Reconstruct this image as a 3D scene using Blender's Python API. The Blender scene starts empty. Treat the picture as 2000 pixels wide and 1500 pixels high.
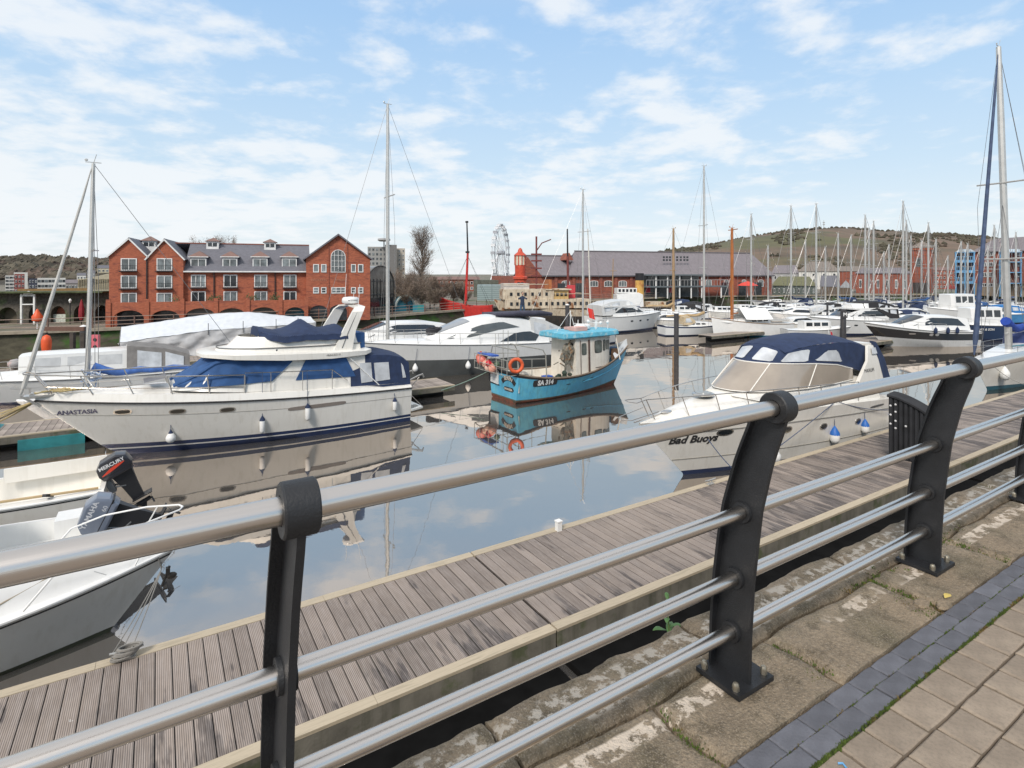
import bpy, bmesh, math, random
from mathutils import Vector, Matrix, noise
C = bpy.context.scene.collection
sc = bpy.context.scene
R = math.radians
rnd = random.Random(7)

# ---------------------------------------------------------------- camera
EYE = 5.6            # eye above the dock water
FPX = 1105.0
cam = bpy.data.cameras.new('camera')
cam.sensor_width = 36; cam.lens = FPX / 2000 * 36
cam.shift_x = 0.0; cam.shift_y = -(750 - 535) / 2000
cam.clip_start = 0.05; cam.clip_end = 6000
co = bpy.data.objects.new('camera', cam); C.objects.link(co)
co.location = (0, 0, EYE); co.rotation_euler = (R(90), 0, 0)
sc.camera = co

# ---------------------------------------------------------------- sky, sun, exposure
SUN_EL, SUN_AZ = R(42), R(200)      # azimuth clockwise from +Y: behind the camera
world = bpy.data.worlds.new('World'); sc.world = world; world.use_nodes = True
wn = world.node_tree; wn.nodes.clear(); WL = wn.links.new
def WN(t, **k):
    n = wn.nodes.new(t)
    for a, b in k.items(): setattr(n, a, b)
    return n
wo = WN('ShaderNodeOutputWorld'); bg = WN('ShaderNodeBackground')
sky = WN('ShaderNodeTexSky', sky_type='NISHITA'); sky.sun_disc = False
sky.sun_elevation = SUN_EL; sky.sun_rotation = SUN_AZ
sky.air_density = 1.0; sky.dust_density = 0.6; sky.ozone_density = 1.2
tc = WN('ShaderNodeTexCoord'); sx = WN('ShaderNodeSeparateXYZ'); WL(tc.outputs['Generated'], sx.inputs[0])
def wmath(op, a, b=None, c=None):
    n = WN('ShaderNodeMath', operation=op)
    for i, v in enumerate((a, b, c)):
        if v is None: continue
        if isinstance(v, (int, float)): n.inputs[i].default_value = v
        else: WL(v, n.inputs[i])
    return n.outputs[0]
zc = wmath('MAXIMUM', sx.outputs[2], 0.0)
den = wmath('ADD', zc, 0.16)
cx_ = wmath('DIVIDE', sx.outputs[0], den); cy_ = wmath('DIVIDE', sx.outputs[1], den)
cb = WN('ShaderNodeCombineXYZ'); WL(cx_, cb.inputs[0]); WL(cy_, cb.inputs[1]); cb.inputs[2].default_value = 1.7
def wnoise(scale, detail, rough, off=(0, 0, 0), dist=0.0):
    mp = WN('ShaderNodeMapping'); mp.inputs['Location'].default_value = off; WL(cb.outputs[0], mp.inputs[0])
    n = WN('ShaderNodeTexNoise'); n.inputs['Scale'].default_value = scale; n.inputs['Detail'].default_value = detail
    n.inputs['Roughness'].default_value = rough; n.inputs['Distortion'].default_value = dist; WL(mp.outputs[0], n.inputs[0]); return n.outputs[0]
n1 = wnoise(3.5, 8, .57, (3.1, 1.4, 0), .15); n2 = wnoise(.75, 3, .5, (0.4, 5.2, 0)); n3 = wnoise(6.5, 5, .6, (1, 7, 0), .2)
cl = wmath('ADD', wmath('MULTIPLY', n1, .55), wmath('ADD', wmath('MULTIPLY', n2, .38), wmath('MULTIPLY', n3, .17)))
leftw = wmath('MULTIPLY', cx_, -.022)
cl = wmath('ADD', cl, leftw)
mr = WN('ShaderNodeMapRange', interpolation_type='SMOOTHSTEP'); mr.inputs[1].default_value = .485; mr.inputs[2].default_value = .635; WL(cl, mr.inputs[0])
hz = WN('ShaderNodeMapRange', interpolation_type='SMOOTHSTEP'); hz.inputs[1].default_value = -.02; hz.inputs[2].default_value = .30; hz.inputs[3].default_value = .62; hz.inputs[4].default_value = 0.0; WL(sx.outputs[2], hz.inputs[0])
cmask = wmath('MULTIPLY', mr.outputs[0], .78)
EXPO = 0.30; KE = 2 ** EXPO
gr = WN('ShaderNodeValToRGB'); WL(sx.outputs[2], gr.inputs[0]); el = gr.color_ramp.elements
for k, (p_, c_) in enumerate(((0.0, (.84, .89, .93)), (.08, (.78, .88, .95)), (.17, (.64, .81, .96)), (.29, (.52, .735, .975)), (.44, (.395, .635, .96)), (.85, (.24, .44, .78)))):
    e_ = el[k] if k < 2 else el.new(p_)
    e_.position = p_; e_.color = (c_[0] / KE, c_[1] / KE, c_[2] / KE, 1)
sc10 = WN('ShaderNodeMixRGB', blend_type='MULTIPLY'); sc10.inputs[0].default_value = 1; WL(gr.outputs[0], sc10.inputs[1]); sc10.inputs[2].default_value = (10, 10, 10, 1)
mx0 = WN('ShaderNodeMixRGB'); mx0.inputs[0].default_value = .88; WL(sky.outputs[0], mx0.inputs[1]); WL(sc10.outputs[0], mx0.inputs[2])
mx2 = WN('ShaderNodeMixRGB'); WL(cmask, mx2.inputs[0]); WL(mx0.outputs[0], mx2.inputs[1]); mx2.inputs[2].default_value = (9.4 / KE, 9.65 / KE, 9.85 / KE, 1)
hv = WN('ShaderNodeMapRange', interpolation_type='SMOOTHSTEP'); hv.inputs[1].default_value = .40; hv.inputs[2].default_value = .60; hv.inputs[4].default_value = .88; WL(sx.outputs[2], hv.inputs[0])   # the cloud closes up overhead
mx3 = WN('ShaderNodeMixRGB'); WL(hv.outputs[0], mx3.inputs[0]); WL(mx2.outputs[0], mx3.inputs[1]); mx3.inputs[2].default_value = (8.3 / KE, 8.5 / KE, 8.9 / KE, 1)
WL(mx3.outputs[0], bg.inputs[0]); bg.inputs[1].default_value = 0.10
WL(bg.outputs[0], wo.inputs[0])
sl = bpy.data.lights.new('sun', 'SUN'); sl.energy = 2.5; sl.angle = R(14); sl.color = (1.0, .925, .845)
so = bpy.data.objects.new('sun', sl); C.objects.link(so)
sd = Vector((math.sin(SUN_AZ) * math.cos(SUN_EL), math.cos(SUN_AZ) * math.cos(SUN_EL), math.sin(SUN_EL)))
so.rotation_euler = sd.to_track_quat('Z', 'Y').to_euler(); so.location = sd * 60
vs = sc.view_settings; vs.view_transform = 'Standard'; vs.look = 'None'; vs.gamma = 1; vs.use_curve_mapping = False; vs.exposure = EXPO
try:
    sc.cycles.max_bounces = 8; sc.cycles.transparent_max_bounces = 12; sc.cycles.caustics_reflective = False; sc.cycles.caustics_refractive = False
except Exception: pass

# ---------------------------------------------------------------- places
A_ = math.atan2(.5306, .8476)            # the quay runs along this direction
U = Vector((math.cos(A_), math.sin(A_), 0)); N = Vector((-math.sin(A_), math.cos(A_), 0))
def Q(s, t, z=0.0): return U * s + N * t + Vector((0, 0, z))
def PX(px, py, Y):   # a point at distance Y seen at that place of the photograph
    return Vector(((px - 1000) / FPX * Y, Y, EYE - (py - 535) / FPX * Y))

# ---------------------------------------------------------------- materials
MC = {}
def pm(name, col, rough=.5, metal=0.0, var=.12, vscale=3.0, bump=0.0, bscale=40.0, spec=.5, coat=0.0,
       col2=None, c2scale=2.0, c2t=(.52, .62), rnd_=0.0, streak=None, stretch=(1, 1, 1), trans=0.0, alpha=1.0, gen=False, build=None):
    if name in MC: return MC[name]
    m = bpy.data.materials.new(name); m.use_nodes = True; nt = m.node_tree; N_ = nt.nodes; L = nt.links.new
    b = N_['Principled BSDF']
    b.inputs['Roughness'].default_value = rough; b.inputs['Metallic'].default_value = metal
    b.inputs['Specular IOR Level'].default_value = spec; b.inputs['Coat Weight'].default_value = coat; b.inputs['Coat Roughness'].default_value = .12
    if trans: b.inputs['Transmission Weight'].default_value = trans
    if alpha < 1: b.inputs['Alpha'].default_value = alpha
    tc = N_.new('ShaderNodeTexCoord'); mp = N_.new('ShaderNodeMapping'); L(tc.outputs['Object'], mp.inputs[0]); mp.inputs['Scale'].default_value = stretch
    vec = mp.outputs[0]
    def nz(scale, detail=5, r=.55):
        n = N_.new('ShaderNodeTexNoise'); n.inputs['Scale'].default_value = scale; n.inputs['Detail'].default_value = detail; n.inputs['Roughness'].default_value = r
        L(vec, n.inputs[0]); return n.outputs[0]
    def rng(v, a, b_, c, d):
        n = N_.new('ShaderNodeMapRange'); L(v, n.inputs[0])
        for i, q in enumerate((a, b_, c, d)): n.inputs[i + 1].default_value = q
        return n.outputs[0]
    def mix(f, a, c, t='MIX'):
        n = N_.new('ShaderNodeMixRGB'); n.blend_type = t
        if isinstance(f, float): n.inputs[0].default_value = f
        else: L(f, n.inputs[0])
        for i, q in ((1, a), (2, c)):
            if isinstance(q, tuple): n.inputs[i].default_value = (*q, 1) if len(q) == 3 else q
            else: L(q, n.inputs[i])
        return n.outputs[0]
    base = col
    if col2: base = mix(rng(nz(c2scale, 6, .6), c2t[0], c2t[1], 0, 1), col, col2)
    k = rng(nz(vscale), .3, .7, 1 - var, 1 + var)
    base = mix(1.0, base, k, 'MULTIPLY')
    if rnd_:
        oi = N_.new('ShaderNodeObjectInfo'); base = mix(1.0, base, rng(oi.outputs['Random'], 0, 1, 1 - rnd_, 1 + rnd_), 'MULTIPLY')
    if streak:
        mp2 = N_.new('ShaderNodeMapping'); L(tc.outputs['Object'], mp2.inputs[0]); mp2.inputs['Scale'].default_value = (9, 9, .7)
        n = N_.new('ShaderNodeTexNoise'); n.inputs['Scale'].default_value = 1.0; n.inputs['Detail'].default_value = 4; L(mp2.outputs[0], n.inputs[0])
        base = mix(rng(n.outputs[0], .5, .78, 0, streak[1]), base, streak[0])
    if build: base = build(nt, base, tc, nz, rng, mix)
    if isinstance(base, tuple): b.inputs['Base Color'].default_value = (*base, 1)
    else: L(base, b.inputs['Base Color'])
    if bump:
        bn = N_.new('ShaderNodeBump'); bn.inputs['Strength'].default_value = bump; bn.inputs['Distance'].default_value = .01
        L(nz(bscale, 4, .6), bn.inputs['Height']); L(bn.outputs[0], b.inputs['Normal'])
    MC[name] = m; return m

DIRT = ((.30, .27, .21), .35)
GEL = lambda: pm('gelcoat', (.79, .765, .705), .28, var=.035, vscale=1.2, coat=.3, streak=((.50, .46, .37), .30))
GELW = lambda: pm('gelcoat_white', (.76, .76, .74), .30, var=.03, vscale=1.5, coat=.3, streak=((.55, .54, .48), .20))
GELG = lambda: pm('gelcoat_grey', (.60, .60, .585), .32, var=.05, vscale=1.3, coat=.2, streak=((.36, .35, .30), .35))
NAVY = lambda: pm('navy_canvas', (.018, .033, .082), .85, var=.22, vscale=5, bump=.35, bscale=9)
BLUEC = lambda: pm('blue_canvas', (.024, .080, .215), .8, var=.22, vscale=4, bump=.35, bscale=7)
BOOT = lambda: pm('boot_blue', (.008, .022, .075), .35, var=.2)
DKGL = lambda: pm('dark_glass', (.018, .022, .026), .06, var=.2, spec=.8)
SSTL = lambda: pm('stainless', (.62, .60, .57), .30, 1.0, var=.05)
ALU = lambda: pm('mast_alloy', (.52, .52, .50), .42, .55, var=.08)
RUB = lambda: pm('black_rubber', (.022, .022, .024), .6, var=.2)
VINYL = lambda: pm('clear_vinyl', (.52, .54, .56), .15, var=.25, vscale=2.2, bump=.3, bscale=5, spec=.7)
ROPE = lambda: pm('rope_blue', (.06, .085, .15), .9, var=.2)
ROPEW = lambda: pm('rope_grey', (.24, .23, .21), .9, var=.2, bump=.5, bscale=120)
ANTI = lambda: pm('antifoul', (.012, .018, .035), .7, var=.3)
WHT = lambda: pm('white_paint', (.78, .78, .76), .5, var=.05)
TEAK = lambda: pm('teak', (.30, .20, .12), .6, var=.2, vscale=8)
BLK = lambda: pm('black_metal', (.018, .018, .02), .45, var=.2, spec=.4)

# ---------------------------------------------------------------- mesh builder
class MB:
    def __init__(s): s.v = []; s.f = []; s.m = []
    def add(s, vs, fs, m=0):
        o = len(s.v); s.v += [tuple(v) for v in vs]
        for k, f in enumerate(fs):
            s.f.append(tuple(o + i for i in f)); s.m.append(m[k] if isinstance(m, (list, tuple)) else m)
        return s
    def hexa(s, p, m=0):
        return s.add(p, [(0, 3, 2, 1), (4, 5, 6, 7), (0, 1, 5, 4), (1, 2, 6, 5), (2, 3, 7, 6), (3, 0, 4, 7)], m)
    def box(s, c, d, m=0, rz=0.0, R3=None):
        x, y, z = d[0] / 2, d[1] / 2, d[2] / 2
        P = [Vector(q) for q in ((-x, -y, -z), (x, -y, -z), (x, y, -z), (-x, y, -z), (-x, -y, z), (x, -y, z), (x, y, z), (-x, y, z))]
        if R3 is None and rz: R3 = Matrix.Rotation(rz, 3, 'Z')
        if R3 is not None: P = [R3 @ q for q in P]
        c = Vector(c); return s.hexa([q + c for q in P], m)
    def bar(s, a, b, w, h, m=0, up=(0, 0, 1)):
        a = Vector(a); b = Vector(b); d = (b - a).normalized(); u = Vector(up)
        if abs(d.dot(u)) > .98: u = Vector((1, 0, 0))
        x = d.cross(u).normalized() * (w / 2); y = x.cross(d).normalized() * (h / 2)
        return s.hexa([a - x - y, a + x - y, b + x - y, b - x - y, a - x + y, a + x + y, b + x + y, b - x + y], m)
    def tube(s, pts, r, n=6, m=0, closed=False):
        pts = [Vector(p) for p in pts]; K = len(pts)
        if K < 2: return s
        rr = r if isinstance(r, (list, tuple)) else [r] * K
        rings = []; prev = None
        for i, p in enumerate(pts):
            if closed: t = pts[(i + 1) % K] - pts[i - 1]
            else: t = pts[min(i + 1, K - 1)] - pts[max(i - 1, 0)]
            if t.length < 1e-9: t = Vector((0, 0, 1))
            t.normalize()
            if prev is None:
                u = Vector((0, 0, 1)) if abs(t.z) < .9 else Vector((1, 0, 0)); u = (u - t * u.dot(t)).normalized()
            else:
                u = prev - t * prev.dot(t)
                u = u.normalized() if u.length > 1e-6 else t.orthogonal().normalized()
            prev = u; w = t.cross(u)
            rings.append([p + (u * math.cos(2 * math.pi * k / n) + w * math.sin(2 * math.pi * k / n)) * rr[i] for k in range(n)])
        return s.loft(rings, m, True, not closed, wrap=closed)
    def loft(s, rings, m=0, closed=True, caps=True, wrap=False):
        o = len(s.v); n = len(rings[0])
        for r in rings: s.v += [tuple(q) for q in r]
        K = len(rings); cnt = n if closed else n - 1
        for i in range(K if wrap else K - 1):
            a, b = o + i * n, o + ((i + 1) % K) * n
            for j in range(cnt):
                k = (j + 1) % n
                s.f.append((a + j, a + k, b + k, b + j)); s.m.append(m[j] if isinstance(m, (list, tuple)) else m)
        if caps:
            cm = m[0] if isinstance(m, (list, tuple)) else m
            s.f.append(tuple(o + j for j in reversed(range(n)))); s.m.append(cm)
            s.f.append(tuple(o + (K - 1) * n + j for j in range(n))); s.m.append(cm)
        return s
    def cyl(s, a, b, r0, r1=None, n=12, m=0): return s.tube([a, b], [r0, r0 if r1 is None else r1], n, m)
    def prism(s, pts, vec, m=0):
        vec = Vector(vec); a = [Vector(p) for p in pts]; n = len(a)
        return s.add(a + [p + vec for p in a], [tuple(reversed(range(n))), tuple(range(n, 2 * n))] + [(i, (i + 1) % n, n + (i + 1) % n, n + i) for i in range(n)], m)
    def ball(s, c, r, nu=10, nv=6, m=0):
        c = Vector(c); r = Vector(r if isinstance(r, (tuple, list)) else (r, r, r)); rings = []
        for i in range(nv + 1):
            ph = math.pi * (i / nv - .5); q = max(math.cos(ph), .02)
            rings.append([c + Vector((r.x * q * math.cos(2 * math.pi * j / nu), r.y * q * math.sin(2 * math.pi * j / nu), r.z * math.sin(ph))) for j in range(nu)])
        return s.loft(rings, m)
    def lathe(s, c, prof, n=12, m=0):
        c = Vector(c)
        return s.loft([[c + Vector((r * math.cos(2 * math.pi * j / n), r * math.sin(2 * math.pi * j / n), z)) for j in range(n)] for r, z in prof], m)
    def grid(s, fn, nu, nv, m=0):
        o = len(s.v)
        for i in range(nu + 1):
            for j in range(nv + 1): s.v.append(tuple(fn(i / nu, j / nv)))
        for i in range(nu):
            for j in range(nv):
                a = o + i * (nv + 1) + j; s.f.append((a, a + nv + 1, a + nv + 2, a + 1)); s.m.append(m)
        return s
    def mesh(s, name, mats, smooth=35):
        me = bpy.data.meshes.new(name); me.from_pydata(s.v, [], s.f)
        for q in mats: me.materials.append(q)
        if s.m: me.polygons.foreach_set('material_index', s.m)
        if smooth is not None:
            me.polygons.foreach_set('use_smooth', [True] * len(me.polygons))
            me.set_sharp_from_angle(angle=R(smooth))
        me.update(); return me
    def build(s, name, mats, parent=None, smooth=35, norm=True):
        if not isinstance(mats, (list, tuple)): mats = [mats]
        me = s.mesh(name, mats, smooth)
        if norm:
            bm = bmesh.new(); bm.from_mesh(me); bmesh.ops.recalc_face_normals(bm, faces=bm.faces); bm.to_mesh(me); bm.free()
        o = bpy.data.objects.new(name, me); C.objects.link(o)
        if parent: o.parent = parent
        return o
def tag(o, label=None, cat=None, group=None, kind=None):
    if label: o['label'] = label
    if cat: o['category'] = cat
    if group: o['group'] = group
    if kind: o['kind'] = kind
    return o
def thing(name, label, cat, loc=(0, 0, 0), rz=0.0, group=None, tilt=None):
    o = bpy.data.objects.new(name, None); C.objects.link(o); o.location = loc; o.rotation_euler = (0, 0, rz)
    if tilt: o.rotation_euler = (tilt[0], tilt[1], rz)
    o.empty_display_size = .2
    return tag(o, label, cat, group)
def kids(o): return [c for c in bpy.data.objects if c.parent == o]
def copy_tree(root, label, loc, rz=None, kids_=None):
    r = root.copy(); C.objects.link(r); r.location = loc; r['label'] = label
    if rz is not None: r.rotation_euler = (0, 0, rz)
    for ch in kids(root):
        c = ch.copy(); C.objects.link(c); c.parent = r
        for g in kids(ch):
            d = g.copy(); C.objects.link(d); d.parent = c
    return r
def inst(me, name, loc, parent=None, rz=0.0):
    o = bpy.data.objects.new(name, me); C.objects.link(o); o.location = loc; o.rotation_euler = (0, 0, rz)
    if parent: o.parent = parent
    return o
TXT = {}
def text2d(body, size, bold=.0, shear=.0, align='CENTER'):
    key = (body, size, bold, shear)
    if key in TXT: return TXT[key]
    cu = bpy.data.curves.new('lettering', 'FONT'); cu.body = body; cu.size = size; cu.offset = bold; cu.shear = shear; cu.align_x = align; cu.align_y = 'CENTER'; cu.resolution_u = 3
    ob = bpy.data.objects.new('lettering', cu); C.objects.link(ob)
    dg = bpy.context.evaluated_depsgraph_get(); me = ob.evaluated_get(dg).to_mesh()
    vs_ = [tuple(v.co[:2]) for v in me.vertices]; fs_ = [tuple(p.vertices) for p in me.polygons]
    ob.evaluated_get(dg).to_mesh_clear(); bpy.data.objects.remove(ob); bpy.data.curves.remove(cu)
    TXT[key] = (vs_, fs_); return TXT[key]
def lettering(body, size, fn, mat, parent, name='lettering', **k):
    vs_, fs_ = text2d(body, size, **k); mb = MB(); mb.add([fn(x, y) for x, y in vs_], fs_)
    return mb.build(name, mat, parent, smooth=None, norm=False)
def lerp(a, b, t): return a + (b - a) * t
def interp(xs, ys, x):
    if x <= xs[0]: return ys[0]
    for i in range(1, len(xs)):
        if x <= xs[i]: return lerp(ys[i - 1], ys[i], (x - xs[i - 1]) / (xs[i] - xs[i - 1]))
    return ys[-1]
def sag(a, b, d, n=8):
    a = Vector(a); b = Vector(b); return [a.lerp(b, i / n) - Vector((0, 0, d * 4 * (i / n) * (1 - i / n))) for i in range(n + 1)]
# ================================================================ SETTING: water, promenade, quay, decks
def water_mat():
    m = bpy.data.materials.new('dock_water'); m.use_nodes = True; nt = m.node_tree; nt.nodes.clear(); L = nt.links.new
    o = nt.nodes.new('ShaderNodeOutputMaterial'); d = nt.nodes.new('ShaderNodeBsdfDiffuse'); g = nt.nodes.new('ShaderNodeBsdfGlossy'); mx = nt.nodes.new('ShaderNodeMixShader')
    d.inputs[0].default_value = (.115, .113, .110, 1); g.inputs[0].default_value = (.87, .76, .66, 1); g.inputs['Roughness'].default_value = .014
    lw = nt.nodes.new('ShaderNodeLayerWeight'); lw.inputs[0].default_value = .5
    mr = nt.nodes.new('ShaderNodeMapRange'); L(lw.outputs['Facing'], mr.inputs[0]); mr.inputs[1].default_value = .1; mr.inputs[2].default_value = .95; mr.inputs[3].default_value = .36; mr.inputs[4].default_value = .86
    L(mr.outputs[0], mx.inputs[0]); L(d.outputs[0], mx.inputs[1]); L(g.outputs[0], mx.inputs[2]); L(mx.outputs[0], o.inputs[0])
    ge = nt.nodes.new('ShaderNodeNewGeometry'); mp = nt.nodes.new('ShaderNodeMapping'); L(ge.outputs['Position'], mp.inputs[0]); mp.inputs['Scale'].default_value = (1, 1, 1)
    n1 = nt.nodes.new('ShaderNodeTexNoise'); n1.inputs['Scale'].default_value = .55; n1.inputs['Detail'].default_value = 2; L(mp.outputs[0], n1.inputs[0])
    n2 = nt.nodes.new('ShaderNodeTexNoise'); n2.inputs['Scale'].default_value = 4.5; n2.inputs['Detail'].default_value = 3; L(mp.outputs[0], n2.inputs[0])
    a = nt.nodes.new('ShaderNodeMath'); a.operation = 'MULTIPLY_ADD'; L(n2.outputs[0], a.inputs[0]); a.inputs[1].default_value = .06; L(n1.outputs[0], a.inputs[2])
    b = nt.nodes.new('ShaderNodeBump'); b.inputs['Strength'].default_value = .15; b.inputs['Distance'].default_value = .05; L(a.outputs[0], b.inputs['Height'])
    L(b.outputs[0], g.inputs['Normal'])
    return m
w = MB(); w.add([(-400, -60, 0), (700, -60, 0), (700, 420, 0), (-400, 420, 0)], [(0, 1, 2, 3)]); tag(w.build('water', water_mat(), smooth=None), kind='structure')
bedm = pm('dock_bed', (.03, .03, .022), .9)
w = MB(); w.add([(-400, -60, -3), (700, -60, -3), (700, 420, -3), (-400, 420, -3)], [(0, 1, 2, 3)]); tag(w.build('dock_bed', bedm, smooth=None), kind='structure')

PZ = 4.0
quay = bpy.data.objects.new('quay', None); C.objects.link(quay); quay.rotation_euler = (0, 0, A_); quay['kind'] = 'structure'
# quay wall in rough courses (local frame: x along, y towards the water)
wallm = pm('quay_wall_stone', (.085, .08, .065), .9, var=.35, vscale=3, bump=.8, bscale=14, col2=(.05, .065, .035), c2scale=1.4)
mb = MB(); rr = random.Random(3)
for c in range(9):
    z1 = PZ - .16 - c * .5; z0 = z1 - .47; x = -8 + rr.random()
    while x < 46:
        L_ = rr.uniform(.7, 1.5); off = rr.uniform(-.02, .035)
        mb.box((x + L_ / 2, 1.66 + off, (z0 + z1) / 2), (L_ - .03, .26, z1 - z0)); x += L_
o = mb.build('wall_stones', wallm, quay, smooth=None); o['kind'] = 'stuff'
mb = MB(); mb.box((15, -6, PZ / 2 - .6 - .04), (80, 15.36, PZ + 1.08)); mb.build('quay_body', pm('joint_dirt', (.035, .03, .02), .95, var=.4, vscale=9, bump=.8, bscale=30, col2=(.045, .07, .012), c2scale=5), quay, smooth=None)

def coping_extra(nt, base, tc, nz, rng, mix):
    L = nt.links.new
    se = nt.nodes.new('ShaderNodeSeparateXYZ'); L(tc.outputs['Object'], se.inputs[0])
    n = nz(16, 7, .68); ng = nz(2.3, 4, .6)
    def band(c, w):
        a = nt.nodes.new('ShaderNodeMath'); a.operation = 'SUBTRACT'; L(se.outputs[1], a.inputs[0]); a.inputs[1].default_value = c
        b = nt.nodes.new('ShaderNodeMath'); b.operation = 'ABSOLUTE'; L(a.outputs[0], b.inputs[0])
        return rng(b.outputs[0], w * .82, w, 1, 0)
    def mul(a, b):
        q = nt.nodes.new('ShaderNodeMath'); q.operation = 'MULTIPLY'; L(a, q.inputs[0]); L(b, q.inputs[1]); return q.outputs[0]
    paint = mul(band(1.435, .040), mul(rng(n, .47, .52, 0, .9), rng(ng, .42, .52, 0, 1)))
    lich = mul(band(1.66, .09), rng(n, .50, .56, 0, .8))
    sp = rng(nz(34, 5, .7), .66, .70, 0, .6)
    base = mix(rng(nz(3.5, 5, .6), .45, .7, 0, .85), base, (.105, .095, .05))
    base = mix(rng(nz(1.1, 3, .6), .5, .68, 0, .8), base, (.33, .25, .165)); base = mix(rng(nz(7, 5, .7), .52, .60, 0, .65), base, (.10, .075, .045))
    base = mix(rng(nz(60, 3, .7), .35, .7, 0, .55), base, (.075, .062, .045)); base = mix(rng(nz(150, 2, .7), .52, .66, 0, .5), base, (.40, .34, .26))
    base = mix(sp, base, (.42, .38, .31)); base = mix(lich, base, (.52, .47, .40)); base = mix(paint, base, (.62, .53, .43))
    return base
copm = pm('coping_stone', (.27, .212, .145), .9, var=.28, vscale=6, bump=1.0, bscale=85, build=coping_extra)
def nzv(x, y, k=1.0, o=0): return noise.fractal(Vector((x * k + o, y * k, o * 1.7)), 1.0, 2.0, 5)
def stone(s0, s1, t0, t1, name='coping_stone', edge_water=False, nx=26, ny=16, top=PZ):
    g = .007
    def P(a, b):
        s = lerp(s0, s1, a); t = lerp(t0, t1, b)
        # wavy shared borders
        ws = .035 * nzv(0, t, 3.1, round(s0, 2) + 5); we = .035 * nzv(0, t, 3.1, round(s1, 2) + 5)
        s += lerp(ws, we, a)
        wt0 = .03 * nzv(s, 0, 2.0, round(t0, 1) * 3 + 9) if t0 > 1.25 else 0
        wt1 = .03 * nzv(s, 0, 2.0, round(t1, 1) * 3 + 9) if t1 < 1.7 else .028 * nzv(s, 0, 2.6, 33) - (.012 * abs(nzv(s, 0, 9, 3)))
        t += lerp(wt0, wt1, b)
        e = min(a * (s1 - s0), (1 - a) * (s1 - s0), b * (t1 - t0) if t0 > 1.25 else 9, (1 - b) * (t1 - t0))
        z = top + .010 * nzv(s, t, 3, 1) + .004 * nzv(s, t, 11, 4) - max(0, .035 - e) ** 1.5 * 3.2
        s += g * (1 - 2 * a) * (1 if min(a, 1 - a) < .001 else 0); t += g * (1 - 2 * b) * (1 if min(b, 1 - b) < .001 else 0)
        return (s, t, z)
    mb = MB(); mb.grid(P, nx, ny)
    rim = [(i, 0) for i in range(nx)] + [(nx, j) for j in range(ny)] + [(i, ny) for i in range(nx, 0, -1)] + [(0, j) for j in range(ny, 0, -1)]
    ring = [mb.v[i * (ny + 1) + j] for i, j in rim]; low = [(x, y, top - .16) for x, y, z in ring]
    mb.loft([ring, low], 0, True, False)
    return mb.build(name, copm, quay, smooth=50)
back = [-2.2, -1.0, .25, 1.0, 2.05, 3.25, 4.35, 5.3, 6.4, 7.6, 9, 10.5, 12.5]
front = [-2.2, -.7, .62, 1.55, 2.26, 3.17, 4.0, 5.15, 6.0, 7.2, 8.4, 10, 12.5]
for a, b in zip(back, back[1:]): stone(a, b, 1.53, 1.80)
for a, b in zip(front, front[1:]): stone(a, b, 1.188, 1.53)
stone(12.5, 46, 1.188, 1.80, nx=120)
# two loose filler stones in the joint at s 3.15
for (s, t, w_, h_, k) in ((3.13, 1.27, .10, .065, 1), (3.21, 1.205, .11, .05, 2)):
    mb = MB(); mb.ball((s, t, PZ + .004), (w_ / 2, h_ / 2, .022), 12, 6)
    mb.v = [(x + .006 * nzv(x, y, 30, k), y + .006 * nzv(y, x, 30, k), min(z, PZ + .014)) for x, y, z in mb.v]
    mb.build('filler_stone', copm, quay)
# moss in the joints
mossm = pm('moss', (.075, .115, .018), .95, var=.5, vscale=30, col2=(.16, .11, .04), c2scale=12)
mb = MB(); rr = random.Random(11)
def tuft(s, t, r, z=PZ):
    for k in range(rr.randint(3, 6)):
        a = rr.uniform(0, 6.28); d = rr.uniform(0, r); x, y = s + d * math.cos(a), t + d * math.sin(a); h = rr.uniform(.001, .009); q = rr.uniform(.002, .006); b = rr.uniform(0, 6.28)
        mb.add([(x - q * math.cos(b), y - q * math.sin(b), z - .006), (x + q * math.cos(b), y + q * math.sin(b), z - .006), (x + rr.uniform(-.5, .5) * q, y + rr.uniform(-.5, .5) * q, z + h)], [(0, 1, 2)])
for k in range(430):
    f = rr.random()
    if f < .40: s = 3.15 + rr.gauss(0, .06); t = rr.uniform(1.2, 1.53)
    elif f < .55: s = 2.26 + rr.gauss(0, .05); t = rr.uniform(1.25, 1.48)
    elif f < .68: s = rr.uniform(2.9, 4.4); t = 1.53 + rr.gauss(0, .03)
    elif f < .74: s = 1.55 + rr.gauss(0, .012); t = rr.uniform(1.2, 1.5)
    elif f < .9: s = 4.0 + rr.gauss(0, .06); t = rr.uniform(1.2, 1.55)
    else: s = rr.choice(front + back) + rr.gauss(0, .02); t = rr.uniform(1.2, 1.8)
    tuft(s, t, .03)
for k in range(1500):
    s = rr.uniform(.9, 4.6) if rr.random() < .6 else rr.uniform(1.3, 2.0); tuft(s, 1.036 + rr.gauss(0, .0035), .006, PZ - .002)
for k in range(350): tuft(rr.uniform(.9, 4.6), 1.112 + rr.gauss(0, .002), .004, PZ - .004)
tag(mb.build('moss', mossm, quay, smooth=None, norm=False), kind='stuff')

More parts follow.
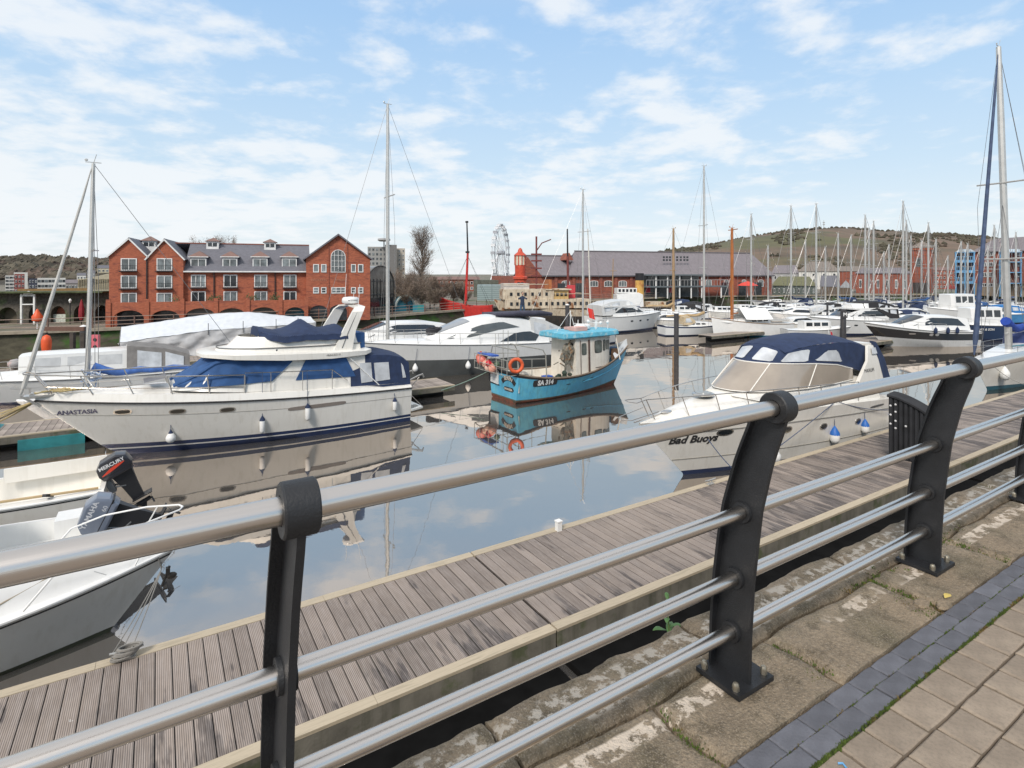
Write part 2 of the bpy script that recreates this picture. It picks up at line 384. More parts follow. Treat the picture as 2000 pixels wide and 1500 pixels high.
# pavers
bluem = pm('blue_brick', (.115, .118, .135), .75, var=.18, vscale=12, bump=.4, bscale=90, rnd_=.16)
sett = pm('buff_paver', (.285, .23, .175), .85, var=.18, vscale=9, bump=.35, bscale=260, rnd_=.10, col2=(.20, .165, .125), c2scale=70, c2t=(.45, .75))
def pav_mesh(name, L_, W_, m, h=.05, bev=.003, seed=0):
    r2 = random.Random(seed); mb = MB(); x, y = L_ / 2, W_ / 2
    j = lambda: r2.uniform(-.0022, .0022)
    base = [(-x, -y), (x, -y), (x, y), (-x, y)]
    pts = []
    for (ax, ay), (bx, by) in zip(base, base[1:] + base[:1]):
        for k in range(3): pts.append((lerp(ax, bx, k / 3) + j(), lerp(ay, by, k / 3) + j()))
    k1 = 1 - bev * 2.4 / W_
    r0 = [(a, b, -h) for a, b in pts]; r1 = [(a, b, -bev) for a, b in pts]; r2_ = [(a * k1, b * k1, 0) for a, b in pts]
    mb.loft([r0, r1, r2_], 0, True, True)
    me = mb.mesh(name, [m], 12)
    bm = bmesh.new(); bm.from_mesh(me); bmesh.ops.recalc_face_normals(bm, faces=bm.faces); bm.to_mesh(me); bm.free(); return me
bm_ = [pav_mesh('brick', .166, .070, bluem, seed=k) for k in range(4)]
rr = random.Random(5)
for row, t in enumerate((1.149, 1.076)):
    for k in range(48):
        s = -1.2 + k * .1705 + (.06 if row else 0.0)
        inst(rr.choice(bm_), 'border_brick', (s, t, PZ + rr.uniform(-.0015, .0015)), quay, rr.uniform(-.006, .006) + rr.choice((0, math.pi)))
pmx = {w_: [pav_mesh('paver', w_ - .008, .1275, sett, bev=.005, seed=k + int(w_ * 1000)) for k in range(3)] for w_ in (.155, .215, .185)}
for row in range(7):
    s = .3 + rr.random() * .2; t = 1.036 - .0675 - row * .1355
    while s < 5.6:
        w_ = rr.choice((.155, .155, .215, .185, .215)); 
        inst(rr.choice(pmx[w_]), 'paver', (s + w_ / 2, t, PZ + rr.uniform(-.002, .002)), quay, rr.uniform(-.008, .008)); s += w_
mb = MB(); pz2 = PZ - .002
for (x0, x1, y0, y1) in ((-10, .22, -13, 1.18), (5.75, 55, -13, 1.18), (.22, 5.75, -13, .085)):
    mb.hexa([(x0, y0, pz2 - .04), (x1, y0, pz2 - .04), (x1, y1, pz2 - .04), (x0, y1, pz2 - .04), (x0, y0, pz2), (x1, y0, pz2), (x1, y1, pz2), (x0, y1, pz2)])
mb.build('promenade_paving', pm('paving_far', (.25, .21, .175), .85, var=.2, vscale=5, bump=.5, bscale=60), quay, smooth=None)
# litter
mb = MB(); c = (1.885, .995, PZ + .004); mb.tube([(1.88, 1.0, PZ + .004), (1.89, .99, PZ + .007), (1.885, .975, PZ + .004)], .0035, 5)
o = mb.build('litter_scrap', pm('blue_plastic', (.10, .30, .55), .4)); o.rotation_euler = (0, 0, A_); tag(o, 'tiny scrap of blue plastic lying on a buff paver', 'litter')
mb = MB(); mb.grid(lambda a, b: (3.3 + (a - .5) * .06, 1.225 + (b - .5) * .03 * math.sin(math.pi * min(max(a, .04), .96)), PZ + .012 + .006 * math.sin(3 * a)), 6, 3)
o = mb.build('fallen_leaf', pm('yellow_leaf', (.55, .42, .12), .7)); o.rotation_euler = (0, 0, A_); tag(o, 'small fallen yellow leaf by the loose stones in the coping', 'leaf')
# little plant rooted in the wall edge
wp = thing('wall_plant', 'small leafy green plant growing from the edge of the quay wall', 'plant', Q(2.02, 1.845, PZ - .12), A_)
mb = MB(); mb.tube([(0, -.05, -.02), (0, .0, .03), (.005, .012, .12), (.01, .012, .21)], [.004, .004, .003, .0015], 5); mb.build('stem', pm('plant_stem', (.12, .19, .05), .6), wp)
lm = pm('plant_leaf', (.075, .17, .045), .5, var=.3, vscale=20); rr = random.Random(4)
for k in range(9):
    z = .04 + .019 * k; a = k * 2.4 + .5; ln = .075 - k * .004; mb = MB()
    def lf(u_, v_): 
        r_ = .008 + u_ * ln; w_ = ln * .23 * math.sin(math.pi * (u_ * .93 + .05)) * (v_ - .5) * 2
        return (r_ * math.cos(a) - w_ * math.sin(a), .012 + r_ * math.sin(a) + w_ * math.cos(a), z + .018 * math.sin(u_ * 2.4) - abs(v_ - .5) * .006)
    mb.grid(lf, 5, 2); mb.build('leaf', lm, wp, norm=False)

# ================================================================ RAILING
postm = pm('post_black', (.016, .017, .019), .5, var=.25, vscale=9, bump=.25, bscale=160, spec=.45)
def rail_build(nt, base, tc, nz, rng, mix): return base
railm = pm('rail_steel', (.68, .635, .585), .27, 1.0, var=.06, vscale=2, stretch=(.15, 12, 12), bump=.05, bscale=30)
railing = thing('railing', 'brushed steel tube railing on curved black posts along the quay edge', 'railing', (0, 0, PZ), A_)
POSTS = [.25 - 1.665, .25, 1.935, 3.585, 5.235, 6.9, 8.55, 10.2, 11.9, 13.6]
RAILS = [(.187, 1.436, .0245), (.405, 1.421, .0245), (.676, 1.387, .0245), (1.11, 1.244, .0295)]
def axis_t(h):    # centre line of the curved post
    return interp([0, .187, .405, .676, .9, 1.06], [1.44, 1.436, 1.421, 1.387, 1.328, 1.268], h)
for z, t, r in RAILS:
    for a, b in zip(POSTS, POSTS[1:]):
        mb = MB(); mb.tube([(a + .02, t, z), (b - .02, t, z)], r, 24); mb.build('rail', railm, railing)
def post_obj(s):
    p = MB(); hs = [.018, .1, .2, .3, .4, .5, .6, .7, .8, .88, .95, 1.02, 1.07]
    wd = lambda h: interp([0, .2, .6, 1.05], [.155, .155, .148, .118], h) / 2
    # web: thickness along s
    rings = [];
    for h in hs:
        t = axis_t(h); w_ = wd(h); rings.append([(s - .009, t - w_, h), (s + .009, t - w_, h), (s + .009, t + w_, h), (s - .009, t + w_, h)])
    p.loft(rings)
    rings = []
    for h in hs:
        t = axis_t(h) + wd(h); rings.append([(s - .037, t - .003, h), (s + .037, t - .003, h), (s + .037, t + .009, h), (s - .037, t + .009, h)])
    p.loft(rings)
    po = p.build('post', postm, railing, smooth=40)
    q = MB()   # ring at the top
    ro, ri = .058, .031
    rr_ = [[(s + x, 1.244 + ro_ * math.cos(2 * math.pi * k / 28), 1.11 + ro_ * math.sin(2 * math.pi * k / 28)) for k in range(28)] for x, ro_ in ((-.036, ri), (-.036, ro - .004), (-.032, ro), (.032, ro), (.036, ro - .004), (.036, ri))]
    q.loft(rr_, 0, True, False); q.build('top_ring', postm, railing, smooth=30)
    for z, t, r in RAILS[:3]:
        q = MB()
        for x in (-.021, .0095): q.loft([[(s + xx, t + a * math.cos(2 * math.pi * k / 20), z + a * math.sin(2 * math.pi * k / 20)) for k in range(20)] for xx, a in ((x, r + .001), (x, r + .014), (x + .0115, r + .016), (x + .0115, r + .001))], 0, True, False)
        q.build('collar', postm, railing, smooth=30)
    q = MB(); q.box((s + .012, 1.44, .010), (.215, .2, .018)); bp = q.build('base_plate', postm, railing, smooth=30)
    boltm = pm('bolt', (.42, .38, .30), .45, .9)
    for dx, dy in ((-.075, -.07), (.098, -.07), (-.075, .075), (.098, .075)):
        q = MB(); q.cyl((s + dx, 1.44 + dy, .019), (s + dx, 1.44 + dy, .034), .0135, n=6); q.lathe((s + dx, 1.44 + dy, .034), [(.0125, 0), (.0125, .006), (.009, .013), (.003, .016)], 8); q.build('bolt', boltm, bp)
for s in POSTS[1:]: post_obj(s)

# ================================================================ NEAR PONTOON
DZ = .5
def deck_mat(name='pontoon_board', grooves=True, tint=(.285, .235, .20)):
    def ex(nt, base, tc, nz, rng, mix):
        L = nt.links.new
        ge = nt.nodes.new('ShaderNodeNewGeometry'); mp = nt.nodes.new('ShaderNodeMapping'); mp.inputs['Rotation'].default_value = (0, 0, -A_); L(ge.outputs['Position'], mp.inputs[0])
        def wnz(sc_, d, loc=0.0):
            m2 = nt.nodes.new('ShaderNodeMapping'); m2.inputs['Scale'].default_value = sc_; m2.inputs['Location'].default_value = (loc, loc, 0); L(mp.outputs[0], m2.inputs[0])
            n = nt.nodes.new('ShaderNodeTexNoise'); n.inputs['Scale'].default_value = 1; n.inputs['Detail'].default_value = d; n.inputs['Roughness'].default_value = .6; L(m2.outputs[0], n.inputs[0]); return n.outputs[0]
        se = nt.nodes.new('ShaderNodeSeparateXYZ'); L(mp.outputs[0], se.inputs[0])
        so_ = nt.nodes.new('ShaderNodeSeparateXYZ'); L(tc.outputs['Object'], so_.inputs[0])
        # wet stains: more of them further along the pontoon, and by the near edge
        far = rng(se.outputs[0], 8.5, 13, 0, .105)
        edge = rng(se.outputs[1], 6.75, 7.4, .10, 0)
        a = nt.nodes.new('ShaderNodeMath'); a.operation = 'ADD'; L(far, a.inputs[0]); L(edge, a.inputs[1])
        b = nt.nodes.new('ShaderNodeMath'); b.operation = 'ADD'; L(wnz((4.5, .65, 1), 4, 3.0), b.inputs[0]); L(a.outputs[0], b.inputs[1])
        base = mix(rng(b.outputs[0], .59, .65, 0, .78), base, (.035, .03, .032))
        base = mix(rng(wnz((.8, .8, 1), 4, 9.0), .45, .7, 0, .55), base, (.42, .345, .285))
        base = mix(rng(wnz((9, 9, 1), 4, 5.0), .73, .745, 0, .8), base, (.6, .58, .54)); base = mix(rng(wnz((40, 3, 1), 3, 1.0), .4, .75, 0, .35), base, (.52, .47, .44))
        if grooves:
            q = nt.nodes.new('ShaderNodeMath'); q.operation = 'MULTIPLY'; L(so_.outputs[0], q.inputs[0]); q.inputs[1].default_value = 2 * math.pi / .0205
            sn = nt.nodes.new('ShaderNodeMath'); sn.operation = 'SINE'; L(q.outputs[0], sn.inputs[0])
            base = mix(rng(sn.outputs[0], -1, .2, .72, 0), base, (.04, .033, .03))
        return base
    return pm(name, tint, .78, var=.14, vscale=2, rnd_=.24, bump=.3, bscale=60, build=ex)
edgem = pm('edge_timber', (.46, .39, .285), .75, var=.14, vscale=3, stretch=(.6, 8, 8), bump=.3, bscale=20, rnd_=.08, col2=(.34, .29, .21), c2scale=3)
concm = pm('pontoon_concrete', (.15, .14, .115), .9, var=.3, vscale=3, bump=.5, bscale=30, streak=((.05, .055, .03), .6), col2=(.09, .10, .055), c2scale=2.2)
T0, T1 = 6.53, 9.20
boardme = None
def pontoon(name, label, s0, s1, t0, t1, joints, bw=.184, single=True, edge=.17, bm_mat=None, z=DZ, group='floating walkways in the dock', fasc=.21):
    root = thing(name, label, 'pontoon', Q(0, 0, 0), A_, group)
    dm = bm_mat or deck_mat(); L_ = t1 - t0 - 2 * edge - .01
    b = MB(); h = .028; x = bw / 2 - .004
    b.loft([[(-x, -L_ / 2, -h), (x, -L_ / 2, -h), (x, L_ / 2, -h), (-x, L_ / 2, -h)], [(-x, -L_ / 2, -.003), (x, -L_ / 2, -.003), (x, L_ / 2, -.003), (-x, L_ / 2, -.003)], [(-x + .003, -L_ / 2 + .003, 0), (x - .003, -L_ / 2 + .003, 0), (x - .003, L_ / 2 - .003, 0), (-x + .003, L_ / 2 - .003, 0)]])
    me = b.mesh('board', [dm], None); bmm = bmesh.new(); bmm.from_mesh(me); bmesh.ops.recalc_face_normals(bmm, faces=bmm.faces); bmm.to_mesh(me); bmm.free()
    js = [s0] + [j for j in joints if s0 < j < s1] + [s1]
    lump = MB(); cnt = 0
    for a, c in zip(js, js[1:]):
        n = max(1, int((c - a - .03) / bw)); w_ = (c - a - .03) / n
        for k in range(n):
            sx_ = a + .015 + (k + .5) * w_
            if single and cnt < 290: inst(me, 'board', (sx_, (t0 + t1) / 2, z + rr.uniform(-.002, .002)), root)
            else: lump.box((sx_, (t0 + t1) / 2, z - .014), (bw - .008, L_, .028))
            cnt += 1
        for tt, e0 in ((t0, 0), (t1 - edge, 0)):
            x0 = a + .012
            while x0 < c - .05:
                x1 = min(x0 + 2.9, c - .012); q = MB(); q.box(((x0 + x1) / 2, tt + edge / 2, z + .004 - .02), (x1 - x0 - .004, edge - .006, .04)); q.build('edge_board', edgem, root, smooth=None); x0 = x1
        q = MB(); q.box(((a + c) / 2, (t0 + t1) / 2, z - .09), (c - a - .03, t1 - t0 - .09, .09)); q.build('deck_frame', BLK(), root, smooth=None)
        q = MB()
        for tt in (t0 + .03, t1 - .03): q.box(((a + c) / 2, tt, z - .04 - fasc / 2), (c - a - .036, .05, fasc))
        q.build('fascia', concm, root, smooth=None)
        q = MB(); q.box(((a + c) / 2, (t0 + t1) / 2 + .1, (z - .14 - .3) / 2), (c - a - .5, t1 - t0 - 1.3, z - .14 + .3)); q.build('float', BLK(), root, smooth=None)
    if lump.v: tag(lump.build('boards_beyond', dm, root, smooth=None), kind='stuff')
    return root
rr = random.Random(21)
near_pontoon = pontoon('pontoon', 'long near walkway pontoon of grooved grey boards with pale edge timbers', -3.6, 48, T0, T1, [4.85, 18.5, 32.1, 45.7])

for a, c in ((-3.4, 4.75), (4.95, 18.4), (18.6, 32)):  # black boxes added over the water by the quay, standing in for the gap's shade
    q = MB(); q.box(((a + c) / 2, 5.0, -.05), (c - a, 3.3, .30)); q.build('gap_shade_box', pm('gap_shade_black', (.006, .006, .006), .95, var=.4, spec=.1), near_pontoon, smooth=None)
# ================================================================ BOAT KIT
class Hull:
    def __init__(s, L, B, F, over=1.0, rake=1.0, tw=.88, e1=3.2, e0=1.9, wl=.86, x0=0.0):
        s.L, s.B, s.F, s.over, s.rake, s.tw, s.e1, s.e0, s.wl, s.x0 = L, B, F, over, rake, tw, e1, e0, wl, x0; s.Lw = L - over
    def sz(s, u): a, b, c = s.F; return a * (1 - u) * (1 - 2 * u) + 4 * b * u * (1 - u) + c * u * (2 * u - 1)
    def side(s, u, f, sg=1):
        ff = max(f, 0.0); x = s.x0 + u * (s.Lw + s.over * (ff ** s.rake if ff > 0 else 0) + (f * .5 if f < 0 else 0))
        e = lerp(s.e0, s.e1, min(max(f, 0), 1)); g = max(1 - u ** (e + .25), 0.0) ** 1.04
        g *= 1 - (1 - s.tw) * max(0, 1 - u / .45) ** 2
        y = s.B / 2 * g * (lerp(s.wl, 1, ff) if f >= 0 else s.wl * (1 + f * 1.8))
        return Vector((x, sg * max(y, .004), f * s.sz(u)))
    def xz(s, x, z, off=0.0, sg=1):
        u = .5
        for _ in range(12):
            f = z / s.sz(min(max(u, 0), 1)); ff = max(f, 0); u = (x - s.x0) / (s.Lw + s.over * (ff ** s.rake if ff > 0 else 0) + (f * .5 if f < 0 else 0)); u = min(max(u, 0), 1)
        p = s.side(u, f, sg); return Vector((x, p.y + sg * off, z))
    def mesh(s, levels, mats, parent, name='hull', nu=36, tm=None):
        """levels: list of (f, mat) from the bottom up; mat of the band above that level"""
        mb = MB(); fs = [l[0] for l in levels]; K = len(fs)
        us = [1 - (1 - i / nu) ** 1.35 if i else 0 for i in range(nu + 1)]
        for sg in (1, -1):
            o = len(mb.v)
            for u in us:
                for f in fs: mb.v.append(tuple(s.side(u, f, sg)))
            for i in range(nu):
                for j in range(K - 1):
                    a = o + i * K + j; mb.f.append((a, a + K, a + K + 1, a + 1)); mb.m.append(levels[j][1])
        for j in range(K - 1):     # transom
            a, b = s.side(0, fs[j], 1), s.side(0, fs[j + 1], 1); c, d = s.side(0, fs[j + 1], -1), s.side(0, fs[j], -1)
            mb.add([a, b, c, d], [(0, 1, 2, 3)], levels[j][1] if tm is None else tm)
        lo = fs[0]; n = nu   # bottom
        for i in range(nu):
            a, b = s.side(us[i], lo, 1), s.side(us[i + 1], lo, 1); c, d = s.side(us[i + 1], lo, -1), s.side(us[i], lo, -1); mb.add([a, b, c, d], [(0, 1, 2, 3)], levels[0][1])
        ob = mb.build(name, mats, parent, smooth=40)
        return ob
    def deck(s, m, parent, cam=.05, inset=.0, drop=.0, u0=0, u1=.995, nu=26, name='deck'):
        mb = MB()
        def fn(a, b):
            u = lerp(u0, u1, 1 - (1 - a) ** 1.3); p = s.side(u, 1); y = max(p.y - inset, .003); q = (b - .5) * 2
            return (p.x, y * q, p.z - drop + cam * (1 - q * q))
        mb.grid(fn, nu, 8); return mb.build(name, m, parent, smooth=50)
    def line(s, f, r, u0=0, u1=.998, n=22, off=0.0, z=0.0, inset=0.0):
        """points along the side of the hull, port then starboard round the bow"""
        P = []
        for k in range(n + 1):
            u = lerp(u0, u1, 1 - (1 - k / n) ** 1.4); p = s.side(u, f); P.append(Vector((p.x, max(p.y + off - inset, .01), p.z + z)))
        return P, [Vector((p.x, -p.y, p.z)) for p in P]
    def strake(s, f, r, m, parent, name='rubbing_strake', off=.01, u0=0, u1=.998):
        mb = MB()
        for P in s.line(f, r, u0, u1, off=off): mb.tube(P, r, 6)
        return mb.build(name, m, parent)
    def guard(s, m, parent, h=.55, u0=.15, u1=.97, n=6, inset=.08, r=.012, rails=(1.0, .5), pulpit=.35, name='guard_rail', rake=.0, closed=True):
        mb = MB()
        for hh in rails:
            pts = []
            for sg in (1, -1):
                P = []
                for k in range(15):
                    u = lerp(u0, u1, k / 14); p = s.side(u, 1, sg); y = p.y - sg * inset
                    if y * sg < .05: y = .05 * sg
                    P.append(Vector((p.x + rake * hh * (k / 14), y, p.z + h * hh)))
                pts.append(P)
            if closed and (hh == 1.0):
                tip = Vector((s.side(1, 1).x + pulpit, 0, s.sz(1) + h * hh)); a, b = pts[0][-1], pts[1][-1]
                mid = [Vector((lerp(a.x, tip.x, .85), a.y * .9 + .12, tip.z)), tip, Vector((lerp(a.x, tip.x, .85), b.y * .9 - .12, tip.z))]
                mb.tube(pts[0] + mid + list(reversed(pts[1])), r, 6)
            else:
                for P in pts: mb.tube(P, r * .8, 5)
        for sg in (1, -1):
            for k in range(n):
                u = lerp(u0, u1, k / (n - 1)); p = s.side(u, 1, sg); y = p.y - sg * inset
                if y * sg < .05: y = .05 * sg
                mb.tube([(p.x - rake * .9 * 0, y, p.z), (p.x + rake * (k / (n - 1)), y, p.z + h)], r, 5)
        return mb.build(name, m, parent)
class Cab:
    """a cabin lofted along x: secs = [(x, wb, zb, wt, zt, camber)]"""
    def __init__(s, secs): s.S = secs
    def at(s, x):
        xs = [q[0] for q in s.S]; return [interp(xs, [q[k] for q in s.S], x) for k in range(1, 6)]
    def ring(s, q):
        x, wb, zb, wt, zt, c = q
        P = [(x, -wb, zb), (x, -wt, zt)] + [(x, wt * k, zt + c * (1 - k * k)) for k in (-.8, -.4, 0, .4, .8)] + [(x, wt, zt), (x, wb, zb)]
        return P
    def build(s, m, parent, name='cabin', smooth=30, caps=True):
        mb = MB(); mb.loft([s.ring(q) for q in s.S], 0, False, caps); return mb.build(name, m, parent, smooth=smooth)
    def side(s, x, v, off=0.0, sg=1):
        wb, zb, wt, zt, c = s.at(x); n = Vector((0, zt - zb, wb - wt)).normalized() if zt > zb else Vector((0, 1, 0))
        p = Vector((x, lerp(wb, wt, v), lerp(zb, zt, v))) + n * off; return Vector((p.x, sg * p.y, p.z))
    def sidez(s, x, z, off=0.0, sg=1):
        wb, zb, wt, zt, c = s.at(x); return s.side(x, (z - zb) / max(zt - zb, .01), off, sg)
    def top(s, x, y, off=0.0):     # y as a fraction of the half width
        wb, zb, wt, zt, c = s.at(x); e = .02; a = s.at(x + e); b = s.at(x - e)
        dz = (a[3] - b[3]) / (2 * e); n = Vector((-dz, 0, 1)).normalized()
        return Vector((x, wt * y, zt + c * (1 - y * y))) + n * off
def panel(fn, poly, m, parent, name='window', off=.012, th=.02, sub=4, **k):
    """a thin pane laid on a surface; poly in the surface's own two coordinates"""
    P = []
    for (a, b), (c, d) in zip(poly, poly[1:] + poly[:1]):
        for i in range(sub): P.append((lerp(a, c, i / sub), lerp(b, d, i / sub)))
    cx = sum(p[0] for p in P) / len(P); cy = sum(p[1] for p in P) / len(P)
    mb = MB(); n = len(P); outer = [fn(a, b, off, **k) for a, b in P]; inner = [fn(a, b, off - th, **k) for a, b in P]
    mid = [fn(lerp(a, cx, .5), lerp(b, cy, .5), off, **k) for a, b in P]
    mb.add(outer + mid + inner + [fn(cx, cy, off, **k)], [(i, (i + 1) % n, n + (i + 1) % n, n + i) for i in range(n)] + [(i, (i + 1) % n, 2 * n + (i + 1) % n, 2 * n + i) for i in range(n)] + [(n + i, n + (i + 1) % n, 3 * n) for i in range(n)])
    return mb.build(name, m, parent, smooth=50)
def oval(x0, x1, z0, z1, n=16, p=2.6):
    P = []
    for k in range(n):
        a = 2 * math.pi * k / n; c, d = math.cos(a), math.sin(a)
        P.append(((x0 + x1) / 2 + (x1 - x0) / 2 * abs(c) ** (2 / p) * (1 if c >= 0 else -1), (z0 + z1) / 2 + (z1 - z0) / 2 * abs(d) ** (2 / p) * (1 if d >= 0 else -1)))
    return P
def both(fn, poly, m, parent, name='window', **k):
    for sg in (1, -1): panel(fn, poly, m, parent, name, sg=sg, **k)
def fender(loc, ln, r, label, parent=None, top=None, capm=None, body=None, ball=False, group='fenders hung over the boats', drop=None):
    t = thing('fender', label, 'fender', loc, 0, group); cm = capm or NAVY(); bmt = body or WHT()
    mb = MB()
    if ball:
        mb.lathe((0, 0, 0), [(.01, -r), (r * .5, -r * .88), (r * .86, -r * .5), (r, 0), (r * .9, r * .45), (r * .62, r * .85), (r * .45, r * 1.1)], 16); mb.build('body', bmt, t, smooth=60)
        q = MB(); q.lathe((0, 0, 0), [(r * .5, r * 1.0), (r * .42, r * 1.25), (r * .2, r * 1.6), (.015, r * 1.9)], 12); q.build('cap', cm, t, smooth=60); z = r * 1.85
    else:
        h = ln / 2; mb.lathe((0, 0, 0), [(.01, -h), (r * .6, -h + r * .2), (r, -h + r * .9), (r, h - r * .9), (r * .7, h - r * .1)], 14); mb.build('body', bmt, t, smooth=60)
        q = MB(); q.lathe((0, 0, 0), [(r * 1.04, h - r * 1.0), (r * .95, h - r * .5), (r * .5, h + r * .3), (.012, h + r * .9)], 12); q.build('cap', cm, t, smooth=60); z = h + r * .85
    if top is not None:
        q = MB(); q.tube([(0, 0, z - .02), (top[0] - loc[0], top[1] - loc[1], top[2] - loc[2])], .009, 5); q.build('rope', ROPE(), t)
    return t
def wpt(root, p):
    return root.matrix_basis @ Vector(p)
def boat(name, label, cat, S, hd, group=None, roll=0.0):
    a = math.atan2(hd[1], hd[0]); t = thing(name, label, cat, (S[0], S[1], 0), a, group)
    if roll: t.rotation_euler = (roll, 0, a)
    return t
def strip(mb, P0, P1, m=0):
    n = len(P0); mb.add(list(P0) + list(P1), [(i, i + 1, n + i + 1, n + i) for i in range(n - 1)], m); return mb

# ================================================================ WHITE FLYBRIDGE CRUISER
def anastasia():
    b = boat('motor_cruiser', 'large cream flybridge motor cruiser with blue window covers, ANASTASIA on its bow', 'motor cruiser', (-4.68, 22.75), (-.819, -.573))
    H = Hull(11.15, 3.3, (1.27, 1.50, 1.93), over=2.1, rake=.85, tw=.93, e1=3.4, e0=2.3, wl=.90)
    g = GEL(); H.mesh([(-.18, 2), (0.0, 1), (.105, 0), (.13, 1), (.205, 0), (.66, 0), (1.0, 0)], [g, BOOT(), ANTI()], b, nu=44)
    H.strake(1.0, .028, RUB(), b, off=.012); H.strake(.76, .006, pm('seam_grey', (.30, .28, .24), .6), b, name='knuckle_line', off=.004)
    # moulded deck edge above the strake
    mb = MB(); n = 26
    for sg in (1, -1):
        a = [H.side(u, 1, sg) for u in [1 - (1 - k / n) ** 1.3 for k in range(n + 1)]]; a[-1] = H.side(.998, 1, sg)
        def up(p, dz, ins): return Vector((p.x, p.y - sg * min(ins, abs(p.y) * .9), p.z + dz))
        rise = [lerp(.16, .26, min(1, p.x / 8)) if p.x > 1.2 else .10 for p in a]
        l1 = [up(p, .01, .0) for p in a]; l2 = [up(p, r_, .07) for p, r_ in zip(a, rise)]; l3 = [up(p, r_ + .015, .17) for p, r_ in zip(a, rise)]
        strip(mb, l1, l2); strip(mb, l2, l3)
    mb.build('deck_moulding', g, b)
    # raised foredeck
    def fd(u_, v_):
        u = lerp(.03, .992, 1 - (1 - u_) ** 1.3); p = H.side(u, 1); y = max(p.y - .17, .004); q = (v_ - .5) * 2
        hump = .34 * max(0, 1 - abs(p.x - 6.6) / 4.2) ** .8 if p.x > 5 else .2
        return (p.x, y * q, p.z + .2 + hump * (1 - abs(q) ** 1.5) * (.9 if p.x > 1.6 else .2))
    mb = MB(); mb.grid(fd, 30, 12); mb.build('deck', g, b, smooth=50)
    # saloon
    K = Cab([(1.75, 1.34, 1.50, 1.28, 2.62, .05), (2.3, 1.35, 1.54, 1.27, 2.66, .06), (4.5, 1.36, 1.66, 1.22, 2.74, .07), (6.1, 1.34, 1.80, 1.14, 2.86, .08), (6.6, 1.30, 1.86, 1.0, 2.72, .10), (7.1, 1.20, 1.92, .85, 2.36, .10), (7.55, 1.02, 1.96, .70, 2.12, .08), (7.8, .85, 1.98, .6, 2.02, .05)])
    K.build(g, b, 'saloon')
    bc = BLUEC(); side = lambda x, z, off=0, sg=1: K.sidez(x, z, off, sg)
    both(side, [(4.20, 1.98), (2.12, 1.90), (2.45, 2.60), (3.84, 2.66)], bc, b, 'window_cover', off=.03)
    for sg in (1, -1):
        def wc(u_, v_):
            x = lerp(4.30, 7.66, u_); q = K.at(x); zl = interp([4.3, 4.95, 6.2, 7.66], [2.62, 2.03, 2.02, 2.03], x); zh = interp([4.3, 6.15, 7.66], [2.70, 2.88, 3.0], x); zh = min(zh, q[3]); zl = min(zl, zh - .01); return K.sidez(x, lerp(zl, zh, v_), .045 + .008 * math.sin(x * 9 + v_ * 5), sg)
        mb = MB(); mb.grid(wc, 40, 10); mb.build('window_cover', bc, b)
    mb = MB(); mb.grid(lambda u_, v_: K.top(lerp(6.15, 7.66, u_), (v_ - .5) * 2.08, .06 + .01 * math.sin(9 * u_ + 4 * v_)), 14, 12); mb.build('windscreen_cover', bc, b)
    mb = MB()
    for sg in (1, -1): mb.tube([K.sidez(x, K.at(x)[3], .03, sg) for x in (6.05, 6.35, 6.6, 6.85, 7.1, 7.35, 7.55, 7.72)], .07, 8)
    mb.build('cover_hem', bc, b)
    # flybridge moulding
    ob = [(1.50, 1.26, 2.72), (1.75, 1.40, 2.66), (3.0, 1.46, 2.63), (4.6, 1.46, 2.70), (6.1, 1.40, 2.84), (6.55, 1.25, 2.90), (6.95, .80, 2.92), (7.05, .0, 2.92)]
    mb = MB(); lo = [Vector(p) for p in ob] + [Vector((x, -y, z)) for x, y, z in reversed(ob[:-1])]
    th = [.12, .15, .20, .20, .14, .12, .10, .10]; th = th + list(reversed(th[:-1]))
    up_ = [p + Vector((0, 0, t_)) for p, t_ in zip(lo, th)]; inn = [Vector((lerp(3.9, p.x, .93), p.y * .93, p.z + .04)) for p in up_]
    mb.loft([lo, up_, inn], 0, True, True); mb.build('flybridge_floor', g, b, smooth=40)
    fb = [(1.85, 1.12), (3.2, 1.20), (4.6, 1.18), (5.5, 1.05), (6.1, .75), (6.45, .35), (6.5, 0)]
    full = [Vector((x, y, 0)) for x, y in fb] + [Vector((x, -y, 0)) for x, y in reversed(fb[:-1])]
    def lvl(z, k, shift): return [Vector((lerp(3.6, p.x, k) + (shift if p.x > 3.5 else 0), p.y * k, z + .05 * max(0, (p.x - 3)) / 3)) for p in full]
    mb = MB(); mb.loft([lvl(2.83, 1.0, .1), lvl(3.05, .985, -.02), lvl(3.11, .94, -.22), lvl(3.42, .90, -.42)], 0, True, False); mb.build('flybridge_coaming', g, b, smooth=30)
    H2 = [lvl(3.075, 1.0, -.05)]; mb = MB(); mb.tube(H2[0], .018, 5, closed=True); mb.build('flybridge_trim', pm('trim_grey', (.12, .12, .12), .5), b)
    # blue cover over the flybridge
    def cv(u_, v_):
        x = lerp(2.35, 5.25, u_); w_ = interp([2.3, 4.5, 5.0, 5.3], [1.14, 1.12, .9, .55], x); q = (v_ - .5) * 2
        peak = .36 * math.exp(-((x - 3.75) / .42) ** 2) * max(0, 1 - abs(q) * .9)
        up2 = .14 * max(0, 1 - abs(x - 2.5) / .35) * (1 - abs(q))
        return (x, w_ * 1.05 * q, 3.50 + .28 * max(0, (x - 4.6)) + peak + up2 + .10 * (1 - q * q) - .04 * (abs(q) > .97) + .012 * math.sin(x * 14 + q * 5))
    mb = MB(); mb.grid(cv, 26, 14)
    for sg in (0, 1): strip(mb, [cv(k / 20, sg) for k in range(21)], [(a[0], a[1] * 1.03, a[2] - .20) for a in [cv(k / 20, sg) for k in range(21)]])
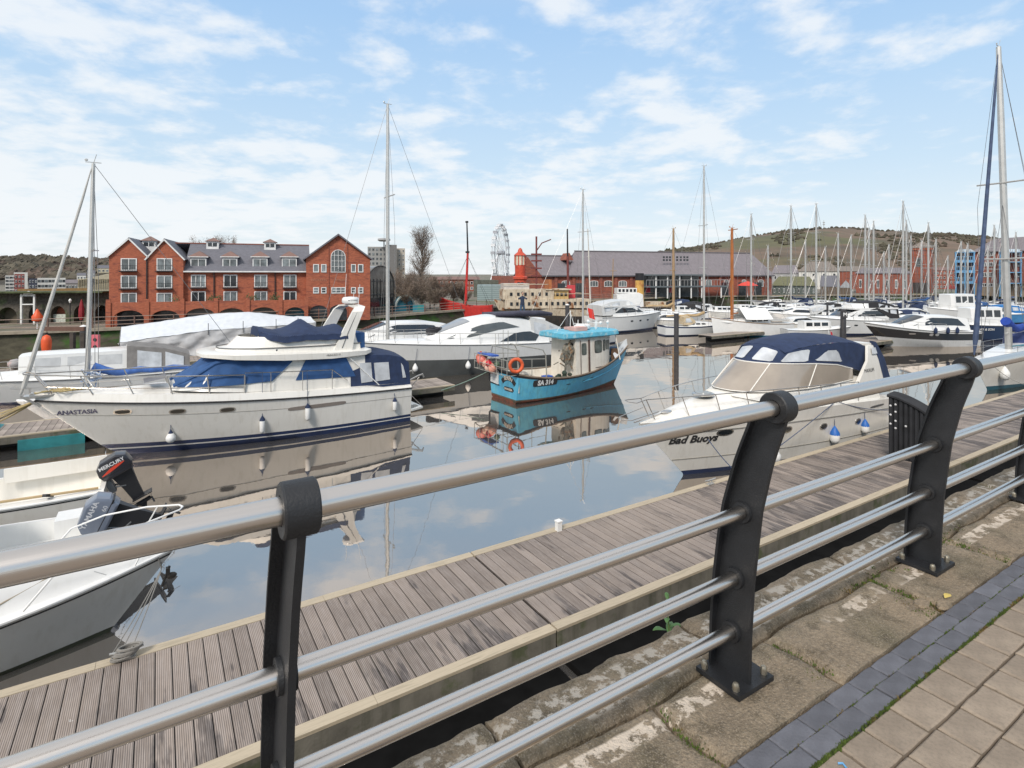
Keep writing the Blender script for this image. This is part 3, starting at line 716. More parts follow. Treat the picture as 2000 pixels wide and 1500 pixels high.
    strip(mb, [cv(1, k / 12) for k in range(13)], [(a[0] + .03, a[1], a[2] - .3) for a in [cv(1, k / 12) for k in range(13)]])
    mb.build('flybridge_cover', NAVY(), b, smooth=40)
    mb = MB(); mb.box((2.0, 0, 3.12), (.7, 2.0, .62)); mb.v = [(x + (.35 if z > 3.2 and x > 2 else 0), y, z) for x, y, z in mb.v]; mb.build('seat_cover', BLUEC(), b, smooth=20)
    # radar arch
    mb = MB(); arch = []
    for sg in (1, -1):
        leg = [(2.55, 1.19 * sg, 2.84), (2.30, 1.16 * sg, 3.55), (1.95, 1.06 * sg, 4.22), (1.80, .90 * sg, 4.36)]; arch.append(leg)
    path = arch[0] + [(1.78, 0, 4.42)] + list(reversed(arch[1])); rings = []
    for k, p in enumerate(path):
        p = Vector(p); w_ = .34 if abs(p.z - 2.84) < .1 else .24 if p.z < 4 else .20
        tl = .06 if p.z > 4.1 else .045
        if p.z > 4.3: rings.append([p + Vector((-w_, 0, -.03)), p + Vector((w_, 0, -.03)), p + Vector((w_, 0, .03)), p + Vector((-w_, 0, .03))])
        else: sg = 1 if p.y > 0 else -1; rings.append([p + Vector((-w_, -tl * sg, 0)), p + Vector((w_, -tl * sg, 0)), p + Vector((w_, tl * sg, 0)), p + Vector((-w_, tl * sg, 0))])
    for k in range(len(rings)):
        if k >= 5: rings[k] = [rings[k][0], rings[k][1], rings[k][2], rings[k][3]]
    mb.loft(rings, 0, True, True); mb.build('radar_arch', g, b, smooth=30)
    mb = MB()
    for sg in (1, -1): mb.tube([(2.58, 1.245 * sg, 2.95), (2.32, 1.215 * sg, 3.55), (1.98, 1.115 * sg, 4.2)], .010, 4)
    mb.build('arch_seam', RUB(), b)
    mb = MB(); mb.lathe((1.85, 0, 4.45), [(.06, 0), (.29, .03), (.32, .10), (.31, .2), (.26, .26), (.05, .28)], 20); mb.build('radar_dome', GELW(), b, smooth=40)
    lettering('RAYMARINE', .07, lambda x, y: (1.85 - .325 * math.sin(x / .325), .325 * math.cos(x / .325), 4.60 + y), RUB(), b)
    mb = MB()
    for (x, y, h) in ((1.7, .45, .8), (1.9, -.5, 1.2), (1.65, -.3, .6)): mb.tube([(x, y, 4.40), (x - .06, y, 4.40 + h)], .008, 4)
    mb.build('aerial', WHT(), b)
    # aft canopy
    AC = Cab([(-.02, 1.38, 1.30, 1.20, 2.20, .10), (.25, 1.40, 1.32, 1.26, 2.42, .12), (.8, 1.40, 1.36, 1.27, 2.56, .14), (1.5, 1.40, 1.42, 1.27, 2.62, .14), (2.3, 1.38, 1.50, 1.25, 2.60, .12)])
    AC.build(NAVY(), b, 'aft_canopy', smooth=40); av = lambda x, z, off=0, sg=1: AC.sidez(x, z, off, sg)
    for a, c, t_ in ((1.50, 1.92, 2.36), (.82, 1.38, 2.32)): both(av, [(a, 1.66), (c, 1.64), (c + .04, t_), (a + .03, t_ - .02)], VINYL(), b, 'canopy_window', off=.02)
    both(av, [(.16, 1.66), (.30, 1.66), (.34, 2.22), (.26, 2.1)], VINYL(), b, 'canopy_window', off=.02)
    mb = MB(); mb.tube([(1.25, 1.40, 1.5), (2.35, 1.36, 2.6)], .018, 6); mb.tube([(1.25, -1.40, 1.5), (2.35, -1.36, 2.6)], .018, 6); mb.build('canopy_strut', WHT(), b)
    # portlights
    fr = pm('port_frame', (.36, .34, .30), .35, .6); dk = pm('smoked_glass', (.045, .038, .028), .1, spec=.7)
    hx = lambda x, z, off=0, sg=1: H.xz(x, z, off, sg)
    for x, z in ((9.05, 1.46), (7.66, 1.36), (6.30, 1.27)):
        both(hx, oval(x - .23, x + .23, z - .085, z + .085), fr, b, 'portlight_rim', off=.010); both(hx, oval(x - .19, x + .19, z - .06, z + .06), dk, b, 'portlight', off=.016, th=.01)
    both(hx, oval(2.55, 4.50, 1.0, 1.13, 20, 5), pm('vent_grille', (.23, .20, .175), .6), b, 'side_vent', off=.01)
    f = lambda x, y: H.xz(10.15 - x * .98, 1.52 + y + .02 * x, .012, 1); lettering('ANASTASIA', .19, f, pm('name_blue', (.02, .025, .09), .4), b, bold=.004)
    f = lambda x, y: Vector((2.95 - x, 1.475, 2.755 + y)); lettering('PRINCESS 45', .09, f, RUB(), b)
    # bow rail
    H.guard(SSTL(), b, h=.82, u0=.52, u1=.95, n=6, inset=.12, r=.021, rails=(1.0, .55), pulpit=.25, rake=.55, name='bow_rail')
    mb = MB()
    for sg in (1, -1):
        P = [H.side(u, 1, sg) + Vector((0, -sg * .12, .88)) for u in (.52, .45, .36, .27, .235)]; P[-1] = P[-1] + Vector((-.15, 0, -.42)); mb.tube(P, .014, 6)
        for u in (.45, .36, .27): p = H.side(u, 1, sg); mb.tube([p + Vector((0, -sg * .12, .1)), p + Vector((0, -sg * .12, .88))], .012, 5)
    mb.build('side_rail', SSTL(), b)
    mb = MB(); mb.box((11.0, 0, 2.07), (.75, .34, .06)); mb.cyl((11.2, -.12, 2.12), (11.2, .12, 2.12), .05); mb.bar((11.45, 0, 2.1), (11.0, 0, 1.75), .06, .06); mb.build('bow_roller', SSTL(), b)
    mb = MB(); rr = random.Random(2)
    for k in range(5): mb.tube([(10.3 + rr.uniform(-.5, .3) + .1 * j, rr.uniform(-.3, .5), 2.19 + .02 * rr.random()) for j in range(7)], .016, 5)
    mb.build('rope_coil', pm('rope_tan', (.42, .33, .16), .9), b)
    mb = MB(); mb.grid(lambda u_, v_: (lerp(7.9, 8.5, u_), (v_ - .5) * .9 + .2, 2.36 - .10 * u_), 3, 3); mb.build('deck_hatch', pm('hatch_grey', (.10, .095, .10), .3), b)
    # bathing platform
    mb = MB(); mb.prism([(-.02, -1.45, .36), (-.02, 1.45, .36), (-.62, 1.2, .36), (-.62, -1.2, .36)], (0, 0, .07)); mb.build('bathing_platform', g, b, smooth=20)
    mb = MB(); [mb.bar((-.07 - k * .07, .75, .436), (-.07 - k * .07, 1.3 - .04 * k, .436), .03, .01) for k in range(7)]; mb.build('platform_slats', pm('slat_grey', (.32, .31, .28), .6), b, smooth=None)
    mb = MB(); [mb.tube([(-.0, y, 1.0), (-.56, y * .9, .45)], .010, 5) for y in (1.4, -1.4)]; mb.build('platform_stay', SSTL(), b)
    mb = MB()
    for y in (.5, -.5): mb.tube([(-.1, y, 1.25), (-.75, y, 1.5), (-.95, y, 1.55), (-1.0, y, 1.42)], .035, 6); mb.tube([(-.08, y, .7), (-.8, y, 1.45)], .02, 5)
    mb.build('davit', SSTL(), b)
    mb = MB(); p = K.sidez(4.9, 2.7); mb.ball((4.75, 1.12, 3.0), (.07, .03, .08)); mb.build('side_light', DKGL(), b)
    # fenders
    def fd_(x, zc, ln, r, lab, ball=False, zt=2.35):
        p = H.xz(x, zc, r + .02, 1); q = H.side((x) / 11, 1) ; tp = Vector((x, H.xz(x, 1.4).y - .08, zt)); fender(wpt(b, p), ln, r, lab, top=wpt(b, tp), ball=ball)
    b_upd = b
    bpy.context.view_layer.update()
    fd_(7.82, .50, .3, .145, 'white ball fender with blue cap on the cream cruiser near its bow', True, 2.55)
    fd_(5.28, .62, .50, .085, 'white cylinder fender nearest the ball fender on the cream cruiser', zt=2.4)
    fd_(3.88, .88, .52, .085, 'white cylinder fender over the long side vent of the cream cruiser', zt=2.35)
    fd_(.72, .72, .44, .08, 'white cylinder fender by the stern canopy of the cream cruiser', zt=1.3)
anastasia()
for i, (s0_, t0_) in enumerate(((-5.2, 23.6), (-4.7, 23.55), (-4.2, 23.6), (-5.8, 24.4))):
    mb = MB(); mb.tube(sag((-13.75, 16.45, 1.95), Q(s0_ - 1.2 + .5 * i * 0, t0_, .52), .12), .022, 5); tag(mb.build('mooring_rope', pm('rope_tan', (.42, .33, .16), .9)), ('second', 'third', 'rightmost', 'leftmost')[i] + ' of four tan ropes from the bow of the cream cruiser to the walkway', 'rope', 'bow ropes of the cream cruiser')

# ================================================================ SPORTS CRUISER AT THE NEAR PONTOON
def sports_cruiser():
    b = boat('sports_cruiser', 'white sports cruiser with navy canopy and tinted windscreen, Bad Buoys on its bow', 'sports cruiser', tuple(Q(21.45, 10.84))[:2], (-.8476, -.5306))
    H = Hull(10.75, 3.2, (1.38, 1.66, 1.66), over=1.75, rake=1.0, tw=.93, e1=2.6, e0=2.2, wl=.86)
    g = GEL(); H.mesh([(-.2, 1), (.03, 1), (.075, 0), (.6, 0), (1.0, 0)], [g, BOOT()], b, nu=44)
    # hull top moulding: hull side ends at strake, deck rolls in
    H.strake(.78, .016, pm('strake_grey', (.34, .33, .30), .5), b, off=.012); H.strake(.30, .010, pm('seam_grey', (.30, .28, .24), .6), b, 'chine_line', off=.006)
    def dk(u_, v_):
        u = 1 - (1 - u_) ** 1.3; u = min(u, .995); p = H.side(u, 1); q = (v_ - .5) * 2; h = interp([0, 2.2, 5, 7.2, 9.3, 10.6], [.05, .14, .42, .50, .24, .02], p.x)
        return (p.x, p.y * q, p.z + h * (1 - abs(q) ** 2.2))
    mb = MB(); mb.grid(dk, 34, 14); mb.build('deck', g, b, smooth=60)
    # cockpit coaming / wings
    K = Cab([(1.0, 1.36, 1.45, 1.18, 2.12, .02), (2.1, 1.36, 1.52, 1.14, 2.25, .02), (3.0, 1.38, 1.60, 1.16, 2.18, .02), (4.6, 1.30, 1.75, 1.12, 2.14, .02), (6.6, 1.05, 1.9, .9, 2.14, .04), (7.5, .5, 2.1, .4, 2.16, .03)])
    K.build(g, b, 'cockpit_coaming', smooth=40)
    # windscreen: a curved band
    base = [(2.4, 1.20, 2.20), (3.6, 1.22, 2.17), (4.9, 1.16, 2.16), (6.2, .98, 2.17), (7.0, .66, 2.20), (7.35, .30, 2.22), (7.42, 0, 2.23)]
    top = [(2.3, 1.12, 2.52), (3.2, 1.12, 2.72), (4.3, 1.08, 2.84), (5.3, .95, 2.90), (6.0, .64, 2.93), (6.25, .3, 2.94), (6.3, 0, 2.94)]
    full = lambda a: [Vector(p) for p in a] + [Vector((p[0], -p[1], p[2])) for p in reversed(a[:-1])]
    gl = pm('bronze_screen', (.33, .285, .235), .08, var=.2, vscale=.8, spec=.8)
    mb = MB(); A1, A2 = full(base), full(top); strip(mb, A1, A2); mb.build('windscreen', gl, b, smooth=60)
    mb = MB(); mb.tube(A2, .022, 6); mb.tube(A1, .014, 5)
    for k in (2, 4, 8, 10): mb.tube([A1[k], A2[k]], .02, 5)
    mb.build('windscreen_frame', g, b)
    # navy canopy from the screen top over to the arch
    nv = NAVY(); arc = [(1.35, 3.36), (2.2, 3.56), (3.2, 3.62), (4.2, 3.60), (5.0, 3.54), (5.55, 3.42)]
    prof = [(q[0], q[1]) for q in arc]
    def cn(u_, v_):
        x = lerp(1.35, 5.5, u_); z = interp([p[0] for p in prof], [p[1] for p in prof], x); w_ = interp([1.3, 3, 5, 5.6], [1.12, 1.06, .9, .78], x); q = (v_ - .5) * 2
        return (x, w_ * q, z - .20 * abs(q) ** 2.5 + .008 * math.sin(x * 17))
    mb = MB(); mb.grid(cn, 24, 12); mb.build('canopy_top', nv, b, smooth=60)
    topx = [1.35, 2.2, 3.0, 3.9, 4.7, 5.3]
    edge = [Vector(cn((x - 1.35) / 4.15, 1)) for x in topx] + [Vector(cn(1, v_)) for v_ in (.85, .68, .5)]
    low = [Vector((1.45, 1.18, 2.3)), A2[0], A2[1], A2[2], A2[3], A2[3].lerp(A2[4], .5), A2[4].lerp(A2[5], .3), A2[5], A2[6]]
    low = [p.copy() if hasattr(p, 'copy') else p for p in low]
    mir = lambda P: [Vector((p.x, -p.y, p.z)) for p in P]
    mb = MB(); strip(mb, edge, low); strip(mb, mir(edge), mir(low)); mb.build('canopy_side', nv, b, smooth=60)
    def wind(i0, i1, a0, a1, l0=.18, l1=.80, sgn=1):
        E = lambda t: edge[int(t)].lerp(edge[min(int(t) + 1, 8)], t - int(t)); W_ = lambda t: low[int(t)].lerp(low[min(int(t) + 1, 8)], t - int(t))
        rows = []
        for k in range(11):
            l = k / 10; a = i0 + a0 * l; c = i1 - a1 * l; row = []
            for q in range(13):
                t = lerp(a, c, q / 12); cr = .06 * (abs(l - .5) * 2) ** 6 * (1 if abs(q - 6) > 5 else 0); lv = lerp(l0, l1, l); p = W_(t).lerp(E(t), lv + (cr if l < .5 else -cr)); out = (W_(min(t + .05, 8)) - W_(max(t - .05, 0))).cross(E(t) - W_(t)).normalized()
                if out.y < 0 and abs(out.y) > .1: out = -out
                if abs(out.y) <= .1 and out.x < 0: out = -out
                row.append(p + out * .022)
            rows.append(row)
        if sgn < 0: rows = [mir(r_) for r_ in rows]
        mb = MB()
        for a, c in zip(rows, rows[1:]): strip(mb, a, c)
        mb.build('canopy_window', VINYL(), b, smooth=60)
    for sg in (1, -1):
        wind(5.7, 7.55, .1, .05, .12, .82, sg); wind(3.45, 5.2, .15, .15, .12, .82, sg); wind(1.75, 3.15, .35, .5, .15, .66, sg)
    # arch
    for sg in (1, -1):
        mb = MB(); mb.loft([[(x0, y * sg, z) for x0, z, y in ring] for ring in (
            [(.7, 2.0, 1.40), (2.6, 2.0, 1.42), (2.6, 2.0, 1.30), (.7, 2.0, 1.28)], [(.9, 2.75, 1.30), (1.75, 2.75, 1.32), (1.75, 2.75, 1.24), (.9, 2.75, 1.22)], [(1.05, 3.22, 1.20), (1.5, 3.22, 1.20), (1.5, 3.22, 1.12), (1.05, 3.22, 1.12)])], 0, True, True)
        mb.build('radar_arch', g, b, smooth=30)
        mb = MB(); mb.loft([[(x0, y * sg, z) for x0, z, y in ring] for ring in (
            [(.35, 1.95, 1.40), (.85, 2.0, 1.42), (.85, 2.0, 1.34), (.35, 1.95, 1.32)], [(.6, 2.75, 1.30), (1.02, 2.75, 1.32), (1.02, 2.75, 1.24), (.6, 2.75, 1.22)], [(.9, 3.30, 1.18), (1.2, 3.36, 1.20), (1.2, 3.36, 1.1), (.9, 3.30, 1.1)])], 0, True, True)
        mb.build('arch_cover', nv, b, smooth=30)
    mb = MB(); mb.bar((1.28, -1.15, 3.25), (1.28, 1.15, 3.25), .42, .07); mb.build('arch_top', g, b)
    panel(lambda x, y, off=0, sg=1: Vector((x, 1.30 - (y - 2.9) * .23 + off, y)), [(1.12, 2.95), (1.42, 2.95), (1.38, 3.15), (1.15, 3.15)], VINYL(), b, 'canopy_window', off=.03)
    lettering('MAXUM', .17, lambda x, y: Vector((1.75 - x, 1.43 - (2.45 + y - 2.0) * .13, 2.45 + y)), RUB(), b)
    # aft cockpit cover
    mb = MB(); mb.grid(lambda u_, v_: (lerp(.0, 1.2, u_), (v_ - .5) * 2 * 1.25, lerp(1.5, 3.0, u_ ** 1.3) + .05 * (1 - ((v_ - .5) * 2) ** 2)), 8, 6); mb.build('aft_cover', GELG(), b)
    hx = lambda x, z, off=0, sg=1: H.xz(x, z, off, sg)
    rim = pm('port_steel', (.55, .54, .51), .25, .9)
    for x, z, w_ in ((8.15, 1.22, .27), (5.95, 1.08, .19), (4.40, .99, .17), (2.62, .92, .16)):
        both(hx, oval(x - w_, x + w_, z - .105, z + .105, 20, 2.1), rim, b, 'portlight_rim', off=.012); both(hx, oval(x - w_ + .045, x + w_ - .045, z - .072, z + .072, 20, 2.1), DKGL(), b, 'portlight', off=.018, th=.01)
    both(hx, oval(1.1, 2.0, 1.26, 1.33), pm('vent_dark', (.10, .10, .10), .5), b, 'engine_vent', off=.01)
    lettering('Bad Buoys', .30, lambda x, y: H.xz(9.05 - x * 1.12, 1.085 + y, .014, 1), RUB(), b, bold=.011, shear=.12)
    H.guard(SSTL(), b, h=.62, u0=.24, u1=.95, n=9, inset=.10, r=.014, rails=(1.0,), pulpit=.35, rake=.35, name='bow_rail')
    mb = MB(); p = H.side(.95, 1); mb.tube([(10.3, .28, 1.98), (11.2, .22, 1.86), (11.38, 0, 1.84), (11.2, -.22, 1.86), (10.3, -.28, 1.98)], .013, 6); mb.build('pulpit_rail', SSTL(), b)
    mb = MB(); mb.lathe((8.2, 0, 2.14), [(.30, 0), (.32, .035), (.27, .06), (.01, .065)], 24); mb.build('deck_hatch', rim, b, smooth=40)
    mb = MB(); mb.lathe((8.2, 0, 2.19), [(.24, 0), (.23, .022), (.01, .024)], 24); mb.build('hatch_glass', pm('hatch_glass', (.22, .23, .22), .1), b, smooth=40)
    mb = MB(); mb.ball((9.75, 0.05, 1.86), (.2, .09, .05)); mb.tube([(9.6, .0, 1.84), (10.4, .0, 1.78), (10.9, 0, 1.72)], .02, 5); mb.build('anchor_gear', SSTL(), b)
    mb = MB(); mb.prism([(.02, -1.3, .35), (.02, 1.3, .35), (-.6, 1.05, .35), (-.6, -1.05, .35)], (0, 0, .08)); mb.build('bathing_platform', g, b)
    bpy.context.view_layer.update()
    for x, z, ln, r, lab, bl, cm in ((6.30, .30, .3, .17, 'white ball fender with dark cap, nearest the bow of Bad Buoys', True, NAVY()), (3.92, .62, .42, .14, 'white blue-capped fender between two round portholes of Bad Buoys', False, None), (2.30, .68, .36, .12, 'white blue-topped fender below the last round porthole of Bad Buoys', False, None), (.22, .66, .42, .11, 'pale fender at the stern corner of Bad Buoys', False, None)):
        p = H.xz(x, z, r * .75, 1); tp = Vector((x, H.xz(x, 1.3).y - .05, 1.5 if x < 3 else 1.8)); fender(wpt(b, p), ln, r, lab, top=wpt(b, tp), ball=bl, capm=cm or pm('fender_blue', (.02, .13, .45), .5))
    # flag
    fl = thing('ensign', 'small red ensign on a staff at the stern of Bad Buoys', 'flag', wpt(b, (.55, -.5, 2.7)), b.rotation_euler.z)
    mb = MB(); mb.tube([(0, 0, 0), (.22, 0, .85)], .012, 5); mb.build('staff', WHT(), fl)
    mb = MB(); mb.grid(lambda u_, v_: (lerp(.20, .06, v_) - .10 - u_ * .16, .05 * math.sin(u_ * 5), .82 - v_ * .48 - u_ * .22), 6, 5); mb.build('flag_cloth', pm('red_cloth', (.50, .03, .045), .8, col2=(.6, .55, .55), c2scale=9, c2t=(.55, .57)), fl)
    # mooring lines
    for i, (a, c, d) in enumerate((((4.05, 1.5, 1.72), (8.4, 1.62, DZ + .04), .05), ((3.95, 1.5, 1.72), (.3, 1.62, 1.05), .12), ((9.3, 1.05, 1.3), (9.0, 1.7, DZ + .06), .05))):
        mb = MB(); mb.tube(sag(wpt(b, a), wpt(b, c), d), .012, 5); tag(mb.build('mooring_rope', ROPE()), ('dark rope slanting from the deck of Bad Buoys forward to the pontoon', 'dark rope slanting aft along the hull of Bad Buoys', 'rope hanging from the bow of Bad Buoys to the pontoon cleat')[i], 'rope', 'mooring ropes of Bad Buoys')
sports_cruiser()

def cleat(s, t, label, coil=False, rz=0.0, z=DZ):
    c = thing('cleat', label, 'cleat', Q(s, t, z + .004), A_ + rz, 'mooring cleats on the pontoon')
    mb = MB(); mb.box((0, 0, .012), (.2, .09, .02)); mb.cyl((-.05, 0, .02), (-.05, 0, .09), .017, n=8); mb.cyl((.05, 0, .02), (.05, 0, .09), .017, n=8); mb.tube([(-.19, 0, .115), (-.08, 0, .10), (.08, 0, .10), (.19, 0, .115)], [.014, .02, .02, .014], 8); mb.build('horn', ALU(), c)
    if coil:
        mb = MB(); r3 = random.Random(8)
        for k in range(9):
            ph = r3.uniform(0, 6); tl = r3.uniform(-.5, .5); mb.tube([(.135 * math.cos(a) + .01 * k - .04, .09 * math.sin(a) * math.cos(tl), .05 + .012 * k + .05 * math.sin(a + ph) * math.sin(tl)) for a in [2 * math.pi * j / 16 for j in range(16)]], .0125, 6, closed=True)
        mb.build('rope_coil', ROPEW(), c)
    return c
cleat(-.35, 9.07, 'pontoon edge cleat under a coil of grey rope, by the nearest boat', True)
cleat(11.35, 9.07, 'grey cleat on the pontoon edge under the bow of Bad Buoys')
cleat(24.6, 9.07, 'small cleat on the pontoon edge by the big yacht at the right')
# little white bollard light on the pontoon edge
t = thing('pontoon_light', 'small white post standing on the far edge of the near pontoon', 'bollard', Q(6.75, 9.04, DZ), A_)
mb = MB(); mb.box((0, 0, .09), (.10, .10, .18)); mb.build('post', WHT(), t, smooth=20); mb = MB(); mb.box((0, 0, .19), (.12, .12, .025)); mb.build('cap', WHT(), t, smooth=20)
# slatted black pile fender
t = thing('pile_guide', 'black slatted box with a curved top standing on the near pontoon', 'pile guide', Q(17.55, 7.35, DZ), A_ + .15)
plm = pm('black_plastic', (.022, .023, .026), .5, var=.3, spec=.4)
for k in range(8):
    y = .42 - k * .12; h = 1.70 - .05 * ((k) / 2) ** 1.55
    mb = MB(); mb.box((0, y, h / 2), (.50, .105, h)); mb.box((-.26, y, h / 2), (.03, .06, h - .08)); mb.build('slat', plm, t, smooth=20)
mb = MB(); 
for k in range(9): mb.tube([(-.28 + .07 * k, .5 - 1 * j / 10, 1.72 - .05 * (max(0, j * .8 - .4) / 2) ** 1.55) for j in range(11)], .045, 6)
mb.build('curved_top', plm, t)
mb = MB()
for k, z in ((0, 1.45), (0, 1.2), (0, .95), (1, 1.5), (1, 1.3), (1, 1.05), (1, .85), (3, .95)): mb.ball((-.285, .42 - k * .12, z), (.012, .03, .03), 8, 4)
mb.build('bolt', pm('bolt_white', (.6, .6, .6), .4), t)
# ================================================================ BLUE FISHING BOAT
def ring_buoy(parent_name, label, loc, rot, R_=.32, r=.075, col=(.62, .10, .03)):
    t = thing('lifebuoy', label, 'lifebuoy', loc, 0); t.rotation_euler = rot
    mb = MB(); mb.tube([(R_ * math.cos(a), R_ * math.sin(a), 0) for a in [2 * math.pi * k / 24 for k in range(24)]], [r * (1 + .07 * ((k // 3) % 2)) for k in range(24)], 8, closed=True); mb.build('ring', pm('buoy_orange', col, .6, var=.25, vscale=6), t, smooth=60)
    mb = MB()
    for k in range(4): a = math.pi / 4 + k * math.pi / 2; mb.tube([(R_ * math.cos(a) + .0, R_ * math.sin(a), 0), ((R_) * math.cos(a) * 1.001, R_ * math.sin(a) * 1.001, .001)], r * 1.12, 8)
    mb.tube([(R_ * 1.25 * math.cos(a), R_ * 1.25 * math.sin(a), .02) for a in [2 * math.pi * k / 16 for k in range(16)]], .008, 4, closed=True); mb.build('grab_line', ROPEW(), t); return t
def seren():
    b = boat('fishing_boat', 'small turquoise fishing boat with white wheelhouse, SA 314 on its side', 'fishing boat', (-.38, 25.07), (.83, .557))
    tq = pm('turquoise_paint', (.10, .42, .62), .42, var=.10, vscale=1.5, streak=((.10, .16, .15), .45), col2=(.14, .50, .66), c2scale=1.1)
    rust = pm('rust_band', (.15, .05, .03), .85, var=.4, vscale=6, col2=(.05, .045, .03), c2scale=4); blk = RUB(); wh = pm('worn_white', (.70, .66, .58), .6, var=.08, streak=((.34, .22, .12), .35))
    H = Hull(7.7, 2.9, (1.30, 1.0, 1.90), over=1.05, rake=.8, tw=.84, e1=2.6, e0=1.9, wl=.80)
    H.mesh([(-.2, 1), (.055, 1), (.105, 3), (.14, 0), (.60, 0), (.90, 2), (1.0, 2)], [tq, rust, blk, pm('scum', (.10, .12, .09), .8, var=.4, vscale=7)], b, nu=36)
    mb = MB()
    for P in H.line(.62, .02, .5, .995, off=.012): mb.tube(P, .03, 5)
    mb.build('spray_rail', tq, b)
    H.strake(1.0, .04, pm('gunwale_wood', (.20, .15, .11), .8, var=.3), b, 'gunwale', off=.0)
    # bow bulwark white panel and inside
    mb = MB()
    for sg in (1, -1):
        a = [H.side(u, 1, sg) for u in (.80, .85, .9, .94, .97, .995)]; c = [p + Vector((-.06, -sg * min(.10, abs(p.y) * .8), .26 + .10 * k / 5)) for k, p in enumerate(a)]; strip(mb, a, c)
    mb.build('bow_bulwark', WHT(), b)
    for sg in (-1,): lettering('SA 314', .20, lambda x, y: H.side(.885 + x * .13, 1, -1) + Vector((-.02, -.012 + .05 * (y + .1), .16 + y)), RUB(), b)
    H.deck(pm('deck_paint', (.42, .37, .29), .8, var=.3, streak=((.2, .13, .07), .5)), b, inset=.22, drop=.50, cam=.03, u1=.93)
    mb = MB()
    for sg in (1, -1):
        us_ = [k / 20 for k in range(19)]; P = [H.side(u, 1, sg) for u in us_]; strip(mb, [p + Vector((0, -sg * .06, -.02)) for p in P], [Vector((H.side(u, .5, sg).x, H.side(u, .5, sg).y - sg * .07, H.sz(u) - .5)) for u in us_])
    strip(mb, [Vector((.06, y, H.sz(0) - .02)) for y in (-1.15, 1.15)], [Vector((.06, y, .5)) for y in (-1.15, 1.15)]); mb.build('bulwark_lining', wh, b)
    for nm, hh in (('transom_capping', 1.30),):
        mb = MB(); mb.box((.0, 0, hh), (.12, 2.42, .07)); mb.build(nm, blk, b)
    # wheelhouse
    K = Cab([(2.95, .96, .60, .90, 2.62, .03), (4.05, .92, .75, .86, 2.62, .03), (4.45, .84, 1.0, .82, 2.62, .03), (4.95, .56, 1.25, .60, 2.60, .03), (5.15, .30, 1.35, .34, 2.58, .02)])
    K.build(wh, b, 'wheelhouse'); s_ = lambda x, z, off=0, sg=1: K.sidez(x, z, off, sg)
    gl = pm('wheelhouse_glass', (.10, .115, .105), .08, var=.6, vscale=3, spec=.8)
    for x0, x1, z0, z1 in ((3.95, 4.32, 1.85, 2.40), (4.42, 4.56, 1.92, 2.40), (4.64, 4.88, 1.92, 2.36)):
        both(s_, oval(x0 - .03, x1 + .03, z0 - .03, z1 + .03, 12, 6), pm('window_rubber', (.05, .05, .045), .6), b, 'window_seal', off=.01); both(s_, oval(x0, x1, z0, z1, 12, 6), gl, b, 'window', off=.016)
    both(s_, oval(3.25, 3.50, 1.80, 2.36, 12, 6), gl, b, 'door_window', off=.015)
    both(s_, [(3.18, .62), (3.20, .62), (3.20, 2.5), (3.18, 2.5)], pm('pipe_brown', (.09, .05, .04), .6), b, 'door_track', off=.03); both(s_, [(3.58, .62), (3.66, .62), (3.66, 2.5), (3.58, 2.5)], pm('pipe_brown', (.09, .05, .04), .6), b, 'door_track', off=.04)
    both(s_, [(3.95, 1.15), (4.4, 1.15), (4.4, 1.165), (3.95, 1.165)], pm('pipe_brown', (.09, .05, .04), .6), b, 'grab_rail', off=.03)
    panel(lambda y, z, off=0: Vector((2.95 - off, y, z)), oval(-.75, -.45, 1.75, 2.4, 12, 3), DKGL(), b, 'rear_window', off=.012)
    mb = MB(); P = [(1.85, .95), (3.0, 1.02), (4.6, 1.0), (5.25, .80), (5.5, .35)]; full = [(x, y) for x, y in P] + [(x, -y) for x, y in reversed(P)]
    mb.loft([[(x, y, 2.60 + .02 * (x > 4)) for x, y in full], [(lerp(3.6, x, 1.02), y * 1.03, 2.66) for x, y in full], [(lerp(3.6, x, 1.0), y, 2.84) for x, y in full], [(lerp(3.6, x, .9), y * .85, 2.88) for x, y in full]]); mb.build('roof', pm('roof_blue', (.10, .40, .54), .6, var=.2, col2=(.28, .48, .54), c2scale=5), b, smooth=30)
    mb = MB(); mb.box((2.35, -.62, 2.62), (.9, .35, .12)); mb.build('roof_locker', wh, b)
    # clutter on the roof
    mb = MB(); mb.lathe((4.0, .1, 2.92), [(.34, 0), (.36, .05), (.34, .17), (.25, .22), (.02, .23)], 18); mb.build('radar', WHT(), b, smooth=40)
    mb = MB(); mb.box((3.5, -.3, 2.98), (.6, .5, .18)); mb.box((3.6, .35, 2.95), (.5, .4, .12)); mb.build('life_raft', pm('raft_red', (.6, .35, .3), .6), b, smooth=20)
    mb = MB()
    for x, y, h in ((3.3, 0, 1.0), (3.9, .3, .5), (4.5, -.2, .45), (4.9, .4, .4), (5.0, -.4, .5), (4.7, .0, .6)): mb.cyl((x, y, 2.84), (x + .02, y, 2.84 + h), .016, n=5)
    mb.tube([(2.7, .3, 2.85), (3.3, 0, 3.8), (3.3, -.4, 2.9)], .015, 5); mb.tube([(3.9, -.5, 3.15), (3.9, .6, 3.15)], .014, 5); mb.tube([(4.5, -.6, 3.2), (4.6, .6, 3.2)], .014, 5)
    for x, y in ((4.5, -.55), (4.6, .5), (5.0, -.4)): mb.ball((x, y, 3.22), (.07, .07, .08), 8, 5)
    mb.build('antennas', WHT(), b); 
    mb = MB(); mb.tube([(5.15, -.75, 2.6), (5.25, -.95, 1.4)], .025, 6); mb.tube([(5.15, .75, 2.6), (5.25, .95, 1.4)], .025, 6); mb.build('roof_post', wh, b)
    bpy.context.view_layer.update()
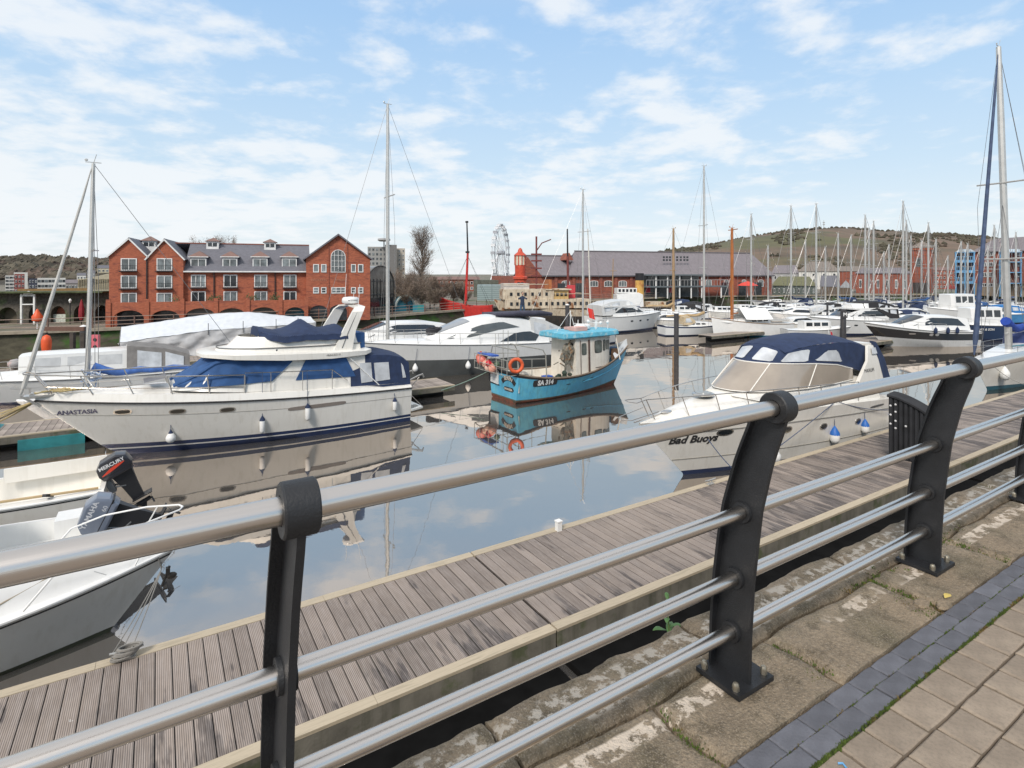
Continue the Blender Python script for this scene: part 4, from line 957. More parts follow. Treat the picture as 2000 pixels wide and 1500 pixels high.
    for o in kids(b):
        if any(o.name.startswith(q) for q in ('wheelhouse', 'window', 'door', 'roof', 'radar', 'life_raft', 'antennas', 'rear_window', 'grab_rail')):
            for v in o.data.vertices: v.co.x = 3.40 + (v.co.x - 2.95) * (1.22 if v.co.x > 2.95 else .62)
    # winch forward, hauler aft
    mb = MB(); mb.cyl((6.45, -.38, 1.72), (6.45, -.05, 1.72), .23, n=16); mb.build('winch_drum', pm('winch_blue', (.06, .13, .24), .5, var=.4), b); mb = MB(); mb.box((6.35, -.42, 1.6), (.35, .14, .55)); mb.cyl((6.3, -.50, 1.7), (6.3, -.44, 1.7), .2, n=12); mb.build('winch_frame', pm('rusty', (.14, .08, .045), .85, var=.4), b)
    rr = random.Random(6); mb = MB()
    mb.cyl((2.35, -.75, 1.75), (2.35, -.45, 1.75), .33, .22, 16); mb.cyl((2.5, -.8, 2.1), (2.5, -.5, 2.1), .20, .28, 14); mb.tube([(2.2, -.7, .6), (2.25, -.7, 1.3), (2.5, -.7, 2.5)], .05, 6); mb.tube([(2.7, -.5, 2.5), (2.45, -.85, 1.9), (2.3, -.7, 1.4)], .035, 6)
    for k in range(14): a = Vector((2.3 + rr.uniform(-.35, .35), -.7 + rr.uniform(-.3, .3), rr.uniform(.8, 2.2))); mb.tube([a, a + Vector((rr.uniform(-.3, .3), rr.uniform(-.2, .2), rr.uniform(-.3, .3)))], rr.uniform(.015, .05), 5)
    mb.build('net_hauler', pm('hauler_grey', (.16, .15, .12), .7, var=.5, vscale=8, col2=(.28, .16, .08), c2scale=5), b, smooth=40)
    mb = MB()
    for k in range(10): a = Vector((2.15 + rr.uniform(-.35, .3), -.75 + rr.uniform(-.3, .3), rr.uniform(.65, 1.2))); mb.ball(a, (rr.uniform(.08, .2), rr.uniform(.08, .16), rr.uniform(.05, .12)), 7, 4)
    mb.build('net_heap', pm('net_green', (.04, .06, .045), .95, var=.6, vscale=10), b)
    # stern gantry, rails and buoy cage
    gv = pm('galvanised', (.42, .42, .38), .55, .6, var=.2)
    mb = MB()
    for sg in (1, -1):
        y = sg * 1.12; mb.tube([(1.55, y, 1.05), (1.5, y, 2.0), (1.35, y, 2.25), (1.1, y * .98, 2.32)], .028, 6); mb.tube([(.05, y, 1.3), (.05, y, 2.0), (-.5, y, 2.0)], .02, 6); mb.tube([(1.5, y, 1.85), (.05, y, 1.95), (-.55, y, 1.95)], .018, 5); mb.tube([(.75, y, 1.1), (.75, y, 1.9)], .016, 5); mb.tube([(-.55, y, 1.95), (-.55, y, 1.28), (.0, y, 1.28)], .018, 5); mb.tube([(-.55, y, 1.6), (1.5, y, 1.5)], .012, 5)
    mb.tube([(1.1, -1.1, 2.32), (1.1, 1.1, 2.32)], .028, 6); mb.tube([(.05, -1.12, 2.32), (.05, 1.0, 2.32), (.05, 1.1, 2.0)], .03, 6); mb.tube([(.05, -1.12, 2.32), (.05, -1.12, 1.3)], .028, 6)
    for z in (1.28, 1.6, 1.95): mb.tube([(-.55, -1.12, z), (-.55, 1.6, z)], .016, 5)
    mb.tube([(-.55, 1.6, 1.28), (-.55, 1.6, 1.95), (.0, 1.5, 1.95)], .016, 5); mb.tube([(-.55, 1.6, 1.28), (0, 1.45, 1.28)], .016, 5)
    for y in (1.6, 1.3, .4, -.3, -.7): mb.tube([(-.55, y, 1.28), (-.55, y, 1.95)], .010, 4)
    mb.build('stern_rails', gv, b)
    mb = MB()
    for sg in (1, -1): mb.tube([(0.1, sg * .2, 1.3), (.12, sg * .2, 3.1)], .014, 5)
    mb.tube([(-.1, .5, 1.3), (-.1, .5, 2.9)], .010, 5); mb.build('dan_pole', gv, b)
    # transom scoop and lettering
    mb = MB(); mb.prism([(-.02, .35, .66), (-.02, .98, .70), (-.02, .98, 1.29), (-.02, .35, 1.29)], (-.05, 0, 0)); mb.build('transom_hatch', WHT(), b, smooth=None)
    mb = MB(); mb.prism([(-.012, 1.02, .60), (-.012, 1.22, .74), (-.012, 1.2, 1.3), (-.012, 1.02, 1.3)], (-.01, 0, 0)); mb.prism([(-.012, .3, .60), (-.012, 1.0, .62), (-.012, .9, .69), (-.012, .35, .66)], (-.01, 0, 0)); mb.build('transom_stain', blk, b, smooth=None)
    tf = lambda y, z, off=0: Vector((-off, y, z))
    arc = lambda k, z0: (lambda a: (-.42 - .80 * math.sin(a), z0 + .80 * math.cos(a) - .80))(k)
    outer = [arc(lerp(-.82, .82, k / 10), 1.16) for k in range(11)]; inner = [(-.42 - .58 * math.sin(lerp(.86, -.86, k / 10)), 1.16 - .80 + .58 * math.cos(lerp(.86, -.86, k / 10))) for k in range(11)]
    mb = MB(); P = [tf(y, z, .012) for y, z in outer] ; Qn = [tf(y, z, .012) for y, z in reversed(inner)]; strip(mb, P, Qn); mb.build('name_board', blk, b, smooth=None)
    def cur(x, y): a = x / .69; r = .69 + y; return Vector((-.03, -.42 - r * math.sin(a), .36 + r * math.cos(a)))
    lettering('SEREN', .235, cur, pm('name_cream', (.75, .66, .55), .5), b, bold=.006)
    panel(tf, [(-.02, .56), (-.12, .65), (-.74, .65), (-.84, .56), (-.74, .47), (-.12, .47)], blk, b, 'port_board', off=.012)
    lettering('SWANSEA', .135, lambda x, y: Vector((-.03, -.43 - x, .56 + y)), pm('name_cream', (.75, .66, .55), .5), b, bold=.004)
    hx = lambda x, z, off=0, sg=1: H.xz(x, z, off, sg)
    for sg in (1, -1): panel(hx, oval(.72, 1.98, .70, 1.0, 12, 8), blk, b, 'number_board', off=.012, sg=sg)
    lettering('SA 314', .30, lambda x, y: H.xz(1.35 + x * .92, .85 + y, .024, -1), WHT(), b, bold=.016)
    for x, z in ((2.7, .62), (3.75, .66), (4.3, .72)): both(hx, oval(x - .14, x + .14, z - .02, z + .02, 8), blk, b, 'scupper', off=.008)
    mb = MB(); mb.box((1.2, -.9, .72), (.5, .4, .4)); mb.build('fish_box', wh, b); mb = MB(); mb.box((1.7, -.95, 1.0), (.42, .3, .14)); mb.build('blue_box', pm('crate_blue', (.03, .10, .42), .5), b)
    mb = MB(); [mb.ball((.5 + .25 * k, -.85 + .1 * k, 1.22 - .1 * k), (.22, .2, .14), 8, 5) for k in range(3)]; mb.build('bait_sack', pm('sack', (.55, .50, .42), .9, bump=.5, bscale=9), b)
    for o in kids(b):
        if o.name.startswith('net_h'):
            for v in o.data.vertices: v.co.x += .65; v.co.y -= .08
    bpy.context.view_layer.update()
    ring_buoy('x', 'orange ring lifebuoy hung on the stern rail of the turquoise fishing boat', wpt(b, (-.15, -1.22, 1.72)), (R(90), 0, R(8)), .27, .075)
    i = 0
    for (x, y, z, r, c, n) in ((-.35, 1.25, 1.66, .21, (.70, .20, .16), 'salmon'), (-.3, 1.45, 1.74, .19, (.65, .12, .05), 'orange'), (-.3, .98, 1.50, .16, (.72, .42, .32), 'pale peach'), (-.38, .62, 1.58, .125, (.60, .015, .03), 'crimson'), (-.3, .45, 1.36, .17, (.72, .33, .24), 'light coral'), (-.3, .78, 1.36, .15, (.75, .50, .40), 'cream peach'), (-.2, 1.15, 1.88, .10, (.06, .06, .12), 'black and white'), (-.28, .1, 1.6, .11, (.08, .12, .07), 'dark green')):
        t = thing('float_buoy', '%s float buoy in the rail cage at the stern of the turquoise boat' % n, 'buoy', wpt(b, (x, y, z)), 0, 'buoys in the stern cage of the turquoise boat')
        mb = MB(); r *= 1.22; mb.ball((0, 0, 0), r, 14, 9); mb.build('float', pm('buoy_%d' % i, c, .5, var=.2, vscale=6), t, smooth=80); mb = MB(); mb.cyl((0, 0, r * .9), (0, 0, r * 1.25), r * .22, n=8); mb.build('eye', pm('buoy_%d' % i, c), t); i += 1
    mb = MB(); mb.box((0, 0, -.02), (.40, 1.2, .07)); o = mb.build('folded_net', pm('crate_blue', (.03, .10, .42), .5)); o.location = wpt(b, (-.25, .9, 1.97)); o.rotation_euler = b.rotation_euler; tag(o, 'blue netting bundle on top of the stern cage of the turquoise boat', 'net')
    mb = MB(); mb.tube(sag(wpt(b, (-.1, 1.1, 1.15)), Vector((-3.1, 24.8, DZ)), .06), .016, 5); tag(mb.build('mooring_rope', pm('rope_green', (.25, .36, .30), .9)), 'pale green rope from the stern of the turquoise boat to the walkway', 'rope')
seren()

# ================================================================ OPEN BOATS LOWER LEFT
def outboard(label, loc, rz, tilt, col, body, logo, logosize, stripe=None, s=1.0):
    t = thing('outboard_motor', label, 'outboard motor', loc, rz); t.rotation_euler = (0, tilt, rz); t.scale = (s, s, s)
    m = pm(col, body, .28, var=.1, spec=.6, coat=.3)
    # x points aft; cowl above the origin
    P = [(-.30, .0), (-.36, .16), (-.34, .34), (-.22, .46), (.12, .50), (.30, .40), (.34, .20), (.28, .02)]
    mb = MB(); rings = []
    for y, k in ((-.21, .82), (-.19, .95), (-.12, 1.0), (.12, 1.0), (.19, .95), (.21, .82)): rings.append([(x * k, y, .25 + (z - .25) * k) for x, z in P])
    mb.loft(rings, 0, True, True); mb.build('cowl', m, t, smooth=28)
    mb = MB(); mb.loft([[(-.31, -.205, .10), (.32, -.205, .12), (.32, .205, .12), (-.31, .205, .10)], [(-.32, -.215, .13), (.33, -.215, .15), (.33, .215, .15), (-.32, .215, .13)]], 0, True, True); mb.build('cowl_band', pm('motor_dark', (.02, .021, .024), .4), t, smooth=20)
    mb = MB(); mb.loft([[(-.16, -.12, .03), (.26, -.10, .05), (.26, .10, .05), (-.16, .12, .03)], [(-.08, -.08, -.35), (.22, -.06, -.35), (.22, .06, -.35), (-.08, .08, -.35)], [(-.03, -.05, -.75), (.20, -.03, -.75), (.20, .03, -.75), (-.03, .05, -.75)]], 0, True, True); mb.box((.16, 0, -.72), (.42, .30, .02)); mb.tube([(-.12, 0, -.86), (.05, 0, -.88), (.28, 0, -.86)], [.02, .06, .045], 10); mb.add([(-.02, .0, -.9), (.18, .0, -.9), (.12, .0, -1.05)], [(0, 1, 2)])
    mb.build('leg', pm('motor_dark', (.02, .021, .024), .4), t, smooth=35)
    mb = MB()
    for k in range(3):
        a = k * 2.094 + .4; mb.grid(lambda u_, v_: (.30 + .03 * (v_ - .5), u_ * .15 * math.cos(a) + .05 * (v_ - .5) * -math.sin(a) * (1 - (u_ - .6) ** 2), -.86 + u_ * .15 * math.sin(a) + .09 * (v_ - .5) * math.cos(a)), 3, 3)
    mb.build('propeller', BLK(), t)
    mb = MB(); mb.box((-.26, 0, -.14), (.12, .26, .34)); mb.tube([(-.22, .09, -.2), (.0, .07, -.30)], .02, 6); mb.tube([(-.22, -.09, -.2), (.0, -.07, -.30)], .02, 6); mb.build('bracket', pm('bracket_grey', (.20, .21, .22), .4, .5), t, smooth=20)
    return t
def open_boat(name, label, s_stern, t, hdg, L, B, F, mat, cab=None, over=.9):
    f = 1 if hdg > 0 else -1; p = Q(s_stern, t); b = boat(name, label, 'motor boat', (p.x, p.y), (f * U.x, f * U.y))
    H = Hull(L, B, F, over=over, rake=.95, tw=.90, e1=2.8, e0=2.1, wl=.80)
    H.mesh([(-.2, 1), (.04, 1), (.07, 0), (.86, 0), (.90, 2), (.935, 0), (1.0, 0)], [mat, pm('hull_foul', (.06, .07, .045), .9, var=.4), RUB()], b, nu=34)
    H.strake(1.0, .026, WHT(), b, 'gunwale_moulding', off=.0)
    return b, H
def lower_left_boats():
    g = GEL()
    # nearest boat, bow to the right
    b, H = open_boat('cuddy_boat', 'nearest boat, white cuddy cabin boat pointing right with a bow rail, lower left', -5.75, 10.85, 1, 6.0, 2.15, (.86, .84, 1.10), g)
    def dk(u_, v_):
        u = min(1 - (1 - u_) ** 1.3, .99); p = H.side(u, 1); q = (v_ - .5) * 2
        side_ = max(0, 1 - (abs(q) / .80) ** 6) if abs(q) < .80 else 0
        h = interp([0, 1.2, 1.5, 3.6, 4.6, 5.3, 5.8], [.02, .02, .42, .52, .30, .10, .0], p.x)
        return (p.x, p.y * q, p.z + .05 * (1 - abs(q)) + h * side_ + .03 * (abs(q) < .86))
    mb = MB(); mb.grid(dk, 44, 30); mb.build('deck', GELW(), b, smooth=50)
    mb = MB(); mb.grid(lambda u_, v_: Vector(dk(lerp(.60, .69, u_), lerp(.36, .64, v_))) + Vector((0, 0, .03)), 8, 8)
    mb.build('deck_hatch', pm('hatch_blue', (.42, .50, .58), .3), b)
    mb = MB(); pts = [Vector(dk(a, c)) + Vector((0, 0, .016)) for a, c in ((.42, .12), (.55, .12), (.66, .2), (.70, .26))]; mb.tube(pts, .012, 5); mb.build('deck_seam', pm('seam_tan', (.35, .30, .22), .6), b)
    W_ = [(2.95, .74, 1.34), (3.35, .66, 1.38), (3.6, .0, 1.42)]; W2 = [(2.55, .66, 1.80), (2.8, .58, 1.84), (3.0, .0, 1.88)]
    fl = lambda a: [Vector(p) for p in a] + [Vector((p[0], -p[1], p[2])) for p in reversed(a[:-1])]
    mb = MB(); strip(mb, fl(W_), fl(W2)); mb.build('windscreen', pm('clear_screen', (.45, .47, .46), .1, spec=.8), b); mb = MB(); mb.tube(fl(W2), .025, 6); mb.tube(fl(W_), .02, 6); [mb.tube([fl(W_)[k], fl(W2)[k]], .022, 5) for k in range(5)]; mb.build('screen_frame', WHT(), b)
    mb = MB()
    for sg in (1, -1):
        mb.tube([(4.2, .82 * sg, 1.02), (4.55, .80 * sg, 1.44), (5.0, .62 * sg, 1.62), (5.6, .36 * sg, 1.72), (6.05, .12 * sg, 1.74), (6.1, 0, 1.74)], .015, 6)
        mb.tube([(5.45, .42 * sg, 1.12), (5.75, .28 * sg, 1.73)], .012, 5)
    mb.build('bow_rail', WHT(), b)
    mb = MB(); mb.tube([H.xz(5.1, 1.1, .02, -1), H.xz(4.95, .9, .05, -1) + Vector((0, 0, .3))], .006, 4); mb.box((5.62, 0, 1.13), (.16, .10, .06)); mb.build('bow_cleat', ALU(), b)
    mb = MB(); p = H.side(.985, 1); mb.box((p.x - .02, 0, .74), (.10, .14, .16)); mb.ball((p.x + .06, -.02, .60), (.13, .05, .09), 10, 5); mb.bar((p.x + .02, 0, .85), (p.x - .16, -.04, .38), .07, .04); mb.bar((p.x - .10, .08, .42), (p.x - .08, -.15, .34), .09, .05); mb.v = [(p.x - .02 + (x_ - p.x + .02) * .62, y_ * .62, .74 + (z_ - .74) * .62) for x_, y_, z_ in mb.v]; mb.build('anchor', pm('anchor_dark', (.03, .028, .025), .6), b)
    for ki, (a, c) in enumerate((((5.75, -.12, 1.05), Q(-.42, 9.07, DZ + .1)), ((5.8, -.10, .95), Q(-.30, 9.07, DZ + .1)), ((5.78, -.11, 1.0), Q(-.52, 9.1, DZ + .08)))):
        mb = MB(); mb.tube([wpt(b, a)] + sag(wpt(b, (5.8, -.15, .85)), c, .03), .008, 5); tag(mb.build('bow_line', ROPEW()), ('thin line at the left, from the nearest bow to the roped cleat', 'thin line at the right, from the nearest bow to the roped cleat', 'middle thin line from the nearest bow to the roped cleat')[ki], 'rope', 'bow lines of the nearest boat')
    # engine cover / console boat behind it
    def liner(b, H, m, u1=.62, floor=.35, rim=.14, u0=.0):
        mb = MB(); us = [lerp(u0, u1, k / 16) for k in range(17)]
        for sg in (1, -1):
            a = [H.side(u, 1, sg) + Vector((0, 0, .02)) for u in us]; c = [Vector((p.x, p.y - sg * rim, p.z + .02)) for p in a]; d = [Vector((p.x, p.y - sg * .03, floor)) for p in c]; strip(mb, a, c); strip(mb, c, d); strip(mb, d, [Vector((p.x, 0, floor)) for p in d])
        a = H.side(u0, 1, 1).y - rim; mb.box((us[0] + .05, 0, (H.sz(0) + floor) / 2), (.10, 2 * a, H.sz(0) - floor)); q = H.side(u1, 1, 1); mb.box((q.x, 0, (q.z + floor) / 2 + .04), (.05, 2 * (q.y - rim) + .02, q.z - floor + .08)); mb.build('cockpit_liner', m, b, smooth=30)
        mb = MB()
        def fd(u_, v_):
            u = min(lerp(u1, 1, 1 - (1 - u_) ** 1.3), .99); p = H.side(u, 1); q = (v_ - .5) * 2; return (p.x, p.y * q, p.z + .02 + .16 * (1 - abs(q) ** 3) * min(1, u_ * 6))
        mb.grid(fd, 16, 10); mb.build('foredeck', m, b, smooth=50)
    b, H = open_boat('open_boat', 'white open boat with a grey tilted outboard, second from the near pontoon', -.95, 13.5, -1, 5.6, 2.1, (.66, .78, 1.0), GELW()); liner(b, H, GELW())
    K = Cab([(1.7, .5, .35, .42, 1.35, .03), (2.3, .5, .35, .42, 1.40, .04), (2.6, .46, .35, .36, 1.25, .03)]); K.build(GELW(), b, 'console')
    mb = MB(); mb.prism([(2.2, -.44, 1.38), (2.65, -.40, 1.25), (2.42, -.36, 1.72), (2.25, -.40, 1.74)], (0, .8, 0)); mb.build('console_screen', pm('clear_screen', (.45, .47, .46), .1, spec=.8), b)
    mb = MB(); mb.box((.45, -.55, .62), (.55, .55, .5)); mb.build('seat_locker', GELW(), b, smooth=20)
    outboard('grey blue outboard motor tilted up, YAMAHA lettering, on the second open boat', wpt(b, (-.22, .15, .92)), b.rotation_euler.z + math.pi, R(-64), 'yamaha_grey', (.145, .17, .22), 'YAMAHA', .12, s=1.08)
    b2, H2 = open_boat('open_boat', 'cream open boat with black outboard and boarding pole, third from the near pontoon', -1.0, 16.2, -1, 6.4, 2.3, (.85, .92, 1.2), GEL()); liner(b2, H2, GEL(), .6, .4, .17)
    mb = MB(); mb.box((1.0, -.75, 1.02), (1.9, .06, .32)); mb.build('side_board', GEL(), b2, smooth=20)
    mb = MB(); mb.prism([(2.3, -1.15, .95), (2.9, -1.15, .98), (2.75, -1.1, 2.5), (2.5, -1.1, 2.5)], (0, .12, 0)); mb.build('wheel_shelter', GELW(), b2); mb = MB(); mb.tube([(2.35, -.5, .5), (2.4, -.5, 2.7)], .035, 6); mb.build('shelter_pole', SSTL(), b2)
    mb = MB(); mb.tube([(.1, .95, .93), (3.3, 1.0, 1.02)], .028, 6); mb.build('oar', pm('bamboo', (.45, .33, .18), .7), b2); 
    for x in (.9, 1.9): mb = MB(); mb.bar((x, .85, .90), (x + .1, 1.1, 1.0), .07, .06); mb.build('oar_rest', RUB(), b2)
    o2 = outboard('black outboard motor with red swoosh and MERCURY lettering', wpt(b2, (-.25, .1, .93)), b2.rotation_euler.z + math.pi, R(-24), 'mercury_black', (.022, .022, .028), 'MERCURY', .12, s=1.0)
    # lettering on the near side of the cowls (local -y faces the quay when the motor points right)
    for o, txt, size, c in ((o2, 'MERCURY', .115, (.7, .7, .7)),):
        lettering(txt, size, lambda x, y: Vector((x - .02, -.2125, .335 + y)), pm('decal_white', (.72, .72, .72), .4), o, 'lettering', bold=.003)
        mb = MB(); A1 = [Vector((-.28 + .5 * k / 8, -.214, .16 + .11 * (k / 8) ** 1.6)) for k in range(9)]; A2 = [Vector((-.28 + .5 * k / 8, -.214, .16 + .11 * (k / 8) ** 1.6 + .075 * math.sin(math.pi * (k / 8) * .9 + .15))) for k in range(9)]; strip(mb, A1, A2); mb.build('red_swoosh', pm('decal_red', (.62, .06, .03), .4), o, norm=False)
    o1 = [o for o in bpy.data.objects if o.name == 'outboard_motor'][0]
    lettering('YAMAHA', .115, lambda x, y: Vector((x, -.2125, .36 + y)), pm('decal_silver', (.55, .56, .58), .4), o1, 'lettering', bold=.003)
    lettering('60', .10, lambda x, y: Vector((x + .16, -.2125, .20 + y)), pm('decal_silver', (.55, .56, .58), .4), o1, 'lettering')
lower_left_boats()

# ================================================================ GENERIC YACHTS AND CRUISERS
def spar(root, x, h, z0, r=.065, m=None, spreaders=(.5,), sw=.55, top=True, rake=0.0):
    m = m or ALU(); mb = MB(); mb.tube([(x - rake, 0, z0), (x - rake * .25, 0, lerp(z0, h, .75)), (x, 0, h)], [r, r * .95, r * .7], 8)
    mb.build('mast', m, root)
    mb = MB()
    for f in spreaders: z = lerp(z0, h, f); mb.tube([(x - .1, -sw, z + .03), (x, 0, z), (x - .1, sw, z + .03)], r * .28, 5)
    if top: mb.tube([(x, 0, h), (x - .1, .05, h + .35)], .012, 4); mb.bar((x - .25, 0, h + .04), (x + .25, 0, h + .04), .03, .03); mb.ball((x + .22, 0, h + .12), (.06, .03, .05), 6, 4)
    mb.build('spreaders', m, root)
def rigging(root, H, x, h, mh, r=.010, bow=None, stern=None, ch=.45, frac=1.0, m=None):
    mb = MB(); m = m or pm('wire', (.22, .22, .22), .4, .7)
    p = H.side(min(.97, (x - .25) / H.Lw * .95), 1)
    for sg in (1, -1): mb.tube([(x - .1, p.y * sg * .97, p.z), (x - .1, sg * ch, lerp(1, h, .5)), (x, 0, h * frac)], r, 4); mb.tube([(x + .3, p.y * sg * .95, p.z), (x, 0, lerp(1, h, .5))], r, 4)
    if stern is not None: mb.tube([(stern, 0, H.sz(0) + .1), (x, 0, h)], r, 4)
    if bow is not None: mb.tube([(bow, 0, H.sz(1) + .1), (x, 0, h * frac)], r, 4)
    mb.build('rigging', m, root)
HC = {}
def yacht(label, S, hd, L, B=None, F=(.85, .80, 1.15), mast=None, mx=None, hull=None, stripe=None, cover=None, hood=None, boomL=None, genoa=None, mastm=None, mr=.065, name='sailing_yacht', group=None, rails=True, spre=(.5,), over=None, detail=True, lean=0.0, cat='yacht', rake=0.0, wr=.010):
    b = boat(name, label, cat, S, hd, group, roll=lean); B = B or L * .31; over = over or L * .13
    H = Hull(L, B, F, over=over, rake=1.0, tw=.66, e1=2.3, e0=1.8, wl=.84)
    hm = hull or GELW(); sm = stripe or BOOT(); H.mesh([(-.2, 1), (.06, 1), (.12, 0), (.80, 0), (.86, 1), (1.0, 0)] if not hull else [(-.2, 1), (.06, 1), (.12, 0), (1.0, 0)], [hm, sm], b, nu=22)
    H.deck(GELW(), b, cam=.06)
    mx = mx if mx is not None else L * .58; k = L / 9.0; dz = H.sz(.5)
    K = Cab([(L * .30, B * .30, dz, B * .25, dz + .42 * k, .06), (L * .5, B * .29, dz, B * .24, dz + .40 * k, .06), (mx + .8 * k, B * .22, dz + .05, B * .17, dz + .26 * k, .05), (mx + 1.5 * k, B * .10, dz + .08, B * .07, dz + .12 * k, .02)]); K.build(GELW(), b, 'coachroof')
    if detail:
        for i in range(3): x0 = L * .33 + i * L * .075; both(lambda x, v, off=0, sg=1: K.side(x, v, off, sg), [(x0, .35), (x0 + L * .055, .35), (x0 + L * .055, .75), (x0, .75)], DKGL(), b, 'cabin_window', off=.012)
        mb = MB(); mb.box((L * .15, 0, dz + .12), (L * .22, B * .42, .10)); mb.build('cockpit', pm('cockpit_grey', (.4, .39, .36), .6), b)
    if mast:
        spar(b, mx, mast, dz + .3 * k, mr, mastm, spre, sw=B * .30, rake=rake); rigging(b, H, mx, mast, mast, r=wr, bow=None if genoa else L - .1, stern=.1, ch=B * .30)
        bl = boomL or L * .38; bz = dz + .95 * k
        mb = MB(); mb.tube([(mx - .05, 0, bz), (mx - bl, 0, bz + .05)], .05 * max(1, k), 6); mb.build('boom', mastm or ALU(), b)
        if cover:
            mb = MB(); n = 9; mb.tube([(lerp(mx + .02, mx - bl, i / n), 0, bz + .14 * k + (.32 * k if i == 0 else .12 * k if i == 1 else .04 * math.sin(i * 2))) for i in range(n + 1)], [lerp(.17, .09, i / n) * k for i in range(n + 1)], 8)
            mb.v = [(x, y, z if z > bz else bz - (bz - z) * .3) for x, y, z in mb.v]; mb.build('sail_cover', cover, b, smooth=60)
        if genoa:
            mb = MB(); mb.tube([(L - .15, 0, H.sz(1) + .2), (lerp(L - .15, mx, .05), 0, lerp(H.sz(1), mast, .06)), (lerp(L - .15, mx, .85), 0, lerp(H.sz(1), mast, .85)), (mx + .05, 0, mast * .985)], [.03, .085 * k, .045 * k, .015], 8); mb.build('furled_genoa', genoa, b)
    if hood:
        K2 = Cab([(L * .24, B * .30, dz + .1, B * .26, dz + 1.0 * k, .06), (L * .32, B * .30, dz + .1, B * .26, dz + 1.05 * k, .06), (L * .40, B * .28, dz + .3, B * .22, dz + .6 * k, .05)]); K2.build(hood, b, 'spray_hood', smooth=50)
        both(lambda x, v, off=0, sg=1: K2.side(x, v, off, sg), [(L * .26, .3), (L * .35, .3), (L * .33, .8), (L * .27, .8)], VINYL(), b, 'hood_window', off=.015)
    if rails: H.guard(SSTL(), b, h=.5 * max(.8, k), u0=.03, u1=.95, n=6, r=.010, pulpit=.15, inset=.06, rails=(1.0, .55))
    return b, H
def cruiser(label, S, hd, L, B=None, F=(1.2, 1.3, 1.7), hull=None, low=None, lowf=.35, style='sport', canopy=None, group=None, name='motor_cruiser', ports=3, over=None, roof_h=None, win=None, rails=True, cat='motor cruiser'):
    b = boat(name, label, cat, S, hd, group); B = B or L * .31; over = over or L * .15
    H = Hull(L, B, F, over=over, rake=.9, tw=.94, e1=3.0, e0=2.2, wl=.88); hm = hull or GELW(); lm = low or BOOT()
    H.mesh([(-.2, 1), (.08 if not low else lowf, 1), (.12 if not low else lowf + .01, 0), (1.0, 0)], [hm, lm], b, nu=24); H.strake(.97, .02, pm('trim_grey', (.12, .12, .12), .5), b)
    k = L / 10; dz = H.sz(.45); rh = roof_h or 1.0 * k; wm = win or DKGL()
    def fdk(u_, v_):
        u = min(1 - (1 - u_) ** 1.3, .99); p = H.side(u, 1); q = (v_ - .5) * 2; return (p.x, p.y * q, p.z + interp([0, L * .3, L * .6, L * .9, L], [.03, .12, .34 * k, .15, .0], p.x) * (1 - abs(q) ** 2.5))
    mb = MB(); mb.grid(fdk, 22, 10); mb.build('deck', hull if (hull and not low) and False else GELW(), b, smooth=60)
    if style == 'sport':
        K = Cab([(L * .10, B * .42, dz, B * .34, dz + rh * .8, .05), (L * .25, B * .42, dz, B * .33, dz + rh, .08), (L * .48, B * .40, dz + .05, B * .30, dz + rh * 1.02, .10), (L * .60, B * .34, dz + .15, B * .24, dz + rh * .66, .08), (L * .72, B * .22, dz + .25, B * .12, dz + rh * .34, .03)]); K.build(GELW(), b, 'cabin')
        both(lambda x, v, off=0, sg=1: K.side(x, v, off, sg), [(L * .14, .35), (L * .62, .35), (L * .55, .72), (L * .44, .90), (L * .20, .86)], wm, b, off=.02)
        mb = MB(); mb.grid(lambda u_, v_: K.top(lerp(L * .50, L * .69, u_), (v_ - .5) * 1.85, .02), 6, 6); mb.build('windscreen', wm, b)
    elif style == 'fly':
        K = Cab([(L * .16, B * .42, dz, B * .38, dz + rh, .04), (L * .5, B * .42, dz, B * .37, dz + rh, .05), (L * .60, B * .36, dz + .1, B * .30, dz + rh * .7, .05), (L * .72, B * .24, dz + .25, B * .18, dz + rh * .3, .03)]); K.build(GELW(), b, 'saloon')
        both(lambda x, v, off=0, sg=1: K.side(x, v, off, sg), [(L * .20, .35), (L * .62, .4), (L * .54, .88), (L * .20, .88)], wm, b, off=.02)
        mb = MB(); mb.box((L * .30, 0, dz + rh + .08), (L * .52, B * .86, .14)); mb.v = [(x, y * (1 if x < L * .3 else .8), z) for x, y, z in mb.v]; mb.build('flybridge_floor', GELW(), b, smooth=20)
        K3 = Cab([(L * .14, B * .36, dz + rh + .1, B * .33, dz + rh * 1.55, .02), (L * .42, B * .36, dz + rh + .1, B * .31, dz + rh * 1.6, .02), (L * .52, B * .2, dz + rh + .1, B * .1, dz + rh * 1.5, .0)]); K3.build(GELW(), b, 'flybridge')
        mb = MB(); mb.grid(lambda u_, v_: K.top(lerp(L * .52, L * .70, u_), (v_ - .5) * 1.85, .02), 6, 6); mb.build('windscreen', wm, b)
    else:
        K = Cab([(L * .25, B * .36, dz - .1, B * .32, dz + rh * 1.25, .05), (L * .62, B * .36, dz, B * .30, dz + rh * 1.25, .05), (L * .66, B * .28, dz, B * .22, dz + rh * 1.2, .05)]); K.build(GELW(), b, 'wheelhouse')
        for i in range(3): x0 = L * (.28 + .115 * i); both(lambda x, v, off=0, sg=1: K.side(x, v, off, sg), [(x0, .5), (x0 + L * .09, .5), (x0 + L * .09, .88), (x0, .88)], wm, b, off=.015)
        panel(lambda y, z, off=0: Vector((L * .655 + off, y, z)), [(-B * .2, dz + rh * .6), (B * .2, dz + rh * .6), (B * .18, dz + rh * 1.1), (-B * .18, dz + rh * 1.1)], wm, b, off=.03)
